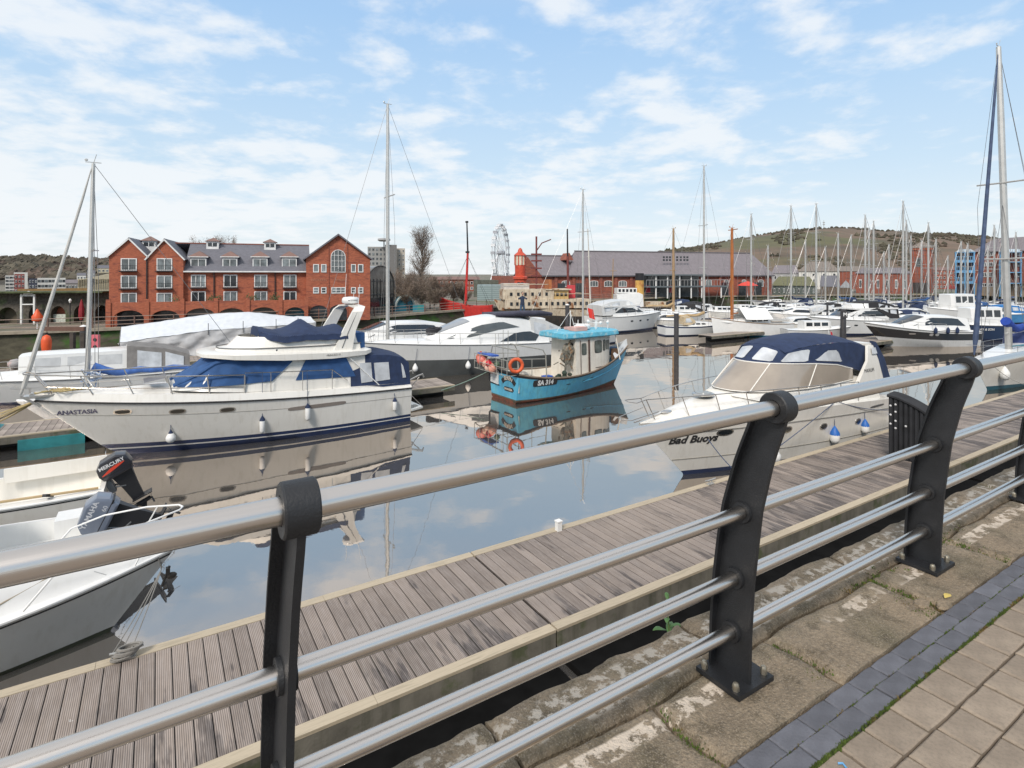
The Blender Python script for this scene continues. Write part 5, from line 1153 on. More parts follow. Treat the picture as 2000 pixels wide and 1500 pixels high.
    if canopy:
        h2 = rh * (1.25 if style == 'sport' else 1.65)
        K4 = Cab([(L * .02, B * .42, dz + .1, B * .36, dz + h2 * .72, .06), (L * .14, B * .42, dz + .1, B * .36, dz + h2 * .95, .10), (L * .30, B * .40, dz + (.1 if style == 'sport' else rh), B * .34, dz + h2 * 1.05, .12), (L * .44, B * .36, dz + rh * .9, B * .28, dz + h2 * .98, .08)]); K4.build(canopy, b, 'canopy', smooth=50)
        for a, c in ((.05, .13), (.16, .27)): both(lambda x, v, off=0, sg=1: K4.side(x, v, off, sg), [(L * a, .35), (L * c, .35), (L * c, .85), (L * a, .82)], VINYL(), b, 'canopy_window', off=.02)
    for i in range(ports): x = L * (.42 + .14 * i); both(lambda x, z, off=0, sg=1: H.xz(x, z, off, sg), oval(x - .2 * k, x + .2 * k, H.sz(.5) * .62, H.sz(.5) * .72, 10), DKGL(), b, 'portlight', off=.012)
    if rails: H.guard(SSTL(), b, h=.6 * max(.8, k), u0=.35, u1=.95, n=6, r=.012, pulpit=.2, inset=.08, rails=(1.0,), rake=.2, name='bow_rail')
    return b, H
# ================================================================ MIDDLE DISTANCE: WALKWAYS
rr = random.Random(33)
tealm = pm('teal_float', (.03, .22, .24), .5, var=.2)
db = pm('deck_board_old', (.27, .23, .20), .85, var=.3, vscale=2, rnd_=.2)
p2 = pontoon('pontoon', 'walkway pontoon behind the big cream cruiser, running to the blue fishing boat', -14, 11.6, 23.45, 25.5, [-8, -1.5, 5.2], bw=.2, edge=.13, bm_mat=db)
mb = MB(); mb.box((-2.9, 23.42, .16), (1.7, .06, .36)); mb.build('teal_panel', tealm, p2)
t = thing('tarpaulin_heap', 'low teal tarpaulin covered heap on the walkway under the bow of the cream cruiser', 'tarpaulin', Q(-5.6, 24.9, DZ), A_)
mb = MB(); mb.grid(lambda a, c: ((a - .5) * 2.4, (c - .5) * .9, .34 * max(0, (1 - abs(2 * a - 1) ** 4) * (1 - abs(2 * c - 1) ** 3)) + .02 * math.sin(a * 20 + c * 7)), 16, 8); mb.build('sheet', tealm, t, smooth=60)
pontoon('pontoon', 'grey planked walkway beyond the furled yacht at the left', -16, 14, 38.0, 40.3, [0], bw=.2, edge=.12, bm_mat=db)
pontoon('pontoon', 'walkway pontoon between the beige canopied yacht and the white classic yacht', 38.5, 50, 30.6, 32.0, [44], bw=.2, edge=.12, bm_mat=db)
pontoon('pontoon', 'walkway pontoon between the pile marked M and the black hulled cruiser', 38.5, 62, 21.4, 23.6, [50], bw=.2, edge=.12, bm_mat=db)
tag(pontoon('pontoon', 'far walkway pontoon under the row of masts', 66, 120, 30, 32, [], bw=.2, edge=.12, bm_mat=db, single=False), None)
for i, (s, t) in enumerate(((1.1, 23.6), (3.35, 23.6))):
    o = thing('dock_fender', ('left' if i == 0 else 'right') + ' white pointed dock fender on the walkway edge near the turquoise boat', 'fender', Q(s + 5.2, t + 1.7, DZ), A_)
    mb = MB(); mb.lathe((0, 0, 0), [(.16, 0), (.17, .2), (.13, .33), (.02, .5)], 12); mb.build('body', GELW(), o, smooth=50)
def pile(px, py, top, label, r=.16, m=None, sign=None, group='mooring piles'):
    Y = EYE * FPX / (py - 535); x = (px - 1000) / FPX * Y; h = EYE - (top - 535) / FPX * Y
    t = thing('mooring_pile', label, 'mooring pile', (x, Y, 0), 0, group); mb = MB(); mb.cyl((0, 0, -1.5), (0, 0, h), r, n=14); mb.build('shaft', m or pm('pile_dark', (.045, .045, .05), .7, var=.3, streak=((.1, .08, .06), .5)), t, smooth=40)
    mb = MB(); mb.lathe((0, 0, h), [(r * 1.05, 0), (r * 1.05, .03), (.02, .12)], 14); mb.build('cap', WHT() if not sign else pm('pile_dark', (.045, .045, .05)), t)
    if sign:
        mb = MB(); mb.box((0, -r - .03, h - .35), (.42, .04, .55)); mb.build('sign_board', pm('pile_dark', (.045, .045, .05)), t, smooth=None); lettering(sign, .42, lambda x, y: Vector((x, -r - .055, h - .35 + y)), WHT(), t, bold=.01)
    return t
pile(1321, 687, 612, 'dark round mooring pile beside the beige canopied yacht', .17)
pile(1647, 664, 606, 'square topped dark pile with a white letter M', .22, sign='M')
pile(1108, 668, 596, 'dark pile behind the wheelhouse of the turquoise boat', .17)
pile(1616, 640, 590, 'thin pile right of the classic yacht', .10)
pile(163, 703, 638, 'thick dark pile behind the leaning mast at the left', .20, group='piles by the far quay')

# ================================================================ MIDDLE DISTANCE: BOATS AT THE LEFT AND CENTRE
def QS(s, t): p = Q(s, t); return (p.x, p.y)
MU = (-U.x, -U.y); PU = (U.x, U.y)
b, H = yacht('grey white yacht with leaning mast, rolled pale genoa and blue sail cover, left', QS(3.9, 27.0), MU, 8.3, 2.7, (.8, .75, .98), mast=9.85, mx=6.0, rake=-.2, hull=GELG(), stripe=BOOT(), cover=pm('cover_blue', (.05, .13, .38), .8, var=.3, vscale=4), genoa=pm('genoa_cloth', (.50, .49, .46), .8, var=.15), mr=.085, boomL=3.4, spre=(.62,))
mb = MB(); r5 = random.Random(9)
for k in range(9):
    P = [Vector((6.2, 0, 1.9)) + Vector((r5.uniform(-.5, .3), r5.uniform(-.4, .4), -.15 * j)) for j in range(6)]; mb.tube(P, .02, 4)
mb.build('loose_halyards', pm('rope_bluewhite', (.30, .38, .52), .9), b)
b, H = cruiser('white motor boat with grey canvas rear canopy behind the leaning mast, left', QS(1.3, 32.3), MU, 9.6, 3.0, (1.0, 1.05, 1.25), style='wheel', ports=0, win=pm('blind_white', (.55, .56, .56), .3), roof_h=.85)
K = Cab([(.0, 1.2, 1.0, 1.0, 1.75, .03), (1.0, 1.2, 1.05, 1.05, 2.1, .05), (2.5, 1.2, 1.1, 1.05, 2.32, .06)]); K.build(pm('grey_canvas', (.20, .19, .18), .85, var=.2, bump=.3, bscale=7), b, 'rear_canopy')
for a, c in ((.25, 1.0), (1.15, 2.1)): both(lambda x, v, off=0, sg=1: K.side(x, v, off, sg), [(a, .2), (c, .2), (c, .85), (a, .8)], VINYL(), b, 'canopy_window', off=.02)
# tent covered boat
def tent():
    b = boat('covered_boat', 'long boat wrapped in a sagging white and grey tarpaulin tent', 'covered boat', QS(9.3, 42.2), MU, None)
    H = Hull(11.4, 3.4, (1.1, 1.1, 1.35), over=1.0, tw=.92, e1=4.0); H.mesh([(-.2, 1), (.1, 1), (.15, 0), (1, 0)], [GELG(), BOOT()], b)
    ridge = [(0, 2.55), (1.5, 2.62), (4.0, 3.02), (6.5, 2.95), (9.5, 2.55), (11.2, 2.35)]; xs = [q[0] for q in ridge]; zs = [q[1] for q in ridge]
    eave = [(0, 2.25), (1.5, 2.15), (4.0, 2.1), (6.5, 2.05), (9.5, 1.75), (11.2, 1.55)]; ze = [q[1] for q in eave]
    hw = lambda x: 1.75 * (1 - .10 * max(0, (x - 9) / 2.2))
    def roof(u_, v_):
        x = 11.2 * u_; q = (v_ - .5) * 2; a = interp(xs, zs, x); e = interp(xs, ze, x); return (x, hw(x) * q, lerp(a, e, abs(q) ** 1.15) + .035 * nzv(x * 2, q * 3, 1, 3) - .05 * math.sin(math.pi * abs(q)))
    mb = MB(); mb.grid(roof, 50, 16); mb.build('tarpaulin_roof', pm('tarp_light', (.60, .63, .66), .6, var=.08), b, smooth=60)
    tm = pm('tarp_grey', (.50, .50, .50), .5, var=.15, vscale=2, bump=1.0, bscale=2.2)
    for sg in (1, -1):
        def wall(u_, v_):
            x = 11.2 * u_; e = interp(xs, ze, x) - .02; z = lerp(e, .40 + .25 * abs(math.sin(x * .9)), v_); return (x, sg * (hw(x) - .02 + .10 * math.sin(math.pi * v_) * nzv(x * 1.3, z * 2.2, 1, 8) * 1.3 + .03 * math.sin(x * 5 + z * 6)), z)
        mb = MB(); mb.grid(wall, 90, 16); mb.build('tarpaulin_side', tm, b, smooth=70)
    for x in (0, 11.2):
        mb = MB(); mb.grid(lambda u_, v_: (x + .05 * math.sin(v_ * 9), hw(x) * (u_ - .5) * 2, lerp(.5, lerp(interp(xs, zs, x), interp(xs, ze, x), abs(u_ - .5) * 2), v_)), 10, 8); mb.build('tarpaulin_end', tm, b, smooth=70)
    mb = MB()
    for x in (1.2, 2.6, 4.6, 6.6): mb.tube([(x, 1.80, 1.75), (x, 1.78, interp(xs, ze, x) + .45)], .02, 5)
    mb.build('stanchion', BLK(), b)
tent()
cruiser('small boat with faded beige canopy cut by the left edge of the picture', QS(-6.6, 35.2), MU, 5.8, 2.2, (.8, .8, 1.0), canopy=pm('beige_canvas', (.34, .30, .25), .85, var=.2), style='sport', ports=0, roof_h=.9, name='small_cruiser')
# inflatable heap and drum on the walkway
t = thing('dinghy_heap', 'crumpled grey and pink inflatable dinghies heaped on the left walkway', 'dinghies', Q(-5.6, 38.9, DZ), 0)
mb = MB(); r5 = random.Random(3); [mb.ball((r5.uniform(-1.2, 1.2), r5.uniform(-.5, .5), r5.uniform(.15, .45)), (r5.uniform(.3, .6), r5.uniform(.2, .4), r5.uniform(.15, .28)), 9, 5) for k in range(8)]; mb.build('tubes', pm('dinghy_grey', (.30, .29, .29), .6, var=.4, vscale=1.5, col2=(.45, .30, .28), c2scale=1.2), t, smooth=60)
mb = MB(); mb.cyl((0, 0, 0), (0, 0, .55), .27, n=14); o = mb.build('drum', pm('drum_blue', (.08, .20, .30), .5)); o.location = Q(-3.9, 38.9, DZ); tag(o, 'blue drum standing on the left walkway', 'drum')
for (px, py, lab) in ((75, 690, 'orange lifebuoy housing on a post at the left walkway'),):
    t = thing('lifebuoy_housing', lab, 'lifebuoy', Q(-5.2, 40.0, DZ), 0); mb = MB(); mb.lathe((0, 0, 1.25), [(.02, -.55), (.2, -.45), (.24, -.1), (.24, .2), (.17, .42), (.02, .5)], 14); mb.build('housing', pm('housing_orange', (.68, .09, .02), .5), t, smooth=50); mb = MB(); mb.cyl((0, 0, 0), (0, 0, .8), .05); mb.build('post', WHT(), t)
t = thing('fire_point', 'pink red equipment board with two dark holes on the left walkway', 'sign', Q(-3.0, 40.0, DZ), 0); mb = MB(); mb.box((0, 0, 1.15), (.42, .12, .95)); mb.build('board', pm('board_pink', (.58, .13, .16), .6), t, smooth=None); mb = MB(); [mb.cyl((0, -.07, z), (0, -.09, z), .10, n=10) for z in (1.35, .95)]; mb.build('hole', BLK(), t); mb = MB(); mb.cyl((0, 0, 0), (0, 0, .7), .04); mb.build('post', BLK(), t)
t = thing('power_pedestal', 'white service pedestal beside the leaning mast on the left walkway', 'pedestal', Q(-1.2, 39.0, DZ), 0); mb = MB(); mb.box((0, 0, .5), (.45, .35, 1.0)); mb.build('case', GELW(), t, smooth=20); mb = MB(); mb.box((0, 0, 1.03), (.5, .4, .08)); mb.build('lid', WHT(), t)

charc = pm('charcoal_hull', (.10, .11, .11), .35, var=.15, vscale=1.5)
b, H = cruiser('long white cruiser with charcoal lower hull and sweeping dark side window, centre left', QS(21.3, 29.0), MU, 12.2, 3.7, (1.55, 1.75, 2.05), hull=GELW(), low=charc, lowf=.50, ports=0, style='none', rails=False) if False else (None, None)
def charcoal():
    b = boat('motor_cruiser', 'long white cruiser with charcoal lower hull and sweeping dark side window, centre left', 'motor cruiser', QS(21.0, 28.95), MU)
    H = Hull(12.2, 3.7, (1.50, 1.70, 2.05), over=1.7, rake=.9, tw=.94, e1=3.0, e0=2.3, wl=.88); g = GELW()
    H.mesh([(-.2, 1), (.52, 1), (.53, 0), (1, 0)], [g, charc], b, nu=30); H.strake(1.0, .02, pm('trim_grey', (.12, .12, .12), .5), b)
    mb = MB()
    def dk(u_, v_):
        u = min(1 - (1 - u_) ** 1.3, .99); p = H.side(u, 1); q = (v_ - .5) * 2; return (p.x, p.y * q, p.z + interp([0, 4, 7, 10.5, 12], [.0, .1, .35, .18, 0], p.x) * (1 - abs(q) ** 2.6))
    mb.grid(dk, 26, 12); mb.build('deck', g, b, smooth=60)
    K = Cab([(1.2, 1.55, 1.5, 1.25, 2.55, .08), (3.0, 1.58, 1.55, 1.20, 3.00, .12), (4.6, 1.56, 1.6, 1.12, 3.10, .14), (6.0, 1.45, 1.7, 1.0, 2.96, .14), (7.4, 1.2, 1.85, .72, 2.52, .12), (8.5, .8, 2.0, .3, 2.12, .03)]); K.build(g, b, 'cabin', smooth=50)
    s_ = lambda x, v, off=0, sg=1: K.side(x, v, off, sg)
    both(s_, [(7.9, .30), (7.0, .62), (5.6, .80), (4.2, .84), (3.2, .66), (4.6, .56), (6.4, .32)], pm('side_glass', (.09, .10, .10), .12, spec=.7), b, 'side_window', off=.03)
    both(s_, [(4.6, .12), (3.6, .42), (2.5, .52), (1.9, .4), (2.2, .12)], DKGL(), b, 'lower_window', off=.03)
    mb = MB(); mb.grid(lambda u_, v_: K.top(lerp(6.2, 7.9, u_), (v_ - .5) * 1.8, .025), 8, 8); mb.build('windscreen', pm('grey_screen', (.26, .28, .30), .12, spec=.8), b)
    K2 = Cab([(.2, 1.5, 1.55, 1.3, 2.35, .05), (1.3, 1.5, 1.6, 1.3, 2.8, .06), (2.4, 1.45, 1.7, 1.25, 3.02, .06)]); K2.build(GELG(), b, 'cockpit_tent'); 
    for a, c in ((.35, 1.1), (1.35, 2.2)): both(lambda x, v, off=0, sg=1: K2.side(x, v, off, sg), [(a, .2), (c, .2), (c, .85), (a, .8)], VINYL(), b, 'tent_window', off=.02)
    mb = MB(); mb.tube([(.6, .9, 3.15), (1.6, 1.2, 3.25), (3.2, 1.25, 3.3), (4.6, 1.0, 3.25)], [.10, .17, .17, .10], 8); mb.box((3.0, 0, 3.2), (2.8, 2.0, .18)); mb.build('canvas_cover', pm('cover_plum', (.05, .05, .075), .8, var=.3), b, smooth=50)
    H.guard(SSTL(), b, h=.62, u0=.30, u1=.95, n=8, r=.013, pulpit=.2, inset=.10, rails=(1.0,), rake=.1, name='bow_rail')
    mb = MB(); r5 = random.Random(1)
    for k in range(26): a = r5.uniform(0, 6.28); mb.tube([Vector((8.0 + .55 * math.cos(a + j * .5) * .8, .35 * math.sin(a + j * .5), 2.28 + .05 * k / 4 + .03 * math.sin(j * 3 + k))) for j in range(6)], .03, 4)
    mb.build('black_bundle', pm('bundle_black', (.03, .03, .035), .7, var=.5), b)
    bpy.context.view_layer.update()
    for i, x in enumerate((9.4, 6.6)): fender(wpt(b, H.xz(x, .55, .14, 1)), .34, .15, ('leftmost', 'second')[i] + ' grey fender on the charcoal hull above the walkway', top=wpt(b, H.xz(x, 1.65, .05, 1)), capm=WHT())
charcoal()
b, H = yacht('white yacht with the tallest centre left mast and a long bare boom', QS(17.4, 32.2), MU, 10.2, 3.0, (1.0, .95, 1.3), mast=15.6, mx=5.9, mr=.115, boomL=5.6, spre=(.62,), cover=None)
cruiser('low white cruiser with black windows behind the tall mast', QS(17.6, 35.6), MU, 10.5, 3.2, (1.2, 1.3, 1.7), style='sport', ports=0, roof_h=1.15)
b, H = yacht('grey yacht with slim mast behind the wheelhouse of the turquoise boat', QS(31.5, 35.2), MU, 8.6, 2.6, (.9, .85, 1.2), mast=12.3, mx=2.8, mr=.085, hull=GELG(), boomL=2.2, spre=(.70,), rails=True)
t = thing('red_flag', 'small red flag flying on the yacht behind the turquoise boat', 'flag', (b.location.x - 2.0, b.location.y - 1.4, 2.9), 0); mb = MB(); mb.grid(lambda u_, v_: (u_ * .45 + .15 * v_, .05 * math.sin(u_ * 6), -v_ * .8 - .15 * u_), 5, 5); mb.build('flag_cloth', pm('flag_red', (.62, .04, .03), .8), t); mb = MB(); mb.cyl((0, 0, -2.1), (0, 0, .1), .012); mb.build('staff', WHT(), t)
def at(px, wl, z=0): Y = (EYE - z) * FPX / (wl - 535); return ((px - 1000) / FPX * Y, Y)
# right of the turquoise boat
b, H = cruiser('tall white flybridge motor yacht moored bow right behind the turquoise boat', at(1158, 650), (.88, .47), 8.6, 3.1, (1.55, 1.6, 1.8), style='fly', canopy=GELG(), ports=3, roof_h=.85)
b, H = yacht('beige canopied yacht with dark mast beside the round pile', at(1292, 655), (.97, .22), 7.6, 2.6, (.9, .85, 1.15), mast=15.6, mx=4.3, mr=.10, cover=pm('cover_tan', (.42, .30, .16), .85, var=.2), hood=pm('beige_hood', (.50, .40, .26), .8, var=.2), boomL=3.8, spre=(.62, .35))
b, H = yacht('white wooden classic yacht with varnished orange mast and white tent awning', (at(1540, 655)[0], at(1540, 655)[1]), (-.985, -.17), 7.6, 2.5, (1.15, 1.25, 1.75), mast=9.7, mx=5.6, hull=WHT(), stripe=pm('stripe_teal', (.02, .16, .24), .5), mastm=pm('varnished_spar', (.36, .12, .03), .4, var=.2), mr=.15, boomL=.6, over=.25, spre=(.98,), rails=True, name='classic_yacht')
mb = MB(); mb.grid(lambda u_, v_: (lerp(2.3, 4.9, u_), (v_ - .5) * 2.3, 2.55 - .95 * abs(v_ - .5) * 2 - .04 * math.sin(u_ * 3.1)), 8, 8); mb.build('tent_awning', WHT(), b)
H.strake(1.0, .03, TEAK(), b, 'toe_rail')
b, H = cruiser('white flybridge cruiser with black canopy beside the pile marked M', at(1735, 650), (-.96, -.28), 9.2, 3.1, (1.35, 1.4, 1.75), style='fly', canopy=pm('canopy_black', (.02, .02, .022), .8, var=.2), ports=3, roof_h=.95)
b, H = cruiser('glossy black hulled sports cruiser with white bottom and silver topsides', at(1884, 672), (-.985, -.17), 9.2, 3.1, (1.15, 1.3, 1.9), low=None, style='sport', ports=0, roof_h=1.05)
hb = [o for o in kids(b) if o.name.startswith('hull')][0]
bpy.data.objects.remove(hb); H.over = 1.9; H.Lw = H.L - 1.9
H.mesh([(-.2, 1), (.0, 1), (.42, 2), (.86, 0), (1, 0)], [GELW(), GELG(), pm('gloss_black', (.012, .012, .014), .12, spec=.8)], b, nu=30)
both(lambda x, z, off=0, sg=1: H.xz(x, z, off, sg), oval(5.6, 6.1, .98, 1.07, 12), SSTL(), b, 'hull_port', off=.012)
for x in (4.0, 4.45): both(lambda x, z, off=0, sg=1: H.xz(x, z, off, sg), oval(x - .15, x + .15, .86, 1.06, 12), SSTL(), b, 'hull_port', off=.012)
bpy.context.view_layer.update()
for i, x in enumerate((4.3, 3.3, 2.5)): fender(wpt(b, H.xz(x, 1.25, .12, 1)), .42, .12, ('left', 'middle', 'right')[i] + ' of three navy fenders on the black hulled sports cruiser', top=wpt(b, H.xz(x, 1.25, .1, 1) + Vector((0, 0, .5))), body=NAVY())
navyh = pm('navy_hull', (.012, .03, .075), .3, var=.1)
b, H = cruiser('dark blue hulled wheelhouse boat with white lettering behind the big blue genoa', at(1972, 662), (-.99, -.12), 6.6, 2.6, (1.3, 1.3, 1.5), hull=navyh, style='wheel', ports=0, roof_h=1.15, name='wheelhouse_boat')
lettering('RAY & SON', .26, lambda x, y: H.xz(3.4 - x, .95 + y, .02, 1), WHT(), b, bold=.006)
b, H = cruiser('white wheelhouse boat with three big windows beyond the black hulled cruiser', at(1912, 628), (-.97, -.22), 7.6, 3.0, (1.4, 1.4, 1.8), style='wheel', ports=0, roof_h=1.5, name='wheelhouse_boat')
cruiser('small boat with bright blue cover at the far right', at(1985, 630), (-.97, -.22), 7.0, 2.6, (1.1, 1.1, 1.4), hull=pm('sky_blue_hull', (.05, .22, .45), .4), canopy=pm('bright_blue_cover', (.02, .16, .42), .8), style='sport', ports=0)
# big yacht at the right edge
b, H = yacht('big white yacht at the right edge with blue rolled genoa and blue sail cover', QS(44.5, 10.95), MU, 12.2, 3.6, (1.25, 1.3, 1.6), mast=17.2, mx=8.1, mr=.16, hull=GEL(), stripe=pm('stripe_dark_teal', (.01, .09, .13), .4), cover=pm('cover_royal', (.012, .05, .30), .8, var=.25), genoa=pm('genoa_blue', (.05, .075, .14), .8, var=.3, vscale=3), boomL=5.2, spre=(.55, .3), lean=R(1.2), rake=.3)
K = Cab([(1.5, 1.2, 1.3, 1.1, 2.6, .1), (4.6, 1.3, 1.3, 1.1, 2.8, .1), (5.3, 1.1, 1.35, .8, 2.2, .08)]); K.build(pm('blue_frame', (.03, .05, .16), .7), b, 'cockpit_enclosure'); both(lambda x, v, off=0, sg=1: K.side(x, v, off, sg), [(1.8, .2), (4.6, .2), (4.5, .85), (1.8, .85)], VINYL(), b, 'enclosure_window', off=.02)
mb = MB(); mb.tube([(4.6, .4, 1.9), (7.9, .2, 1.95)], .04, 6); mb.box((6.3, .9, 1.62), (3.0, .06, .08)); mb.build('teal_handrail', pm('teal_trim', (.03, .20, .26), .6), b)
bpy.context.view_layer.update()
fender(wpt(b, H.xz(10.2, .75, .2, 1)), .5, .2, 'white cylinder fender at the bow of the big yacht, right edge', top=wpt(b, H.xz(10.2, 1.5, .05, 1)), capm=WHT())
mb = MB(); mb.tube(sag(wpt(b, (11.6, .3, 1.6)), Q(24.7 + 8.6, 9.1, DZ + .05), .25), .014, 5); tag(mb.build('mooring_rope', ROPEW()), 'pale rope from the bow of the big right hand yacht to the pontoon', 'rope')
# crowd of yachts towards the far quay
bm_list = [  # px of mast, waterline y, mast top y, heading sign, hull colour, cover, mast colour, description
 (1467, 612, 418, 1, None, None, 'white yacht with thin pale mast right of the orange mast'),
 (1545, 610, 402, -1, None, NAVY, 'white yacht with navy sail cover under the first tall mast right of the red umbrella'),
 (1594, 618, 398, 1, None, None, 'white yacht with pale mast left of the black canopied cruiser'),
 (1637, 606, 456, -1, None, BLUEC, 'small yacht under the short mast over the pile marked M'),
 (1662, 605, 460, 1, None, None, 'small white yacht just right of the pile marked M'),
 (1690, 612, 420, -1, None, None, 'white yacht whose mast rises behind the black canopy'),
 (1706, 606, 432, 1, GELG, None, 'grey yacht with leaning forestay behind the black canopy'),
 (1764, 622, 393, -1, None, NAVY, 'white yacht with the tall thick mast left of the brick tower'),
 (1770, 604, 430, 1, None, None, 'small yacht with thin mast close against the tall thick one'),
 (1779, 603, 461, -1, None, None, 'yacht with short mast in front of the brick tower left edge'),
 (1813, 612, 435, 1, None, BLUEC, 'yacht whose mast crosses the right side of the brick tower'),
 (1828, 604, 467, -1, None, None, 'yacht with grey mast just right of the brick tower'),
 (1877, 606, 472, 1, None, None, 'yacht with mast in front of the blue balconies'),
 (1890, 603, 476, -1, None, BLUEC, 'yacht with short mast right of the blue balconies'),
 (1929, 608, 480, 1, GELG, None, 'grey yacht before the brick flats, short mast'),
 (1942, 612, 440, -1, None, NAVY, 'white yacht with navy cover before the brick flats'),
 (1984, 612, 454, 1, None, None, 'yacht with pale mast at the far right before the brick flats'),
 (1726, 602, 492, 1, None, None, 'little yacht with low mast between black canopy and brick hall'),
 (1851, 601, 500, 1, None, None, 'little yacht with the lowest mast by the blue balconies'),
 (1697, 601, 446, -1, None, None, 'yacht with slim mast between two taller ones behind the black canopy'),
 (1736, 601, 478, 1, None, None, 'yacht with slim mast in front of the brick hall'),
 (1800, 600, 470, -1, GELG, None, 'grey yacht whose mast stands before the tower niche'),
 (1913, 602, 488, 1, None, None, 'small yacht with mast against the left windows of the brick flats'),
 (1957, 603, 470, -1, None, BLUEC, 'yacht with blue cover between flats and the right edge'),
 (1573, 600, 470, 1, None, None, 'small yacht before the pale hipped roof house'),
 (1500, 599, 480, -1, None, None, 'small yacht at the right end of the museum'),
 (1612, 600, 482, 1, None, None, 'small yacht before the dark gabled boathouse')]
for px, wl, top, sgn, hc, cv, lab in bm_list:
    X, Y = at(px, wl); mh = EYE - (top - 535) / FPX * Y; L = max(6.5, min(9.5, 5 + mh * .28)); hd = (.95 * sgn, .30 * sgn) if sgn > 0 else (-.97, -.24)
    mx = L * .58; b, H = yacht(lab, (X - hd[0] * mx, Y - hd[1] * mx), hd, L, None, (.9, .85, 1.15), mast=mh, mx=mx, hull=hc() if hc else None, cover=cv() if cv else None, mr=.06 + Y * .0009, group='yachts moored towards the far quay', rails=False, wr=.008 + Y * .00022, hood=NAVY() if sgn < 0 and mh > 11 else None, spre=(.45, .72) if mh > 12 else (.6,))
r6 = random.Random(12)
more = [(1590, 662), (1250, 632), (1720, 634), (1760, 634), (1795, 630), (1840, 618), (1885, 622), (1640, 622), (1665, 616), (1345, 612), (1925, 616)]
moredesc = ['little dark boat with outboard left of the cruiser by pile M', 'white boat behind the bow of the tall motor yacht', 'boat left above the black hulled cruiser', 'boat above the windscreen of the black hulled cruiser', 'boat over the cabin roof of the black hulled cruiser', 'boat under the right edge of the brick tower', 'boat left of the three window wheelhouse', 'boat just left of the top of pile M', 'boat right above pile M', 'low boat in front of the museum columns', 'boat below the brick flats left windows']
small = [(1295, 640), (1410, 622), (1370, 618), (1520, 626), (1555, 628), (1575, 648), (1480, 622), (1620, 628), (1830, 626), (1800, 618), (1860, 610), (1700, 622), (1745, 618), (1950, 622), (1520, 616), (1340, 622)]
cols = ['white', 'cream', 'pale grey']; 
desc = ['cream boat left of the beige canopied yacht', 'blue covered boat behind the classic yacht awning', 'white launch behind the tan sail cover', 'low white boat off the stern of the classic yacht', 'white day boat below the navy sail cover', 'white boat with dark outboard right of the classic yacht', 'white boat in the gap below the red umbrella', 'small white boat left of the black canopied cruiser', 'white boat behind the roof of the black hulled cruiser', 'small cabin boat below the brick tower', 'white cabin boat just below the blue balconies', 'low boat behind the black canopy', 'small boat between black canopy and brick tower', 'white cruiser behind the blue rolled genoa', 'tiny white boat under the green roofed pavilion', 'little white boat right of the wooden ketch mast']
for (px, wl), d in zip(small + more, desc + moredesc):
    X, Y = at(px, wl); sg = r6.choice((1, -1)); L = r6.uniform(5.2, 6.8)
    cruiser(d, (X - sg * L * .45, Y), (sg * .97, r6.uniform(-.2, .2)), L, None, (.85, .85, 1.1), hull=r6.choice((None, GEL(), GELG())), style=r6.choice(('sport', 'wheel')), canopy=(None if wl > 635 else 0) if wl > 635 else r6.choice((None, NAVY(), pm('canopy_black', (.02, .02, .022), .8, var=.2), None, GELG(), None, BLUEC())), ports=0, group='small boats towards the far quay', name='small_cruiser', rails=False)
# wooden ketch mast boat
X, Y = at(1318, 632); mh = EYE - (446 - 535) / FPX * Y
yacht('old ketch with tan wooden mast left of the dark masted yacht', (X - 4.5, Y), (1, .1), 8.5, None, (1.0, .95, 1.3), mast=mh, mx=4.5, mastm=pm('old_spar', (.33, .22, .12), .6), mr=.16, cover=pm('cover_tan', (.42, .30, .16)), spre=(.5,), name='ketch', rails=False)
# ================================================================ FAR QUAY AND GROUND
QZ = 1.6
brick = pm('red_brick', (.35, .105, .055), .85, var=.28, vscale=5, col2=(.24, .072, .045), c2scale=1.3, bump=.3, bscale=40, stretch=(1, 1, 4))
brick2 = pm('dull_brick', (.27, .085, .055), .85, var=.25, vscale=2, col2=(.17, .07, .055), c2scale=.7, stretch=(1, 1, 4))
slate = pm('roof_slate', (.135, .135, .155), .7, var=.15, vscale=4, stretch=(1, 1, 3))
slate2 = pm('museum_slate', (.185, .165, .175), .75, var=.14, vscale=1.2, stretch=(3, 1, 1))
upvc = pm('window_white', (.72, .72, .70), .4); wgl = pm('window_pane', (.14, .16, .165), .12, var=.6, vscale=1.6, spec=.7, rnd_=.5); dgl = pm('window_dark', (.03, .035, .04), .1, var=.5, spec=.7)
stonew = pm('viaduct_stone', (.085, .075, .062), .9, var=.45, vscale=5, bump=.8, bscale=9, col2=(.07, .085, .04), c2scale=.8)
qline = [(-140, 4), (-60, 24), (-36.5, 36.2), (-31.5, 38.4), (-17, 47.5), (-12.4, 51), (-5, 62), (0, 72), (12, 84), (29, 97), (52, 103), (100, 110), (330, 125)]
land = [(x, y) for x, y in qline] + [(2600, 400), (2600, 4000), (-2600, 4000), (-2600, -200)]
mb = MB(); mb.add([(x, y, QZ) for x, y in land], [tuple(range(len(land)))]); 
me_o = mb.build('far_ground', pm('far_ground', (.17, .15, .12), .9, var=.3, vscale=.3, col2=(.09, .11, .05), c2scale=.08), smooth=None); tag(me_o, kind='structure')
bmx = bmesh.new(); bmx.from_mesh(me_o.data); bmesh.ops.triangulate(bmx, faces=bmx.faces); bmesh.ops.recalc_face_normals(bmx, faces=bmx.faces); bmx.to_mesh(me_o.data); bmx.free()
if me_o.data.polygons[0].normal.z < 0: me_o.data.flip_normals()
grassw = pm('quay_wall_green', (.075, .068, .045), .95, var=.5, vscale=1.3, col2=(.045, .095, .02), c2scale=.55, c2t=(.50, .60), bump=.8, bscale=4, stretch=(1, 1, 2.2))
mb = MB(); n = len(qline)
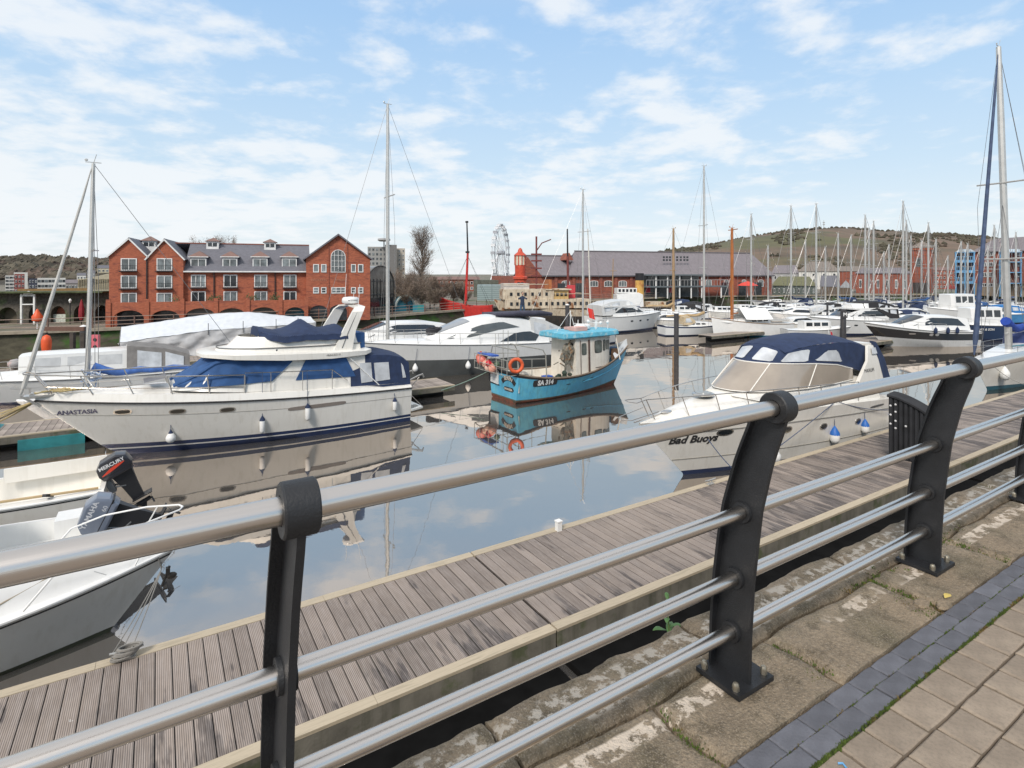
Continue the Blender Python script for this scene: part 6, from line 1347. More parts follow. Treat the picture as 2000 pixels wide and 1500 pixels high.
for k in range(n - 1):
    (x0, y0), (x1, y1) = qline[k], qline[k + 1]; m = max(1, int(math.hypot(x1 - x0, y1 - y0) / 3))
    for j in range(m):
        a = Vector((lerp(x0, x1, j / m), lerp(y0, y1, j / m), 0)); c = Vector((lerp(x0, x1, (j + 1) / m), lerp(y0, y1, (j + 1) / m), 0)); d = (c - a).normalized(); nn = Vector((d.y, -d.x, 0))
        mb.add([a + nn * .5 - Vector((0, 0, 1.5)), c + nn * .5 - Vector((0, 0, 1.5)), c + Vector((0, 0, QZ - .002)), a + Vector((0, 0, QZ - .002))], [(0, 1, 2, 3)])
tag(mb.build('far_quay_wall', grassw, smooth=None), kind='structure')
mb = MB()
for k in range(n - 1):
    a = Vector((*qline[k], QZ + .09)); c = Vector((*qline[k + 1], QZ + .09)); mb.bar(a, c, .5, .2)
tag(mb.build('far_quay_coping', pm('coping_pale', (.33, .28, .21), .85, var=.2), smooth=None), kind='structure')
# railing on the far quay
fr_ = thing('quay_railing', 'thin brown post and rail fence along the top of the far quay', 'railing'); pm_ = pm('rail_brown', (.12, .07, .055), .6); 
for k in range(1, 9):
    a = Vector((*qline[k], QZ + .15)); c = Vector((*qline[k + 1], QZ + .15)); d = (c - a); m = max(1, int(d.length / 2.2))
    for j in range(m):
        q = MB(); p = a + d * (j / m); q.box(p + Vector((0, 0, .42)), (.07, .07, .84)); q.build('post', pm_, fr_, smooth=None)
    q = MB()
    for z in (.25, .52, .80): q.tube([a + Vector((0, 0, z)), c + Vector((0, 0, z))], .022, 5)
    q.build('rails', pm('rail_tan', (.34, .25, .20), .6), fr_)

class Face:      # a facade plane: left base point, direction; xz() turns a place in the photograph into facade coordinates
    def __init__(s, pxl, Yl, pxr, Yr):
        s.a = Vector(((pxl - 1000) / FPX * Yl, Yl, 0)); e = Vector(((pxr - 1000) / FPX * Yr, Yr, 0)); s.d = (e - s.a).normalized(); s.L = (e - s.a).length; s.rz = math.atan2(s.d.y, s.d.x); s.nrm = Vector((-s.d.y, s.d.x, 0))
    def xz(s, px, py, y=0.0):
        r = (px - 1000) / FPX; o = s.a + s.nrm * y; k = (r * o.y - o.x) / (s.d.x - r * s.d.y); Y = o.y + s.d.y * k; return k, EYE - (py - 535) / FPX * Y
    def thing(s, name, label, cat, group=None): return thing(name, label, cat, s.a, s.rz, group)
def window(f, root, px0, px1, py0, py1, y=0.0, arch=False, mull=1, trans=0, glass=None, frame=None, name='window', balcony=False, fw=.07):
    x0, z1 = f.xz(px0, py0, y); x1, z0 = f.xz(px1, py1, y); _, z1b = f.xz(px1, py0, y); z1 = (z1 + z1b) / 2; zc = f.xz(px0, py1, y)[1]; z0 = (z0 + zc) / 2
    fm = frame or upvc; w = MB(); P = [(x0, z0), (x1, z0)]
    if arch: r = (x1 - x0) / 2; zs = z1 - r * arch; P += [((x0 + x1) / 2 + r * math.cos(a), zs + r * arch * math.sin(a)) for a in [math.pi * k / 10 for k in range(11)]]
    else: P += [(x1, z1), (x0, z1)]
    cx, cz = (x0 + x1) / 2, (z0 + z1) / 2; fw = min(fw, (x1 - x0) * .16)
    inn = [(cx + (x - cx) * (1 - 2 * fw / (x1 - x0)), cz + (z - cz) * (1 - 2 * fw / (z1 - z0))) for x, z in P]; n = len(P)
    w.loft([[(x, y - .05, z) for x, z in P], [(x, y - .05, z) for x, z in inn]], 0, True, False); w.loft([[(x, y - .05, z) for x, z in P], [(x, y + .02, z) for x, z in P]], 0, True, False); w.loft([[(x, y - .05, z) for x, z in inn], [(x, y - .01, z) for x, z in inn]], 0, True, False)
    for k in range(1, mull + 1): xx = lerp(x0, x1, k / (mull + 1)); w.box((xx, y - .045, (z0 + z1) / 2), (fw * .7, .03, (z1 - z0) * (.96 if not arch else .9)))
    for k in range(1, trans + 1): zz = lerp(z0, z1, k / (trans + 1)); w.box((cx, y - .043, zz), ((x1 - x0) * .96, .03, fw * .6))
    wo_ = w.build(name, fm, root, smooth=None)
    g = MB(); g.add([(x, y - .012, z) for x, z in inn], [tuple(range(n))]); g.build('pane', glass or wgl, wo_, smooth=None)
    if balcony:
        q = MB(); xa, xb = x0 - .06, x1 + .06; q.box(((xa + xb) / 2, y - .18, z0 - .06), (xb - xa, .30, .07))
        for k in range(9): q.box((lerp(xa, xb, k / 8), y - .31, z0 + .16), (.012, .012, .42))
        q.box(((xa + xb) / 2, y - .31, z0 + .38), (xb - xa, .02, .025)); q.build('balcony', BLK(), wo_, smooth=None)
    return wo_
def slab(root, name, P, y0, y1, m): mb = MB(); mb.prism([(x, y0, z) for x, z in P], (0, y1 - y0, 0)); return mb.build(name, m, root, smooth=None)
def roof_gable(root, x0, x1, ze, xp, zp, y0, y1, m, over=.12, th=.07, name='roof', vm=None):
    mb = MB()
    for xe in (x0, x1):
        dx = (xe - xp); dz = (ze - zp); s = 1 + over / abs(dx); xe2, ze2 = xp + dx * s, zp + dz * s
        mb.hexa([(xp, y0 - over, zp), (xe2, y0 - over, ze2), (xe2, y1, ze2), (xp, y1, zp), (xp, y0 - over, zp + th * 1.4), (xe2, y0 - over, ze2 + th), (xe2, y1, ze2 + th), (xp, y1, zp + th * 1.4)])
    r = mb.build(name, m, root, smooth=None)
    if vm:
        mb = MB()
        for xe in (x0, x1):
            dx = (xe - xp); dz = (ze - zp); s = 1 + over / abs(dx); mb.bar((xp, y0 - over - .02, zp + .0), (xp + dx * s, y0 - over - .02, zp + dz * s), .05, .10)
        mb.build('barge_board', vm, root, smooth=None)
    return r
def arcade(root, name, x0, x1, z0, z1, arches, y0, y1, m, glass=None):
    """a wall pierced by arches [(xa, xb, ztop, rise)]"""
    mb = MB(); sl = []
    def add(x, zb): sl.append([(x, y0, zb), (x, y0, z1), (x, y1, z1), (x, y1, zb)])
    add(x0, z0)
    for xa, xb, zt, rise in arches:
        add(xa, z0)
        for k in range(13): a = math.pi * (1 - k / 12); add((xa + xb) / 2 + (xb - xa) / 2 * math.cos(a), zt - rise + rise * math.sin(a))
        add(xb, z0)
    add(x1, z0); mb.loft(sl, 0, True, True); return mb.build(name, m, root, smooth=None)

# ---------------------------------------------------------------- brick apartments on the far quay
def apartments():
    f = Face(213, 43.0, 722, 50.0); b = f.thing('apartment_building', 'red brick waterside apartment block with three gables, slate roof and arcade', 'building')
    X = lambda px, y=0.0: f.xz(px, 535, y)[0]; Zp = lambda px, py, y=0.0: f.xz(px, py, y)[1]
    g0 = QZ - .02
    # walls
    P = [(X(213), g0), (X(358), g0), (X(358), Zp(358, 503)), (X(321), Zp(321, 468)), (X(287), Zp(287, 504)), (X(252), Zp(252, 466)), (X(213), Zp(213, 499))]
    slab(b, 'wall', P, 0, 7, brick)
    slab(b, 'wall', [(X(358), g0), (X(600), g0), (X(600), Zp(600, 531)), (X(358), Zp(358, 531))], .35, 7, brick)
    slab(b, 'wall', [(X(598), g0), (X(722), g0), (X(722), Zp(722, 505)), (X(660), Zp(660, 459)), (X(598), Zp(598, 503))], -.3, 8, brick)
    for px in (287,): mb = MB(); mb.box((X(px), -.05, (Zp(px, 506) + QZ + 1.6) / 2), (.08, .08, Zp(px, 506) - QZ - 1.6)); mb.build('downpipe', BLK(), b, smooth=None)
    for px in (417, 537): mb = MB(); mb.box((X(px), .28, (Zp(px, 532) + QZ + 1.6) / 2), (.07, .08, Zp(px, 532) - QZ - 1.6)); mb.build('downpipe', BLK(), b, smooth=None)
    for px in (642, 678): mb = MB(); mb.box((X(px), -.32, (Zp(px, 478) + QZ) / 2), (.05, .06, Zp(px, 478) - QZ)); mb.build('pilaster_line', brick2, b, smooth=None)
    roof_gable(b, X(213), X(287), Zp(213, 499), X(252), Zp(252, 466), 0, 7, slate, vm=upvc); roof_gable(b, X(287), X(358), Zp(287, 504), X(321), Zp(321, 468), 0, 7, slate, vm=upvc)
    roof_gable(b, X(598), X(722), Zp(598, 503), X(660), Zp(660, 459), -.3, 8, slate, over=.22, vm=slate)
    # long slate roof: slopes up and back
    xe0, xe1 = X(357), X(606); ze = Zp(470, 531); yb = 3.6; zr = f.xz(470, 479, yb)[1]
    mb = MB(); mb.hexa([(xe0, .12, ze), (xe1, .12, ze), (xe1, yb, zr), (xe0, yb, zr), (xe0, .12, ze + .08), (xe1, .12, ze + .08), (xe1, yb, zr + .08), (xe0, yb, zr + .08)]); mb.hexa([(xe0 - 4, yb, zr), (xe1, yb, zr), (xe1, 7.4, ze), (xe0 - 4, 7.4, ze), (xe0 - 4, yb, zr + .08), (xe1, yb, zr + .08), (xe1, 7.4, ze + .08), (xe0 - 4, 7.4, ze + .08)]); mb.build('roof', slate, b, smooth=None)
    mb = MB(); mb.bar((xe0 - 4, yb, zr + .11), (xe1, yb, zr + .11), .16, .09); mb.build('ridge_tiles', pm('ridge_red', (.25, .10, .075), .8), b, smooth=None)
    mb = MB(); mb.bar((xe0, .06, ze + .02), (X(598), .06, ze + .02), .12, .10); mb.build('gutter', upvc, b, smooth=None)
    # gable windows
    for c, (x0, x1) in enumerate(((236, 267.5), (306, 336.5))):
        for r, (a, d) in enumerate(((504.5, 528.5), (538, 563), (572, 595))): window(f, b, x0, x1, a, d, balcony=r < 2)
    for c, (x0, x1) in enumerate(((373, 402), (436.5, 463.5), (496.5, 522), (553.5, 579))):
        for r, (a, d) in enumerate(((536.5, 561), (569, 590))):
            window(f, b, x0, x1, a, d, y=.35, balcony=r == 0, mull=2 if c == 0 and r == 0 else 1, glass=dgl if (c + r) % 3 == 1 else None)
    # dormers
    for px0, px1 in ((371.5, 403.5), (434, 464), (493, 523), (550, 580)):
        y = .75; x0, x1 = X(px0, y), X(px1, y); z0 = Zp(px0, 524.5, y); z1 = Zp(px0, 501, y)
        mb = MB(); mb.box(((x0 + x1) / 2, y + 1.2, (z0 + z1) / 2), (x1 - x0, 2.4, z1 - z0)); d = mb.build('dormer', slate, b, smooth=None)
        window(f, b, px0 + .5, px1 - .5, 505, 523, y=y, name='dormer_window')
        mb = MB(); xm = (x0 + x1) / 2; zt = Zp((px0 + px1) / 2, 490, y); o = .14
        mb.add([(x0 - o, y - o, z1), (x1 + o, y - o, z1), (xm, y + .5, zt), (x1 + o, y + 2.6, z1), (x0 - o, y + 2.6, z1), (xm, y + 2.6, zt)], [(0, 1, 2), (1, 3, 5, 2), (3, 4, 5), (4, 0, 2, 5), (0, 4, 3, 1)]); mb.build('dormer_roof', pm('tile_brown', (.20, .12, .10), .8), d, smooth=None)
        mb = MB(); mb.bar((x0 - o, y - o, z1 - .03), (x1 + o, y - o, z1 - .03), .05, .07); mb.build('dormer_fascia', upvc, d, smooth=None)
    for px0, px1, t_, b_, tp in ((277, 304, 470, 492, 460), (403, 427, 471, 486, 463), (516, 538.5, 473, 487.5, 465.5)):
        y = 2.9; x0, x1 = X(px0, y), X(px1, y); z0 = Zp(px0, b_ + 4, y); z1 = Zp(px0, t_, y); xm = (x0 + x1) / 2
        mb = MB(); mb.box((xm, y + .7, (z0 + z1) / 2), (x1 - x0, 1.4, z1 - z0)); d = mb.build('roof_lantern', upvc, b, smooth=None)
        mb = MB(); mb.box((xm, y - .01, z1 - .28), ((x1 - x0) * .72, .03, .30)); mb.build('lantern_window', dgl, d, smooth=None); mb = MB(); mb.box((xm, y - .03, z1 - .28), (.05, .03, .32)); mb.build('lantern_mullion', upvc, d, smooth=None)
        mb = MB(); o = .13; mb.add([(x0 - o, y - o, z1), (x1 + o, y - o, z1), (x1 + o, y + 1.5, z1), (x0 - o, y + 1.5, z1), (xm, y + .7, Zp(xm and px0, tp, y))], [(0, 1, 4), (1, 2, 4), (2, 3, 4), (3, 0, 4), (0, 3, 2, 1)]); mb.build('lantern_roof', pm('tile_brown', (.20, .12, .10), .8), d, smooth=None)
    # big gable
    y = -.3; window(f, b, 646, 675, 487.5, 532, y=y, arch=1.0, mull=3, trans=3, fw=.05)
    for x0, x1 in ((611.5, 623), (627, 637.5), (685.5, 695), (699, 709.5)):
        window(f, b, x0, x1, 516, 532, y=y, mull=0); window(f, b, x0, x1, 561, 573, y=y, mull=0, trans=1)
    window(f, b, 647, 675, 561, 573, y=y, mull=2, trans=1)
    for s_, px in (('POCKETTS', 623), ('WHARF', 664), ('FLATS', 698)):
        if s_ == 'FLATS': continue
        lettering(s_, .26, lambda xx, zz: (X(px, y) + xx, y - .02, Zp(px, 547, y) + zz), pm('letter_bronze', (.45, .20, .12), .5), b)
    q = MB()
    for px in (622.5, 661): 
        x, z = X(px, y), QZ; r = .72; q.add([(x - r, y - .012, z), (x + r, y - .012, z)] + [(x + r * math.cos(a), y - .012, z + .75 + r * .75 * math.sin(a)) for a in [math.pi * k / 10 for k in range(11)]], [tuple(range(13))])
    q.build('arch_door', dgl, b, smooth=None)
    q = MB()
    for px in (622.5, 661):
        x = X(px, y); q.tube([(x - .76, y - .02, QZ), (x - .76, y - .02, QZ + .75)] + [(x + .76 * math.cos(math.pi - a), y - .02, QZ + .75 + .60 * math.sin(a)) for a in [math.pi * k / 10 for k in range(11)]] + [(x + .76, y - .02, QZ)], .05, 5); q.box((x, y - .03, QZ + .55), (.05, .03, 1.1))
    q.build('arch_surround', brick2, b)
    # ground floor arcade and terrace in front
    ya = -1.15; zt = lambda px: f.xz(px, 586.5 if px > 400 else 591, ya)[1]; x0, x1 = f.xz(206, 600, ya)[0], f.xz(600, 600, ya)[0]; z1 = f.xz(400, 588.5, ya)[1]
    ar = []
    for a, c, tp in ((221, 281, 607), (294, 351, 607), (362, 420, 603), (425, 480, 603), (489, 540, 601), (556, 596, 601)):
        xa = f.xz(a, 600, ya)[0]; xb = f.xz(c, 600, ya)[0]; zt_ = f.xz((a + c) / 2, tp - 1, ya)[1]; ar.append((xa, xb, zt_, .62))
    arcade(b, 'arcade_wall', x0, x1, g0, z1, ar, ya, ya + .3, brick)
    mb = MB(); mb.box(((x0 + x1) / 2, ya + .6, z1 - .45), (x1 - x0 - .05, 1.1, .1)); mb.build('terrace_floor', brick2, b, smooth=None)
    for k, (xa, xb, zt_, r) in enumerate(ar): mb = MB(); mb.box(((xa + xb) / 2, -.08, (g0 + zt_) / 2), (xb - xa, .06, zt_ - g0)); mb.build('shop_front', dgl if k in (0, 1) else pm('shop_teal', (.03, .13, .16), .3, var=.5, vscale=2) if k == 5 else pm('shutter_grey', (.26, .26, .25), .6, var=.1), b, smooth=None)
    for k in range(7):
        px = (212, 287, 356, 422, 484, 548, 598)[k]; xx = f.xz(px, 600, ya)[0]; mb = MB(); mb.box((xx, ya - .03, (g0 + z1) / 2 + .12), (.30, .12, z1 - g0 + .24)); mb.build('pier', brick, b, smooth=None)
    # plants and tables on the terrace
    r7 = random.Random(5)
    for k, px in enumerate((344, 410, 425, 486, 497, 533, 541)):
        xx = f.xz(px, 590, ya)[0]; t = thing('terrace_plant', ('potted bush left of the third window bay', 'small potted shrub at the second pier', 'dark shrub by the second downpipe', 'large potted palm at the fourth pier', 'low pot by the lilac door pier', 'rounded white pot with shrub', 'tall green shrub beside the balcony pipe')[k] + ' on the brick terrace', 'plant', tuple((f.a + f.d * xx + f.nrm * (ya + .5))[:2]) + (z1 - .4,), 0, 'plants on the brick terrace')
        mb = MB(); mb.lathe((0, 0, 0), [(.12, 0), (.17, .35)], 8); mb.build('pot', pm('pot_white', (.5, .48, .44), .7), t)
        mb = MB()
        for j in range(60): a = Vector((r7.gauss(0, .16), r7.gauss(0, .16), .5 + r7.gauss(0, .16))); mb.add([a, a + Vector((r7.uniform(-.1, .1), r7.uniform(-.1, .1), .12)), a + Vector((r7.uniform(-.1, .1), 0, .05))], [(0, 1, 2)])
        mb.build('foliage', pm('shrub_green', (.05, .085, .03), .8, var=.4), t, smooth=None, norm=False)
apartments()

# ---------------------------------------------------------------- viaduct wall at the left
def viaduct():
    f = Face(-160, 44.5, 216, 46.5); b = f.thing('viaduct', 'dark stone viaduct wall with blocked arches left of the apartments', 'wall')
    X = lambda px: f.xz(px, 600)[0]; Z = lambda py: f.xz(60, py)[1]
    ar = [(X(a), X(c), Z(t_), .75) for a, c, t_ in ((-110, -60, 602), (-4, 33, 600), (56, 76, 599), (99, 128, 598), (144, 171, 597), (185, 212, 597))]
    arcade(b, 'wall', X(-160), X(216), QZ - .02, Z(571.5), ar, 0, 1.2, stonew)
    cols = [DKGL(), pm('arch_brown', (.12, .10, .07), .9), pm('arch_pink', (.38, .32, .32), .8), None, pm('arch_cream', (.36, .34, .26), .8), pm('arch_dark', (.05, .045, .04), .9)]
    for (xa, xb, zt, r), m in zip(ar, cols): mb = MB(); mb.box(((xa + xb) / 2, .75, (QZ + zt) / 2), (xb - xa, .05, zt - QZ)); mb.build('arch_infill', m or brick, b, smooth=None)
    xa, xb = ar[3][:2]
    mb = MB(); mb.box(((xa + xb) / 2, .5, QZ + .35), (xb - xa, .3, .7)); mb.build('white_counter', pm('counter', (.5, .52, .45), .7, var=.4, vscale=6), b, smooth=None)
    mb = MB(); mb.box((X(63), .1, Z(570.5)), (X(216) - X(-90), 2.2, .12)); mb.build('grass_edge', pm('verge', (.06, .075, .03), .9, var=.5), b, smooth=None)
    t = thing('portal_frame', 'white pedimented gateway frame standing against the viaduct', 'gateway', f.a + f.d * X(65) - f.nrm * .6 + Vector((0, 0, QZ)), f.rz)
    hh = Z(574) - QZ; w_ = (X(78) - X(53)) / 2; mb = MB(); [mb.box((s_ * w_, 0, hh / 2), (.12, .16, hh)) for s_ in (-1, 1)]; mb.build('column', upvc, t, smooth=None)
    mb = MB(); [mb.box((0, 0, z), (w_ * 2, .12, .09)) for z in (hh - .12, hh * .66)]; mb.build('crossbar', upvc, t, smooth=None); mb = MB(); mb.prism([(-w_, 0, hh - .05), (w_, 0, hh - .05), (0, 0, hh + .25)], (0, .12, 0)); mb.build('pediment', upvc, t, smooth=None)
    for px, lab in ((181, 'furled dark red parasol left of its twin before the viaduct'), (196, 'furled dark red parasol nearest the brick apartments')):
        t = thing('parasol', lab, 'parasol', f.a + f.d * X(px) - f.nrm * 1.5 + Vector((0, 0, QZ)), 0, 'furled red parasols'); mb = MB(); mb.lathe((0, 0, 0), [(.10, .35), (.20, .6), (.19, 1.2), (.10, 1.7), (.02, 2.0)], 8); mb.build('canopy', pm('parasol_red', (.25, .02, .03), .8), t); mb = MB(); mb.cyl((0, 0, 0), (0, 0, .5), .03); mb.build('pole', BLK(), t)
    t = thing('orange_cover', 'round orange covered lifebuoy on the far quay left of the mast', 'lifebuoy', f.a + f.d * X(155) - f.nrm * 5.0 + Vector((0, 0, QZ)), 0); mb = MB(); mb.lathe((0, 0, .5), [(.05, 0), (.32, .12), (.34, .4), (.2, .62), (.04, .95)], 12); mb.build('cover', pm('housing_orange', (.68, .09, .02), .5), t, smooth=60); mb = MB(); mb.cyl((0, 0, 0), (0, 0, .55), .04); mb.build('post', WHT(), t)
    t = thing('lamp_post', 'small black lantern lamp post by the viaduct arches', 'lamp post', f.a + f.d * X(155) - f.nrm * 1.2 + Vector((0, 0, QZ)), 0); mb = MB(); mb.cyl((0, 0, 0), (0, 0, 1.7), .035); mb.build('post', BLK(), t); mb = MB(); mb.lathe((0, 0, 1.7), [(.05, 0), (.12, .2), (.02, .34)], 6); mb.build('lantern', WHT(), t)
viaduct()
# timber jetty frame in front of the left quay
def jetty():
    Y = 34.0; X = lambda px: (px - 1000) / FPX * Y; Z = lambda py: EYE - (py - 535) / FPX * Y
    t = thing('timber_frame', 'dark timber fender frame with a brown top beam before the left quay', 'jetty', (X(88), Y, 0), 0); tm = pm('wet_timber', (.055, .045, .038), .85, var=.4)
    for px in (88, 142, 163):
        mb = MB(); mb.box((X(px) - X(88), 0, (Z(645) - 1) / 2 - .1), (.22, .22, Z(645) + .9)); mb.build('post', tm, t, smooth=None)
    mb = MB(); mb.box(((X(165) - X(88)) / 2, -.12, Z(642)), (X(168) - X(86), .12, .24)); mb.build('beam', pm('beam_brown', (.13, .07, .05), .8), t, smooth=None)
jetty()

# ---------------------------------------------------------------- hills and woods
def ridge(name, pts, Y0, Y1, base_py, mat, n=80, k=14, amp=1.0, seed=0):
    def fn(u_, v_):
        px = lerp(pts[0][0], pts[-1][0], u_); top = interp([p[0] for p in pts], [p[1] for p in pts], px); Y = lerp(Y0, Y1, v_); s = math.sin(v_ * math.pi / 2) if v_ < .86 else 1.0
        zt = EYE + (535 - top) / FPX * Y1 * .93; z = lerp(QZ - 1, zt, s) + nzv(u_ * 14, v_ * 5, 1, seed) * amp * (v_ > .05) * s
        Yc = lerp(Y0, Y1, v_); return ((px - 1000) / FPX * lerp(Y0, Y1, v_ * .9 + .05), Yc, z)
    mb = MB(); mb.grid(fn, n, k); o = mb.build(name, mat, smooth=60, norm=True); return fn, o
def hill_build(nt, base, tc, nz, rng, mix):
    base = mix(rng(nz(.014, 6, .62), .42, .54, 0, .9), base, (.17, .115, .08)); base = mix(rng(nz(.006, 4, .5), .56, .62, 0, .8), base, (.10, .105, .045)); base = mix(rng(nz(.05, 5, .7), .45, .75, 0, .6), base, (.05, .055, .035))
    return base
hillm = pm('hill_cover', (.105, .082, .056), .95, var=.3, vscale=.03, build=hill_build)
hp = [(1180, 520), (1250, 501), (1290, 492), (1340, 484), (1400, 477), (1450, 466), (1500, 459), (1560, 451), (1600, 447), (1640, 446), (1700, 449), (1760, 452), (1800, 456), (1850, 457), (1900, 461), (1950, 465), (2000, 472), (2080, 476), (2200, 488), (2400, 505)]
fh, o = ridge('hill', hp, 330, 760, 545, hillm, n=150, k=26, amp=2.2); tag(o, kind='structure')
lp = [(-500, 520), (-300, 512), (-150, 509), (0, 508), (60, 507), (100, 508), (150, 512), (213, 513), (300, 520), (420, 531), (520, 538)]
fl_, o2 = ridge('hillside', lp, 190, 340, 545, pm('wood_floor', (.05, .045, .035), .95, var=.4, vscale=.2), n=60, k=14, amp=.8, seed=7); tag(o2, kind='structure')
woodm = pm('wood_crowns', (.085, .075, .055), .95, var=.55, vscale=.06, col2=(.115, .08, .062), c2scale=.035, bump=.0)
def blobs(name, fn, cnt, r0, r1, m, seed, vlo=.1, vhi=1.0, flat=.8, cond=None, sub=None):
    r = random.Random(seed); mb = MB(); c = 0
    while c < cnt:
        u_, v_ = r.random(), r.uniform(vlo, vhi); c += 1
        if cond and not cond(u_, v_, r): continue
        p = Vector(fn(u_, v_)); s = r.uniform(r0, r1); nu = 6; rings = []
        for i, (ph, k) in enumerate(((-.2, .75), (.35, 1.0), (.9, .62), (1.25, .2))): rings.append([p + Vector((s * k * math.cos(2 * math.pi * j / nu + i) * r.uniform(.7, 1.25), s * k * math.sin(2 * math.pi * j / nu + i) * r.uniform(.7, 1.25), s * flat * ph * r.uniform(.8, 1.2))) for j in range(nu)])
        mb.loft(rings, 0, True, True)
    return tag(mb.build(name, m, smooth=None), kind='stuff')
blobs('hillside_wood', fl_, 2600, 1.2, 3.2, woodm, 5, .12, 1.0)
blobs('hill_trees', fh, 6000, .9, 2.4, pm('hill_scrub', (.075, .068, .045), .95, var=.5, vscale=.03, col2=(.075, .055, .04), c2scale=.02), 6, .05, 1.0, .8, lambda u_, v_, r: nzv(u_ * 12, v_ * 5, 1, 4) > .02 or v_ > .985)
blobs('ridge_trees', fh, 420, 1.5, 3.4, pm('ridge_dark', (.045, .05, .03), .95, var=.5), 8, .975, 1.0, 1.1, lambda u_, v_, r: nzv(u_ * 22, 0, 1, 9) > -.05)
t = thing('radio_mast', 'small radio mast on the crest of the right hand hill', 'mast', (0, 0, 0), 0); p = PX(1609, 448, 740); mb = MB(); mb.cyl(p - Vector((0, 0, 3)), p + Vector((0, 0, 12)), .55, .3, 6); mb.build('shaft', ALU(), t); mb = MB(); [mb.cyl(p + Vector((0, 0, z)), p + Vector((0, 0, z + 1)), 1.5, n=6) for z in (6, 8.5)]; mb.build('dish_ring', ALU(), t)

# ---------------------------------------------------------------- small buildings
def block(name, label, px0, px1, top, Y, wall, roofm=None, ridge_py=None, floors=0, cols=0, D=None, gable=False, win_m=None, hip=.0, base=None, group=None, band=None, cat='building', winw=.55):
    rl, rc, rr_ = (px0 - 1000) / FPX, ((px0 + px1) / 2 - 1000) / FPX, (px1 - 1000) / FPX; f = Face(px0, Y, px1, Y * (1 + rc * rl) / (1 + rc * rr_)); b = f.thing(name, label, cat, group); W_ = f.L; zt = f.xz((px0 + px1) / 2, top)[1]; z0 = base if base is not None else QZ - .02; D = D or W_ * .6
    slab(b, 'wall', [(0, z0), (W_, z0), (W_, zt), (0, zt)], 0, D, wall)
    if ridge_py is not None:
        zr = f.xz((px0 + px1) / 2, ridge_py)[1]; o = W_ * .03; mb = MB()
        if gable: mb.add([(-o, -o, zt), (W_ + o, -o, zt), (W_ / 2, -o, zr), (W_ + o, D, zt), (-o, D, zt), (W_ / 2, D, zr)], [(0, 1, 2), (1, 3, 5, 2), (3, 4, 5), (4, 0, 2, 5), (0, 4, 3, 1)])
        else:
            h = W_ * hip; zr2 = zr + (zr - EYE) * D * .5 / Y; mb.add([(-o, -o, zt), (W_ + o, -o, zt), (W_ + o, D + o, zt), (-o, D + o, zt), (h, D / 2, zr2), (W_ - h, D / 2, zr2)], [(0, 1, 5, 4), (1, 2, 5), (2, 3, 4, 5), (3, 0, 4), (0, 3, 2, 1)])
        mb.build('roof', roofm or slate, b, smooth=None)
    if floors:
        H_ = (zt - z0) / (floors + .15); w_ = W_ / cols
        for i in range(floors):
            if band: mb = MB(); mb.box((W_ / 2, -.04, z0 + H_ * (i + .95)), (W_, .08, H_ * .22)); mb.build('floor_band', band, b, smooth=None)
            for j in range(cols):
                mb = MB(); ww, hh = w_ * winw, H_ * .5; cx, cz = w_ * (j + .5), z0 + H_ * (i + .55); mb.box((cx, -.03, cz), (ww, .06, hh)); w = mb.build('window', win_m or upvc, b, smooth=None)
                mb = MB(); mb.box((cx, -.065, cz), (ww * .8, .02, hh * .8)); mb.build('pane', dgl if (i + j) % 2 else wgl, w, smooth=None)
    return f, b
whitew = pm('render_white', (.62, .61, .57), .8, var=.06); creamw = pm('render_cream', (.48, .43, .31), .8, var=.08); greyw = pm('render_grey', (.33, .33, .33), .8, var=.1)
block('office_block', 'pale office block with ribbon windows at the far left under the hill', 10, 33, 538, 120, whitew, floors=5, cols=3, winw=.8, win_m=pm('glass_band', (.16, .17, .18), .3))
block('office_block', 'white topped red tower block beside the pale office block', 28, 48, 535, 118, pm('dark_red_render', (.24, .07, .06), .8), floors=4, cols=3)
block('office_block', 'wide flat roofed white canopy block behind the red tower block', 27, 54, 532, 128, whitew)
block('office_block', 'dark navy cladded block left of the long white terraces', 56, 73, 544, 112, pm('navy_clad', (.05, .055, .08), .7), floors=3, cols=3)
block('terrace_block', 'long white and grey banded block above the viaduct', 73, 128, 543, 115, whitew, floors=3, cols=8, winw=.8, win_m=pm('glass_band', (.16, .17, .18), .3))
block('stone_school', 'grey stone gabled building above the viaduct right of the banded block', 128, 156, 553, 100, pm('school_stone', (.24, .22, .21), .85), roofm=slate2, ridge_py=546, floors=2, cols=5)
f, b = block('cream_warehouse', 'cream panelled warehouse rising towards the brick apartments', 152, 216, 545, 62, creamw, D=6)
mb = MB(); [mb.box((f.L * (k + .5) / 14, -.04, f.xz(180, 545)[1] - .55), (.05, .08, 1.1)) for k in range(14)]; mb.build('panel_ribs', pm('rib_cream', (.38, .33, .23), .8), b, smooth=None)
mb = MB(); mb.prism([(0, 0, f.xz(152, 552)[1] - .5), (f.L, 0, f.xz(216, 546)[1] - .3), (f.L, 0, f.xz(216, 534)[1]), (0, 0, f.xz(152, 548)[1])], (0, 4, 0)); mb.build('upper_wall', creamw, b, smooth=None)
block('orange_fence', 'orange brown panel fence along the top of the viaduct', 34, 170, 563.5, 56, pm('fence_ochre', (.30, .18, .07), .8, var=.2), D=.2, cat='fence')
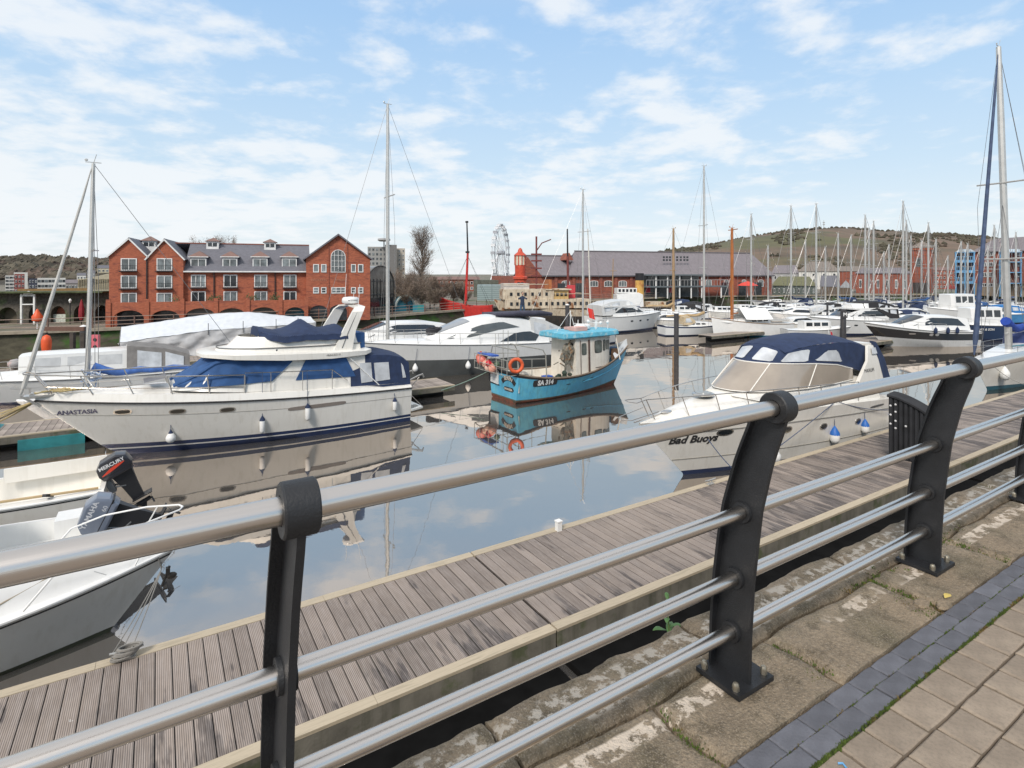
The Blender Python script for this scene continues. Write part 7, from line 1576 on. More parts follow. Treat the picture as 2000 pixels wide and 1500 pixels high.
for i, (px0, px1, top, Y, rp) in enumerate(((130, 163, 513, 320, 508.5), (165, 190, 514, 318, 509), (192, 212, 515, 300, 510), (150, 168, 538, 150, 533), (170, 186, 533, 165, 528), (190, 213, 524, 170, 518), (118, 130, 512, 322, 508))):
    block('hill_house', ('long grey roofed house on the crest of the left hill', 'brown house on the crest left of the apartments', 'small dark house on the crest touching the apartments', 'white house low on the left hill above the stone building', 'grey roofed house half way up the left hill', 'pale gable house high behind the cream warehouse', 'tiny house leftmost on the left hill crest')[i], px0, px1, top, Y, (greyw, brick2, greyw, whitew, greyw, creamw, greyw)[i], roofm=slate, ridge_py=rp, floors=1, cols=3, base=EYE + (535 - top - 9) / FPX * Y, group='houses on the left hill')
# glass fronted building with barrel roofs
def barrel():
    f = Face(716, 56, 768, 60); b = f.thing('glass_building', 'glass fronted building with curved green copper roofs right of the brick gable', 'building'); W_ = f.L; z = lambda py: f.xz(740, py)[1]
    gm = pm('glass_facade', (.17, .16, .14), .2, var=.4, vscale=1.2, spec=.7)
    for k, (c, top, y, r, m) in enumerate(((.50, 520, 0, .52, gm), (.30, 497, 3, .46, pm('copper_green', (.20, .31, .27), .6, var=.15)), (.72, 505, 4, .42, pm('copper_green', (.20, .31, .27))))):
        cx = W_ * c; R_ = W_ * r; zt = z(top); P = [(cx - R_, QZ), (cx + R_, QZ)] + [(cx + R_ * math.cos(a), zt - R_ * .95 + R_ * .95 * math.sin(a)) for a in [math.pi * j / 14 for j in range(15)]]
        slab(b, 'glass_front' if k == 0 else 'barrel_vault', P, y, y + 3, m)
    mb = MB(); cx = W_ * .5; R_ = W_ * .53; zt = z(519)
    mb.tube([(cx + R_ * math.cos(a), -.05, zt - R_ * .95 + R_ * .95 * math.sin(a)) for a in [math.pi * j / 14 for j in range(15)]], .07, 5); mb.build('arch_rib', pm('rib_dark', (.06, .06, .06), .6), b)
    mb = MB(); [mb.box((W_ * k / 8, -.04, (QZ + z(545)) / 2), (.06, .06, z(545) - QZ)) for k in range(9)]; [mb.box((W_ / 2, -.05, z(p)), (W_, .06, .08)) for p in (549, 575)]; mb.build('glazing_bar', pm('rib_dark', (.06, .06, .06), .6), b, smooth=None)
    mb = MB(); mb.box((W_ * .5, -.08, z(590)), (W_, .1, .9)); mb.build('dark_shop', dgl, b, smooth=None); mb = MB(); mb.box((W_ * .62, -.6, QZ + .85), (.42, .06, 1.5)); mb.build('white_poster', upvc, b, smooth=None)
barrel()
f, b = block('hotel_block', 'grey tower block with aerials behind the curved copper roofs', 718, 762, 482, 150, pm('hotel_grey', (.30, .30, .29), .8, var=.1), floors=9, cols=6, win_m=pm('glass_band', (.16, .17, .18), .3))
block('hotel_block', 'pale slab block behind the bare shrubs, right of the grey tower block', 762, 791, 485, 152, pm('hotel_cream', (.44, .40, .34), .8), floors=9, cols=4, winw=.4)
block('hotel_block', 'narrow dark lift tower between the two tower blocks', 752, 775, 478, 149, pm('hotel_dark', (.16, .155, .15), .8))
t = thing('rooftop_dish', 'flat ring shaped dish aerial on the tower block roof', 'aerial', PX(750, 470, 149), 0); mb = MB(); mb.lathe((0, 0, 0), [(1.2, -.2), (1.7, .1), (1.6, .5), (1.2, .6)], 14); mb.build('dish', greyw, t); mb = MB(); mb.cyl((0, 0, -2.5), (0, 0, 0), .15); mb.build('pole', BLK(), t)
# teal arch gate
f = Face(773, 60, 809, 61.5); t = f.thing('teal_arch', 'teal blue arched entrance canopy behind the tall mast', 'canopy'); W_ = f.L; zt = f.xz(790, 578)[1]; R_ = W_ / 2
slab(t, 'arch_panel', [(0, QZ), (W_, QZ)] + [(R_ + R_ * math.cos(a), zt - R_ + R_ * math.sin(a)) for a in [math.pi * j / 12 for j in range(13)]], .1, .6, pm('teal_panel2', (.03, .16, .22), .5, var=.3))
mb = MB(); mb.tube([(R_ + R_ * math.cos(a), 0, zt - R_ + R_ * math.sin(a)) for a in [math.pi * j / 12 for j in range(13)]], .12, 6); mb.build('arch_rim', pm('rim_grey', (.33, .38, .36), .6), t)
block('kiosk', 'teal and green painted kiosk beside the arched canopy', 806, 828, 596, 60, pm('kiosk_teal', (.02, .20, .26), .6, col2=(.05, .25, .15), c2scale=.5), D=1.5)
block('low_terrace', 'low red brown brick terrace behind the bare hedge', 838, 936, 546, 130, brick2, roofm=pm('tile_brown', (.20, .12, .10), .8), ridge_py=540, floors=2, cols=10)
f, b = block('blue_shed', 'pale blue corrugated shed left of the red lantern tower', 932, 1000, 557, 84, pm('corrugated_blue', (.30, .38, .38), .6, var=.08), D=5, cat='shed')
mb = MB(); [mb.box((f.L / 2, -.03, QZ + .28 * k), (f.L, .04, .05)) for k in range(1, 9)]; mb.box((f.L * .42, -.05, QZ + 1.2), (.08, .06, 2.4)); mb.build('cladding_lines', pm('clad_line', (.20, .25, .26), .6), b, smooth=None)
block('flat_roof_building', 'dark flat roofed building behind the pale blue shed', 925, 1004, 547, 98, pm('flat_dark', (.10, .11, .09), .9, var=.3), D=6)
# ferris wheel
def wheel():
    c = PX(978, 494, 210); t = thing('ferris_wheel', 'white ferris wheel seen nearly edge on beside the red lantern tower', 'ferris wheel', (c.x, c.y, 0), R(76)); wm_ = pm('wheel_white', (.72, .73, .75), .5); dm_ = pm('wheel_dark', (.36, .37, .40), .5); R_ = 55 / FPX * 210
    for y in (-.5, .5): mb = MB(); mb.tube([(R_ * math.cos(a), y, c.z + R_ * math.sin(a)) for a in [2 * math.pi * k / 32 for k in range(32)]], .13, 4, closed=True); mb.tube([(R_ * .88 * math.cos(a), y, c.z + R_ * .88 * math.sin(a)) for a in [2 * math.pi * k / 32 for k in range(32)]], .07, 4, closed=True); mb.build('rim', dm_ if y < 0 else wm_, t)
    mb = MB()
    for k in range(32): a = 2 * math.pi * k / 32; mb.tube([(0, -1.0 * (-1) ** k, c.z), (R_ * math.cos(a), .8 * (-1) ** k, c.z + R_ * math.sin(a))], .07, 3)
    mb.build('spokes', wm_, t)
    for k in range(24):
        a = 2 * math.pi * k / 24; p = Vector((R_ * 1.02 * math.cos(a), 0, c.z + R_ * 1.02 * math.sin(a) - .4)); mb = MB(); mb.box(p, (.9, 1.5, .8)); mb.box(p + Vector((0, 0, .45)), (1.0, 1.6, .12)); mb.build('gondola', wm_ if k % 3 else dm_, t, smooth=None)
    mb = MB(); [mb.tube([(x, y * 3.2, QZ), (0, y * 1.0, c.z)], .25, 5) for x in (-4, 4) for y in (-1, 1)]; mb.build('stand', wm_, t); mb = MB(); mb.cyl((0, -1.5, c.z), (0, 1.5, c.z), .8); mb.build('hub', dm_, t)
wheel()
# red lantern tower
def lantern():
    Y = 82; p = PX(1016, 600, Y); t = thing('lantern_tower', 'red lighthouse lantern with a domed top on a red base beside the museum', 'lighthouse', (p.x, Y, QZ), 0); z = lambda py: EYE - (py - 535) / FPX * Y - QZ; s = Y / FPX
    rm = pm('lantern_red', (.50, .065, .03), .5, var=.2); mb = MB(); mb.lathe((0, 0, 0), [(12 * s, 0), (12 * s, z(547)), (14.5 * s, z(545)), (14.5 * s, z(541)), (11 * s, z(539))], 12); mb.build('tower_base', rm, t, smooth=30)
    mb = MB(); mb.lathe((0, 0, 0), [(10 * s, z(541)), (10.5 * s, z(518))], 12); mb.build('gallery_wall', rm, t); mb = MB(); mb.lathe((0, 0, 0), [(10.5 * s, z(517.5)), (10.5 * s, z(499))], 10); lg = mb.build('lantern_glass', pm('lantern_glass', (.62, .58, .45), .2), t)
    mb = MB(); [mb.tube([(10.7 * s * math.cos(a), 10.7 * s * math.sin(a), z(518)), (10.7 * s * math.cos(a), 10.7 * s * math.sin(a), z(498))], .07, 4) for a in [2 * math.pi * k / 10 for k in range(10)]]; mb.build('glazing_bar', rm, lg); mb = MB(); mb.lathe((0, 0, 0), [(5 * s, z(515)), (6 * s, z(508)), (5 * s, z(501))], 8); mb.build('lens', dgl, lg)
    mb = MB(); mb.lathe((0, 0, 0), [(12.5 * s, z(499)), (11 * s, z(497)), (5 * s, z(492)), (4 * s, z(487.5)), (2.5 * s, z(485.5)), (.05, z(484))], 12); mb.build('dome', rm, t)
    mb = MB(); [mb.cyl((12 * s * x, -12 * s - .02, z(543 - 0) - .9), (12 * s * x, -12.6 * s - .02, z(543) - .9), .33, n=10) for x in (-.25, .3)]; mb.build('porthole', dgl, t)
lantern()
# museum
def museum():
    f = Face(1006, 88.5, 1508, 102); b = f.thing('museum', 'long red brick dockside warehouse with grey slate roof and a glazed balcony', 'building'); X = lambda px, y=0.0: f.xz(px, 540, y)[0]; Z = lambda px, py, y=0.0: f.xz(px, py, y)[1]; W_ = f.L
    ze = Z(1200, 539); slab(b, 'wall', [(0, QZ - .02), (W_, QZ - .02), (W_, ze), (0, ze)], 0, 15, brick2)
    slab(b, 'gable_wall', [(X(1006), ze - .1), (X(1058), ze - .1), (X(1030), Z(1030, 502))], -.2, .4, brick2)
    yr = 7.0; zr1 = f.xz(1080, 500, yr)[1]; zr2 = f.xz(1300, 493, yr)[1]; xa = X(1027, yr); xm = X(1122, yr); xr = X(1467, yr)
    mb = MB(); mb.add([(X(1057), -.35, ze), (X(1135), -.35, ze), (xm, yr, zr1), (xa, yr, zr1), (xm, 14.5, ze), (xa, 14.5, ze), (X(1057), -.35, ze - .2)], [(0, 1, 2, 3), (2, 4, 5, 3)]); mb.build('roof', slate2, b, smooth=None)
    mb = MB(); x0 = X(1108); mb.add([(x0, -.4, ze + .02), (W_ + .4, -.4, ze + .02), (xr, yr, zr2), (xm, yr, zr2), (W_ + .4, 15.2, ze), (xm, 15.2, ze), (x0 - 1.0, .5, ze + .3)], [(0, 1, 2, 3), (1, 4, 2), (2, 4, 5, 3), (0, 3, 5)]); mb.build('roof', slate2, b, smooth=None)
    mb = MB(); mb.bar((xm, yr, zr2 + .08), (xr, yr, zr2 + .08), .3, .16); mb.bar((xa, yr, zr1 + .08), (xm, yr, zr1 + .08), .3, .16); mb.build('ridge_tiles', pm('ridge_grey', (.15, .14, .15), .8), b, smooth=None)
    mb = MB(); mb.bar((X(1056), -.4, ze), (W_ + .3, -.4, ze), .18, .2); mb.build('gutter', pm('gutter_dark', (.08, .08, .09), .6), b, smooth=None)
    mb = MB(); mb.prism([(X(1118), 3.0, Z(1118, 508, 3)), (X(1134), 3.0, Z(1134, 508, 3)), (X(1126), 3, Z(1126, 494, 3))], (0, 3, 0)); mb.build('roof_gablet', brick2, b, smooth=None)
    mb = MB(); [mb.box((X(px, 2.5), 2.4, Z(px, py, 2.5)), (.35, .1, .35)) for px in (1296, 1302, 1308, 1314, 1322, 1329, 1336, 1342) for py in (502.5, 508)]; mb.build('rooflight', DKGL(), b, smooth=None)
    for px in (1105, 1160, 1188, 1216): window(f, b, px - 8, px + 8, 548, 560, arch=.35, mull=2, glass=wgl, name='arched_window')
    for px in (1085, 1120, 1145, 1173, 1202, 1232, 1405, 1432, 1468, 1500): mb = MB(); mb.box((X(px), -.12, (QZ + ze) / 2), (.5, .22, ze - QZ)); mb.build('pier', brick2, b, smooth=None)
    for px, w_ in ((1384, 6), (1419, 4), (1453, 4), (1486, 5)): window(f, b, px - w_, px + w_, 546, 560, arch=.4, mull=1, name='arched_window')
    for px in (1094, 1130, 1415, 1450, 1480): mb = MB(); mb.box((X(px), -.03, QZ + 1.3), (1.6, .08, 2.4)); mb.build('doorway', dgl, b, smooth=None)
    x0, x1 = X(1242), X(1352); zt, zm = Z(1300, 537), Z(1300, 559)
    mb = MB(); mb.box(((x0 + x1) / 2, -1.3, (QZ + zt) / 2), (x1 - x0, 1.2, zt - QZ - .3)); mb.build('glass_front', pm('balcony_glass', (.055, .065, .07), .12, var=.6, vscale=.5, spec=.7), b, smooth=None)
    mb = MB(); mb.box(((x0 + x1) / 2, -2.1, zt), (x1 - x0 + .5, 3.2, .22)); mb.build('canopy_roof', pm('canopy_slate', (.12, .14, .15), .6), b, smooth=None)
    x2 = X(1395); mb = MB(); mb.box(((x0 + x2) / 2, -2.3, zm), (x2 - x0, 2.4, .22)); mb.build('balcony_deck', pm('canopy_slate', (.12, .14, .15), .6), b, smooth=None)
    mb = MB(); [mb.box((lerp(x0, x2, k / 24), -3.45, zm + .55), (.05, .05, 1.0)) for k in range(25)]; mb.box(((x0 + x2) / 2, -3.45, zm + 1.1), (x2 - x0, .07, .07)); mb.build('balcony_rail', greyw, b, smooth=None)
    for px in (1261, 1283, 1306, 1328, 1348, 1385): xx = X(px); mb = MB(); mb.cyl((xx, -3.3, QZ), (xx, -3.3, zt if px < 1352 else zm), .12, n=6); mb.build('column', upvc, b)
    mb = MB(); [mb.box((X(px), -1.95, QZ + 1.5), (.8, .06, 1.2)) for px in (1254, 1298)]; mb.build('red_poster', pm('poster_red', (.40, .02, .04), .6), b, smooth=None)
museum()
# quay clutter at the museum: parasol, benches, pavilion
t = thing('parasol', 'open bright red parasol before the right end of the museum', 'parasol', PX(1460, 583, 97).xy.to_3d() + Vector((0, 0, QZ)), 0); mb = MB(); mb.lathe((0, 0, 0), [(1.75, 2.0), (1.0, 2.45), (.05, 2.75)], 10); mb.build('canopy', pm('parasol_bright', (.62, .06, .04), .7), t); mb = MB(); mb.cyl((0, 0, 0), (0, 0, 2.6), .05); mb.build('pole', WHT(), t)
t = thing('parasol', 'orange red parasol on the quay between the brick tower and the blue balconies', 'parasol', PX(1858, 583, 104).xy.to_3d() + Vector((0, 0, QZ)), 0); mb = MB(); mb.lathe((0, 0, 0), [(1.1, 1.3), (.7, 1.7), (.05, 1.95)], 10); mb.build('canopy', pm('parasol_bright', (.62, .06, .04), .7), t); mb = MB(); mb.cyl((0, 0, 0), (0, 0, 1.6), .05); mb.build('pole', WHT(), t)
greenr = pm('roof_moss', (.14, .14, .075), .9, var=.2)
block('pavilion', 'low glazed pavilion with mossy green hipped roof right of the museum', 1508, 1594, 558, 108, pm('pavilion_glass', (.10, .12, .11), .2, var=.5), roofm=greenr, ridge_py=540, hip=.14, D=9, floors=1, cols=9, win_m=upvc, winw=.3)
block('quay_houses', 'pale house with a wide hipped brown roof behind the pavilion', 1560, 1640, 530, 150, whitew, roofm=pm('tile_grey_brown', (.20, .17, .145), .85), ridge_py=511, hip=.25, D=14, floors=3, cols=4, winw=.25)
block('quay_houses', 'low grey roofed houses left of the pale hipped house', 1508, 1560, 534, 160, greyw, roofm=slate2, ridge_py=518, hip=.1, D=12, floors=2, cols=4, winw=.3)
block('boathouse', 'dark gabled boathouse with steep slate roof right of the pavilion', 1602, 1640, 560, 110, pm('boathouse_brown', (.13, .10, .075), .9), roofm=slate, ridge_py=538, D=8, hip=.02)
block('boathouse', 'small boathouse with pale glazed gable beside the dark boathouse', 1640, 1664, 562, 109, pm('boathouse_brown', (.13, .10, .075), .9), roofm=pm('glazed_gable', (.34, .36, .38), .5), ridge_py=548, gable=True, D=6)
block('brick_hall', 'red brick hall with tall doors below the brick tower', 1672, 1778, 534, 118, brick2, roofm=slate2, ridge_py=523, hip=.1, D=14, floors=1, cols=6, winw=.3)
block('rear_terrace', 'brown roofed terrace seen above the brick hall', 1640, 1700, 530, 150, brick2, roofm=pm('tile_grey_brown', (.20, .17, .145)), ridge_py=520, D=12)
def tower():
    f = Face(1779, 119, 1820, 116.6); b = f.thing('brick_tower', 'square red brick hydraulic tower with tiled cap and arched niche', 'tower'); W_ = f.L; z = lambda py: f.xz(1800, py)[1]
    slab(b, 'wall', [(.12, QZ), (W_ - .12, QZ), (W_ - .12, z(485)), (.12, z(485))], 0, W_, brick2); slab(b, 'cornice', [(-.15, z(488)), (W_ + .15, z(488)), (W_ + .15, z(484)), (-.15, z(484))], -.2, W_ + .2, brick)
    for p in (499, 536): slab(b, 'string_course', [(0, z(p)), (W_, z(p)), (W_, z(p - 1.6)), (0, z(p - 1.6))], -.08, W_, brick)
    mb = MB(); o = .35; mb.add([(-o, -o, z(484)), (W_ + o, -o, z(484)), (W_ + o, W_ + o, z(484)), (-o, W_ + o, z(484)), (W_ / 2, W_ / 2, z(470))], [(0, 1, 4), (1, 2, 4), (2, 3, 4), (3, 0, 4), (0, 3, 2, 1)]); mb.build('roof', pm('tile_grey_brown', (.20, .17, .145)), b, smooth=None)
    window(f, b, 1788, 1800, 502, 522, y=-.02, arch=1.0, mull=0, frame=brick, glass=wgl); mb = MB(); mb.box((W_ / 2, -.05, (QZ + z(552)) / 2), (W_ * .8, .1, z(552) - QZ)); mb.build('dark_base', pm('base_dark', (.05, .045, .045), .8), b, smooth=None)
tower()
def flats():
    f = Face(1902, 105, 2012, 98); b = f.thing('brick_flats', 'tall dark red brick flats with white windows at the far right', 'building'); z = lambda py: f.xz(1950, py)[1]; W_ = f.L
    slab(b, 'wall', [(0, QZ), (W_, QZ), (W_, z(490)), (0, z(490))], 0, 9, brick2); slab(b, 'base_wall', [(-.05, QZ), (W_ + .05, QZ), (W_ + .05, z(554)), (-.05, z(554))], -.1, 9, pm('base_buff', (.28, .21, .14), .85))
    mb = MB(); mb.add([(-.3, -.4, z(491)), (W_ + .3, -.4, z(491)), (W_ + .3, 9.4, z(491)), (-.3, 9.4, z(491)), (1.5, 4.5, f.xz(1950, 466, 4.5)[1]), (W_, 4.5, f.xz(1990, 462, 4.5)[1])], [(0, 1, 5, 4), (1, 2, 5), (2, 3, 4, 5), (3, 0, 4), (0, 3, 2, 1)]); mb.build('roof', slate2, b, smooth=None)
    for a, c in ((492, 500), (512, 520), (532, 541), (553, 560)):
        for x in (1919, 1931.5, 1988, 2002): window(f, b, x, x + 8, a, c, y=-.1, mull=1, glass=dgl)
    for px0, px1, lab, Y in ((1867, 1903, 'light blue steel balcony stack at the left end of the brick flats', 99), (1953, 1970, 'light blue balcony stack half way along the brick flats', 100)):
        g = Face(px0, Y, px1, Y * .985); t = g.thing('balcony_stack', lab, 'balcony', 'light blue balcony stacks'); w2 = g.L; zz = lambda py: g.xz(px0, py)[1]; bm2 = pm('balcony_blue', (.13, .32, .52), .5, var=.1); H_ = zz(493) - QZ
        for x in (0, w2 / 2, w2):
            for y in (0, 2.5): mb = MB(); mb.box((x, y, QZ + H_ / 2), (.18, .18, H_)); mb.build('post', bm2, t, smooth=None)
        for p in (493, 512, 532, 553):
            mb = MB(); mb.box((w2 / 2, 1.25, zz(p)), (w2 + .3, 2.7, .16)); mb.build('deck', bm2, t, smooth=None)
            if p > 493: mb = MB(); [mb.box((w2 * k / 10, -.02, zz(p) + .5), (.05, .05, .9)) for k in range(11)]; mb.box((w2 / 2, -.02, zz(p) + .95), (w2, .07, .08)); mb.box((w2 / 2, .0, zz(p) + .2), (w2, .03, .35)); mb.build('railing', bm2, t, smooth=None)
        mb = MB(); mb.box((w2 / 2, 2.7, QZ + H_ / 2), (w2, .1, H_)); mb.build('back_wall', pm('balcony_back', (.15, .10, .11), .7, var=.5, vscale=.9), t, smooth=None); slab(t, 'top_hood', [(-.2, zz(493)), (w2 + .2, zz(493)), (w2 * .8, zz(487)), (w2 * .2, zz(487))], -.1, 2.7, pm('hood_pale', (.42, .50, .56), .5))
flats()
block('rear_flats', 'distant red brick flats between the tower and the blue balconies', 1822, 1868, 528, 150, brick2, roofm=pm('tile_brown', (.20, .12, .10)), ridge_py=522, D=10, floors=4, cols=7, winw=.5)
# ---------------------------------------------------------------- museum ships
rustw = pm('rusty_cream', (.56, .48, .36), .75, var=.2, vscale=1.2, col2=(.25, .11, .045), c2scale=1.1, c2t=(.54, .62), streak=((.20, .08, .03), .85))
def ferry():
    p0 = PX(1215, 0, 62); b = boat('rusty_ship', 'rust streaked cream and black museum ship before the brick warehouse', 'ship', (p0.x, 62), (-.985, -.17)); L = 14.2
    H = Hull(L, 3.6, (2.0, 1.9, 2.9), over=1.4, tw=.7, e1=3.0, e0=2.4); H.mesh([(-.2, 0), (.1, 0), (.62, 1), (1.0, 1)], [pm('hull_black', (.03, .028, .026), .8, var=.3, streak=((.12, .06, .03), .5)), rustw], b, nu=20); H.deck(pm('deck_rust', (.2, .14, .09), .9), b)
    def bx(n_, x0, x1, z0, z1, w, m=rustw): mb = MB(); mb.box(((x0 + x1) / 2, 0, (z0 + z1) / 2), (x1 - x0, w, z1 - z0)); return mb.build(n_, m, b, smooth=None)
    bx('deck_house', 4.2, 13.2, 2.0, 2.95, 2.9); bx('upper_house', 8.0, 13.4, 2.95, 4.0, 2.6); bx('bridge', 6.4, 8.6, 2.95, 3.9, 2.4, pm('bridge_buff', (.50, .34, .14), .7, streak=((.2, .08, .03), .6))); bx('top_house', 10.6, 13.3, 4.0, 4.6, 2.2, pm('cabin_pale', (.55, .50, .45), .7)); bx('bridge_roof', 6.1, 8.9, 3.9, 4.02, 2.8)
    for z, xs in ((2.5, [4.5 + k * .62 for k in range(14)]), (3.5, [8.8 + .75 * k for k in range(6)]), (3.45, [6.7, 7.15, 7.6, 8.05])):
        for x in xs:
            for s_ in (1, -1): mb = MB(); mb.box((x, s_ * 1.48 if z < 3 else s_ * 1.32 if x > 8.6 else s_ * 1.22, z), (.26, .04, .34)); mb.build('ship_window', dgl, b, smooth=None)
    mb = MB(); [mb.tube([(x0, s_ * w, z), (x1, s_ * w, z)], .03, 4) for x0, x1, w, z in ((.3, 4.2, 1.4, 2.6), (4.2, 8.0, 1.4, 3.5), (8.6, 13.4, 1.3, 4.5), (.3, 4.2, 1.4, 2.3)) for s_ in (1, -1)]; [mb.tube([(x, s_ * 1.4, 1.9), (x, s_ * 1.4, 2.6)], .03, 4) for x in (.4, 1.2, 2, 2.8, 3.6) for s_ in (1, -1)]; mb.build('ship_railing', rustw, b)
    mb = MB(); mb.cyl((3.6, 0, 2), (3.9, 0, 10.5), .09, .05, 6); mb.tube([(3.75, -.7, 7.5), (3.75, .7, 7.5)], .03, 4); mb.build('ship_mast', pm('spar_white', (.6, .58, .52), .6), b)
    mb = MB(); mb.tube([(9.6, 0, 4), (9.6, 0, 9.6)], .10, 6); mb.tube([(9.6, -.2, 8.0), (9.0, 0, 8.9), (8.0, 0, 9.3)], .06, 4); [mb.box((9.6, 0, z), (1.1, .4, .16)) for z in (5.4, 6.2, 7.0, 7.7)]; mb.build('radar_mast', pm('mast_darkred', (.16, .04, .035), .7), b); bx('red_crate', 5.4, 6.2, 3.0, 4.4, .6, pm('crate_red', (.5, .05, .06), .7)); bx('orange_frame', 8.2, 8.5, 3.9, 5.0, 2.2, pm('rust_orange', (.40, .14, .05), .8))
ferry()
def tug():
    p0 = PX(1178, 0, 74); b = boat('museum_tug', 'old steam tug with yellow rust stained funnel and white rounded bridge', 'ship', (p0.x, 74), (.99, .1)); H = Hull(9.5, 2.8, (1.6, 1.3, 2.2), over=.6, tw=.6, e1=2.6, e0=2.2); H.mesh([(-.2, 0), (.9, 0), (1, 1)], [pm('hull_black', (.03, .028, .026)), brick], b, nu=16); H.deck(pm('deck_rust', (.2, .14, .09)), b)
    K = Cab([(1.6, 1.0, 1.3, .9, 2.9, .1), (4.6, 1.1, 1.3, .8, 3.1, .1), (5.2, .8, 1.3, .5, 2.9, .1)]); K.build(WHT(), b, 'bridge_front', smooth=50); mb = MB(); mb.box((3.0, 0, 3.4), (2.6, 1.5, .7)); mb.build('wheelhouse', WHT(), b, smooth=None)
    for k in range(5): mb = MB(); mb.box((2.0 + .5 * k, -.76, 3.45), (.3, .05, .36)); mb.box((2.0 + .5 * k, .76, 3.45), (.3, .05, .36)); mb.build('wheelhouse_window', dgl, b, smooth=None)
    mb = MB(); mb.cyl((4.9, 0, 1.5), (4.9, 0, 4.75), .58, .54, 16); mb.build('funnel', pm('funnel_yellow', (.60, .36, .09), .7, streak=((.30, .10, .03), .9), col2=(.40, .16, .05), c2scale=.9), b, smooth=40); mb = MB(); mb.cyl((4.9, 0, 4.75), (4.9, 0, 5.7), .55, .55, 16); mb.build('funnel_top', BLK(), b, smooth=40)
    mb = MB(); mb.cyl((1.2, 0, 1.5), (1.35, 0, 7.6), .10, .05, 6); mb.tube([(.9, 0, 6.0), (1.8, 0, 6.0)], .04, 4); mb.build('tug_mast', pm('old_spar', (.33, .22, .12), .6), b); mb = MB(); mb.box((7.0, 0, 1.7), (2.4, 1.6, .5)); mb.build('deck_house', rustw, b, smooth=None)
tug()
def lightship():
    p0 = PX(962, 0, 62); b = boat('lightship', 'red lightship with raised bow and slim red and black mast', 'ship', (p0.x, 62), (-.985, .1)); H = Hull(6.2, 2.2, (2.2, 2.2, 3.2), over=.9, tw=.6, e1=2.6, e0=2.0); rm = pm('hull_red', (.50, .03, .025), .5, var=.2); H.mesh([(-.2, 0), (.1, 0), (1, 0)], [rm], b, nu=16); H.deck(pm('deck_rust', (.2, .14, .09)), b, drop=.2)
    zt = EYE - (433 - 535) / FPX * 62
    mb = MB(); mb.cyl((3.0, 0, 1.8), (2.75, 0, 8.0), .16, .12, 8); mb.build('mast', rm, b); mb = MB(); mb.cyl((2.75, 0, 8.0), (2.85, 0, zt), .10, .07, 8); mb.box((2.85, 0, zt), (.3, .2, .2)); mb.box((2.78, 0, 8.0), (.4, .3, .2)); mb.build('topmast', BLK(), b); mb = MB(); [mb.tube([(x, s_ * .9, 2.0), (2.75, 0, 7.6)], .015, 3) for x in (.2, 5.2) for s_ in (1, -1)]; mb.build('stays', BLK(), b)
lightship()
t = thing('red_post_mast', 'dark red mast with black top standing over the museum roof', 'mast', PX(1110, 0, 84).xy.to_3d() + Vector((0, 0, QZ)), 0); zt = EYE - (447 - 535) / FPX * 84 - QZ; mb = MB(); mb.cyl((0, 0, 0), (-.1, 0, zt * .62), .20, .16, 8); mb.build('lower_mast', pm('mast_darkred', (.16, .04, .035), .7), t); mb = MB(); mb.cyl((-.1, 0, zt * .6), (-.15, 0, zt), .13, .10, 8); mb.build('topmast', BLK(), t)

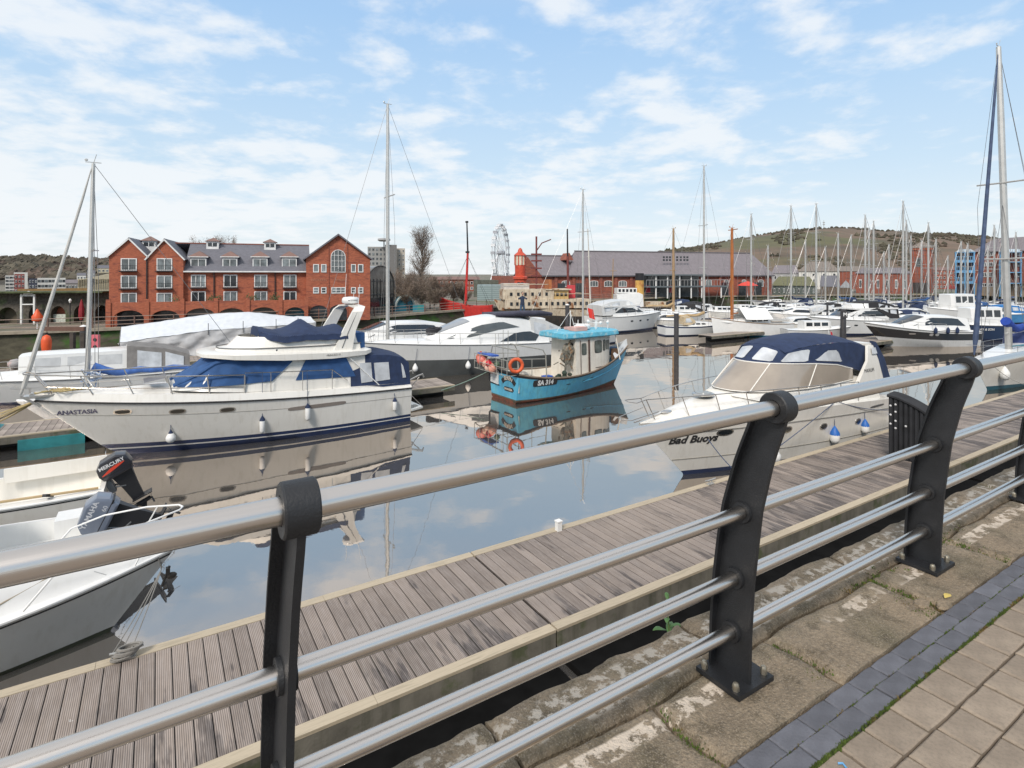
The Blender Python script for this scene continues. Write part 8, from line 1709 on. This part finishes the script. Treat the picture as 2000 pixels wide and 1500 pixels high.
# ---------------------------------------------------------------- person on the yacht behind
yb, Hb = cruiser('white cabin boat carrying a standing person, behind the charcoal hulled cruiser', QS(25.3, 33.6), MU, 8.0, 2.6, (1.2, 1.2, 1.5), style='wheel', ports=0, roof_h=1.0, name='cabin_boat', rails=False)
def person():
    base = wpt(yb, (3.6, .3, Hb.sz(.45) + 1.25 + .09)); t = thing('person', 'person in dark blue jacket and jeans standing on a boat roof, arms raised', 'person', base, R(200))
    J = [((0, 0, .92), .135), ((0, .0, 1.15), .125), ((0, .02, 1.38), .15), ((0, .03, 1.50), .065), ((.16, .02, 1.42), .065), ((.30, .12, 1.30), .052), ((.40, .32, 1.38), .040), ((.43, .40, 1.40), .035), ((-.16, .02, 1.42), .065), ((-.26, .16, 1.30), .052), ((-.20, .38, 1.40), .040), ((-.18, .46, 1.42), .035), ((.10, 0, .86), .095), ((.12, .03, .48), .07), ((.12, -.02, .08), .05), ((.12, .12, .035), .04), ((-.10, 0, .86), .095), ((-.13, .02, .48), .07), ((-.14, -.03, .08), .05), ((-.14, .11, .035), .04), ((0, .05, 1.60), .06)]
    E_ = [(0, 1), (1, 2), (2, 3), (2, 4), (4, 5), (5, 6), (6, 7), (2, 8), (8, 9), (9, 10), (10, 11), (0, 12), (12, 13), (13, 14), (14, 15), (0, 16), (16, 17), (17, 18), (18, 19), (3, 20)]
    me = bpy.data.meshes.new('body'); me.from_pydata([j[0] for j in J], E_, []); o = bpy.data.objects.new('body', me); C.objects.link(o); md = o.modifiers.new('skin', 'SKIN'); sv = me.skin_vertices[0].data
    for k, j in enumerate(J): sv[k].radius = (j[1], j[1])
    sv[0].use_root = True; o.modifiers.new('sub', 'SUBSURF').levels = 1; dg = bpy.context.evaluated_depsgraph_get(); m2 = bpy.data.meshes.new_from_object(o.evaluated_get(dg)); bpy.data.objects.remove(o)
    m2.name = 'body'; [m2.materials.append(q) for q in (pm('jacket_blue', (.025, .04, .075), .8), pm('jeans', (.035, .075, .13), .85), pm('skin', (.48, .28, .20), .6), BLK())]
    for p in m2.polygons:
        z = p.center.z; y = p.center.y; p.use_smooth = True; p.material_index = 3 if z < .11 else 1 if z < .90 else 2 if (z > 1.52 or y > .40) else 0
    bo = bpy.data.objects.new('body', m2); C.objects.link(bo); bo.parent = t
    mb = MB(); mb.ball((0, .07, 1.70), (.078, .10, .125), 14, 10); mb.ball((0, .172, 1.69), (.014, .02, .02), 6, 4); [mb.ball((s_ * .078, .07, 1.69), (.014, .03, .035), 6, 4) for s_ in (1, -1)]; mb.build('head', pm('skin', (.48, .28, .20)), t, smooth=80)
    mb = MB(); mb.ball((0, .045, 1.735), (.085, .105, .105), 12, 8); mb.build('hair', BLK(), t, smooth=80)
    mb = MB(); [mb.ball((s_ * .03, .163, 1.71), (.012, .008, .007), 6, 4) for s_ in (1, -1)]; mb.ball((0, .158, 1.645), (.025, .008, .007), 6, 4); mb.build('face', BLK(), t)
person()
# ---------------------------------------------------------------- trees
barkm = pm('bark', (.13, .105, .085), .9, var=.25); twigm = pm('twigs', (.20, .155, .125), .9, var=.35, vscale=2)
def tree(name, label, px, py_base, py_top, Y, halfw, kind='poplar', n=900, leafm=None, seed=1, group=None, base=None):
    r = random.Random(seed); p = PX(px, py_base, Y); top = PX(px, py_top, Y).z; z0 = base if base is not None else QZ; hw = halfw / FPX * Y; t = thing(name, label, 'tree', (p.x, Y, z0), 0, group); H_ = top - z0
    mb = MB(); mb.tube([(0, 0, 0), (0, 0, H_ * .4), (.05 * hw, 0, H_ * (.85 if kind == 'poplar' else .5))], [H_ * .018, H_ * .012, H_ * .003], 6)
    tips = []
    nl = 34 if kind == 'poplar' else 16
    for k in range(nl):
        a = r.uniform(0, 6.28); z = H_ * (r.uniform(.18, .8) if kind == 'poplar' else r.uniform(.15, .5)); l = H_ * r.uniform(.16, .26) if kind == 'poplar' else H_ * r.uniform(.35, .55)
        out = hw * r.uniform(.4, .95) * (1.15 - (z / H_) * .9 if kind == 'poplar' else 1.0)
        P = [Vector((0, 0, z)), Vector((out * .6 * math.cos(a), out * .6 * math.sin(a), z + l * .45)), Vector((out * math.cos(a), out * math.sin(a), min(z + l, H_ * .99)))]
        mb.tube(P, [H_ * .006, H_ * .004, H_ * .0012], 4); tips.append(P)
    mb.build('trunk', barkm, t)
    mb = MB(); th = Y / FPX * .30
    for k in range(n):
        P = r.choice(tips); f_ = r.uniform(.62 if seed in (20, 21, 22) else .15, 1.0); q = P[0].lerp(P[1], f_ * 2) if f_ < .5 else P[1].lerp(P[2], f_ * 2 - 1); q = q + Vector((r.gauss(0, hw * .10), r.gauss(0, hw * .10), r.gauss(0, H_ * .02)))
        out = Vector((q.x, q.y, 0)); out = out.normalized() if out.length > .01 else Vector((1, 0, 0)); d = (out * r.uniform(.1, .9) + Vector((r.uniform(-.4, .4), r.uniform(-.4, .4), r.uniform(.4, 1.4) if kind == 'poplar' else r.uniform(-.2, 1.0)))).normalized(); l = hw * r.uniform(.08, .26); s = d.cross(Vector((r.uniform(-1, 1), r.uniform(-1, 1), .2))).normalized() * th * r.uniform(.5, 1.2)
        mb.add([q - s, q + s, q + d * l], [(0, 1, 2)]); 
        if leafm and r.random() < .5: c_ = q + d * l * .7; e = th * r.uniform(1.5, 3.0); mb.add([c_, c_ + Vector((e * r.uniform(-1, 1), e * r.uniform(-1, 1), e)), c_ + Vector((e * r.uniform(-1, 1), e * r.uniform(-1, 1), -e * .3))], [(0, 1, 2)], 1)
    mb.build('crown', [twigm, leafm or twigm], t, smooth=None, norm=False); return t
tree('poplar_tree', 'tall narrow bare poplar rising above the brown hedge', 824, 600, 445, 74, 40, 'poplar', 5200, pm('leaf_brown', (.16, .13, .085), .9), 3)
for i, (px, top, hw, lab) in enumerate(((385, 463, 20, 'bare tree top showing over the slate roof, left of the lantern'), (418, 453, 24, 'bare rounded tree top over the middle of the slate roof'), (445, 458, 18, 'bare tree top showing over the slate roof, right of the lantern'))): tree('bare_tree', lab, px, 560, top, 70, hw * 1.25, 'round', 4200, None, 20 + i, 'bare trees behind the apartment roof')
lf_ = pm('hedge_leaf', (.22, .16, .085), .9, var=.4, vscale=1); lf2 = pm('hedge_green', (.08, .09, .035), .9, var=.4)
for i, (px, top, hw, Y, m) in enumerate(((785, 528, 26, 66, lf_), (806, 537, 22, 64, lf_), (840, 540, 24, 64, lf_), (862, 546, 22, 65, lf_), (822, 548, 22, 62, lf2), (886, 551, 20, 66, lf_), (770, 515, 16, 70, lf2), (905, 556, 14, 68, lf_), (848, 560, 20, 61, lf2), (795, 555, 22, 61, lf_))):
    tree('hedge_tree', ('bushy brown tree right of the curved glass front', 'brown bush under the left side of the poplar', 'dense brown bush under the poplar', 'brown bush right of the poplar foot', 'green brown bush before the poplar trunk', 'low brown bush near the red lightship mast', 'thin tall bush against the pale slab block', 'rightmost small bush by the lightship mast', 'low greenish bush at the front of the hedge', 'low brown bush behind the teal arch')[i], px, 600, top - 6, Y, hw * 1.25, 'round', 4600, m, 40 + i, 'bushes of the brown hedge')
tree('evergreen', 'green leafy bush in front of the flats at the right edge', 1992, 590, 540, 99, 16, 'round', 900, lf2, 77)
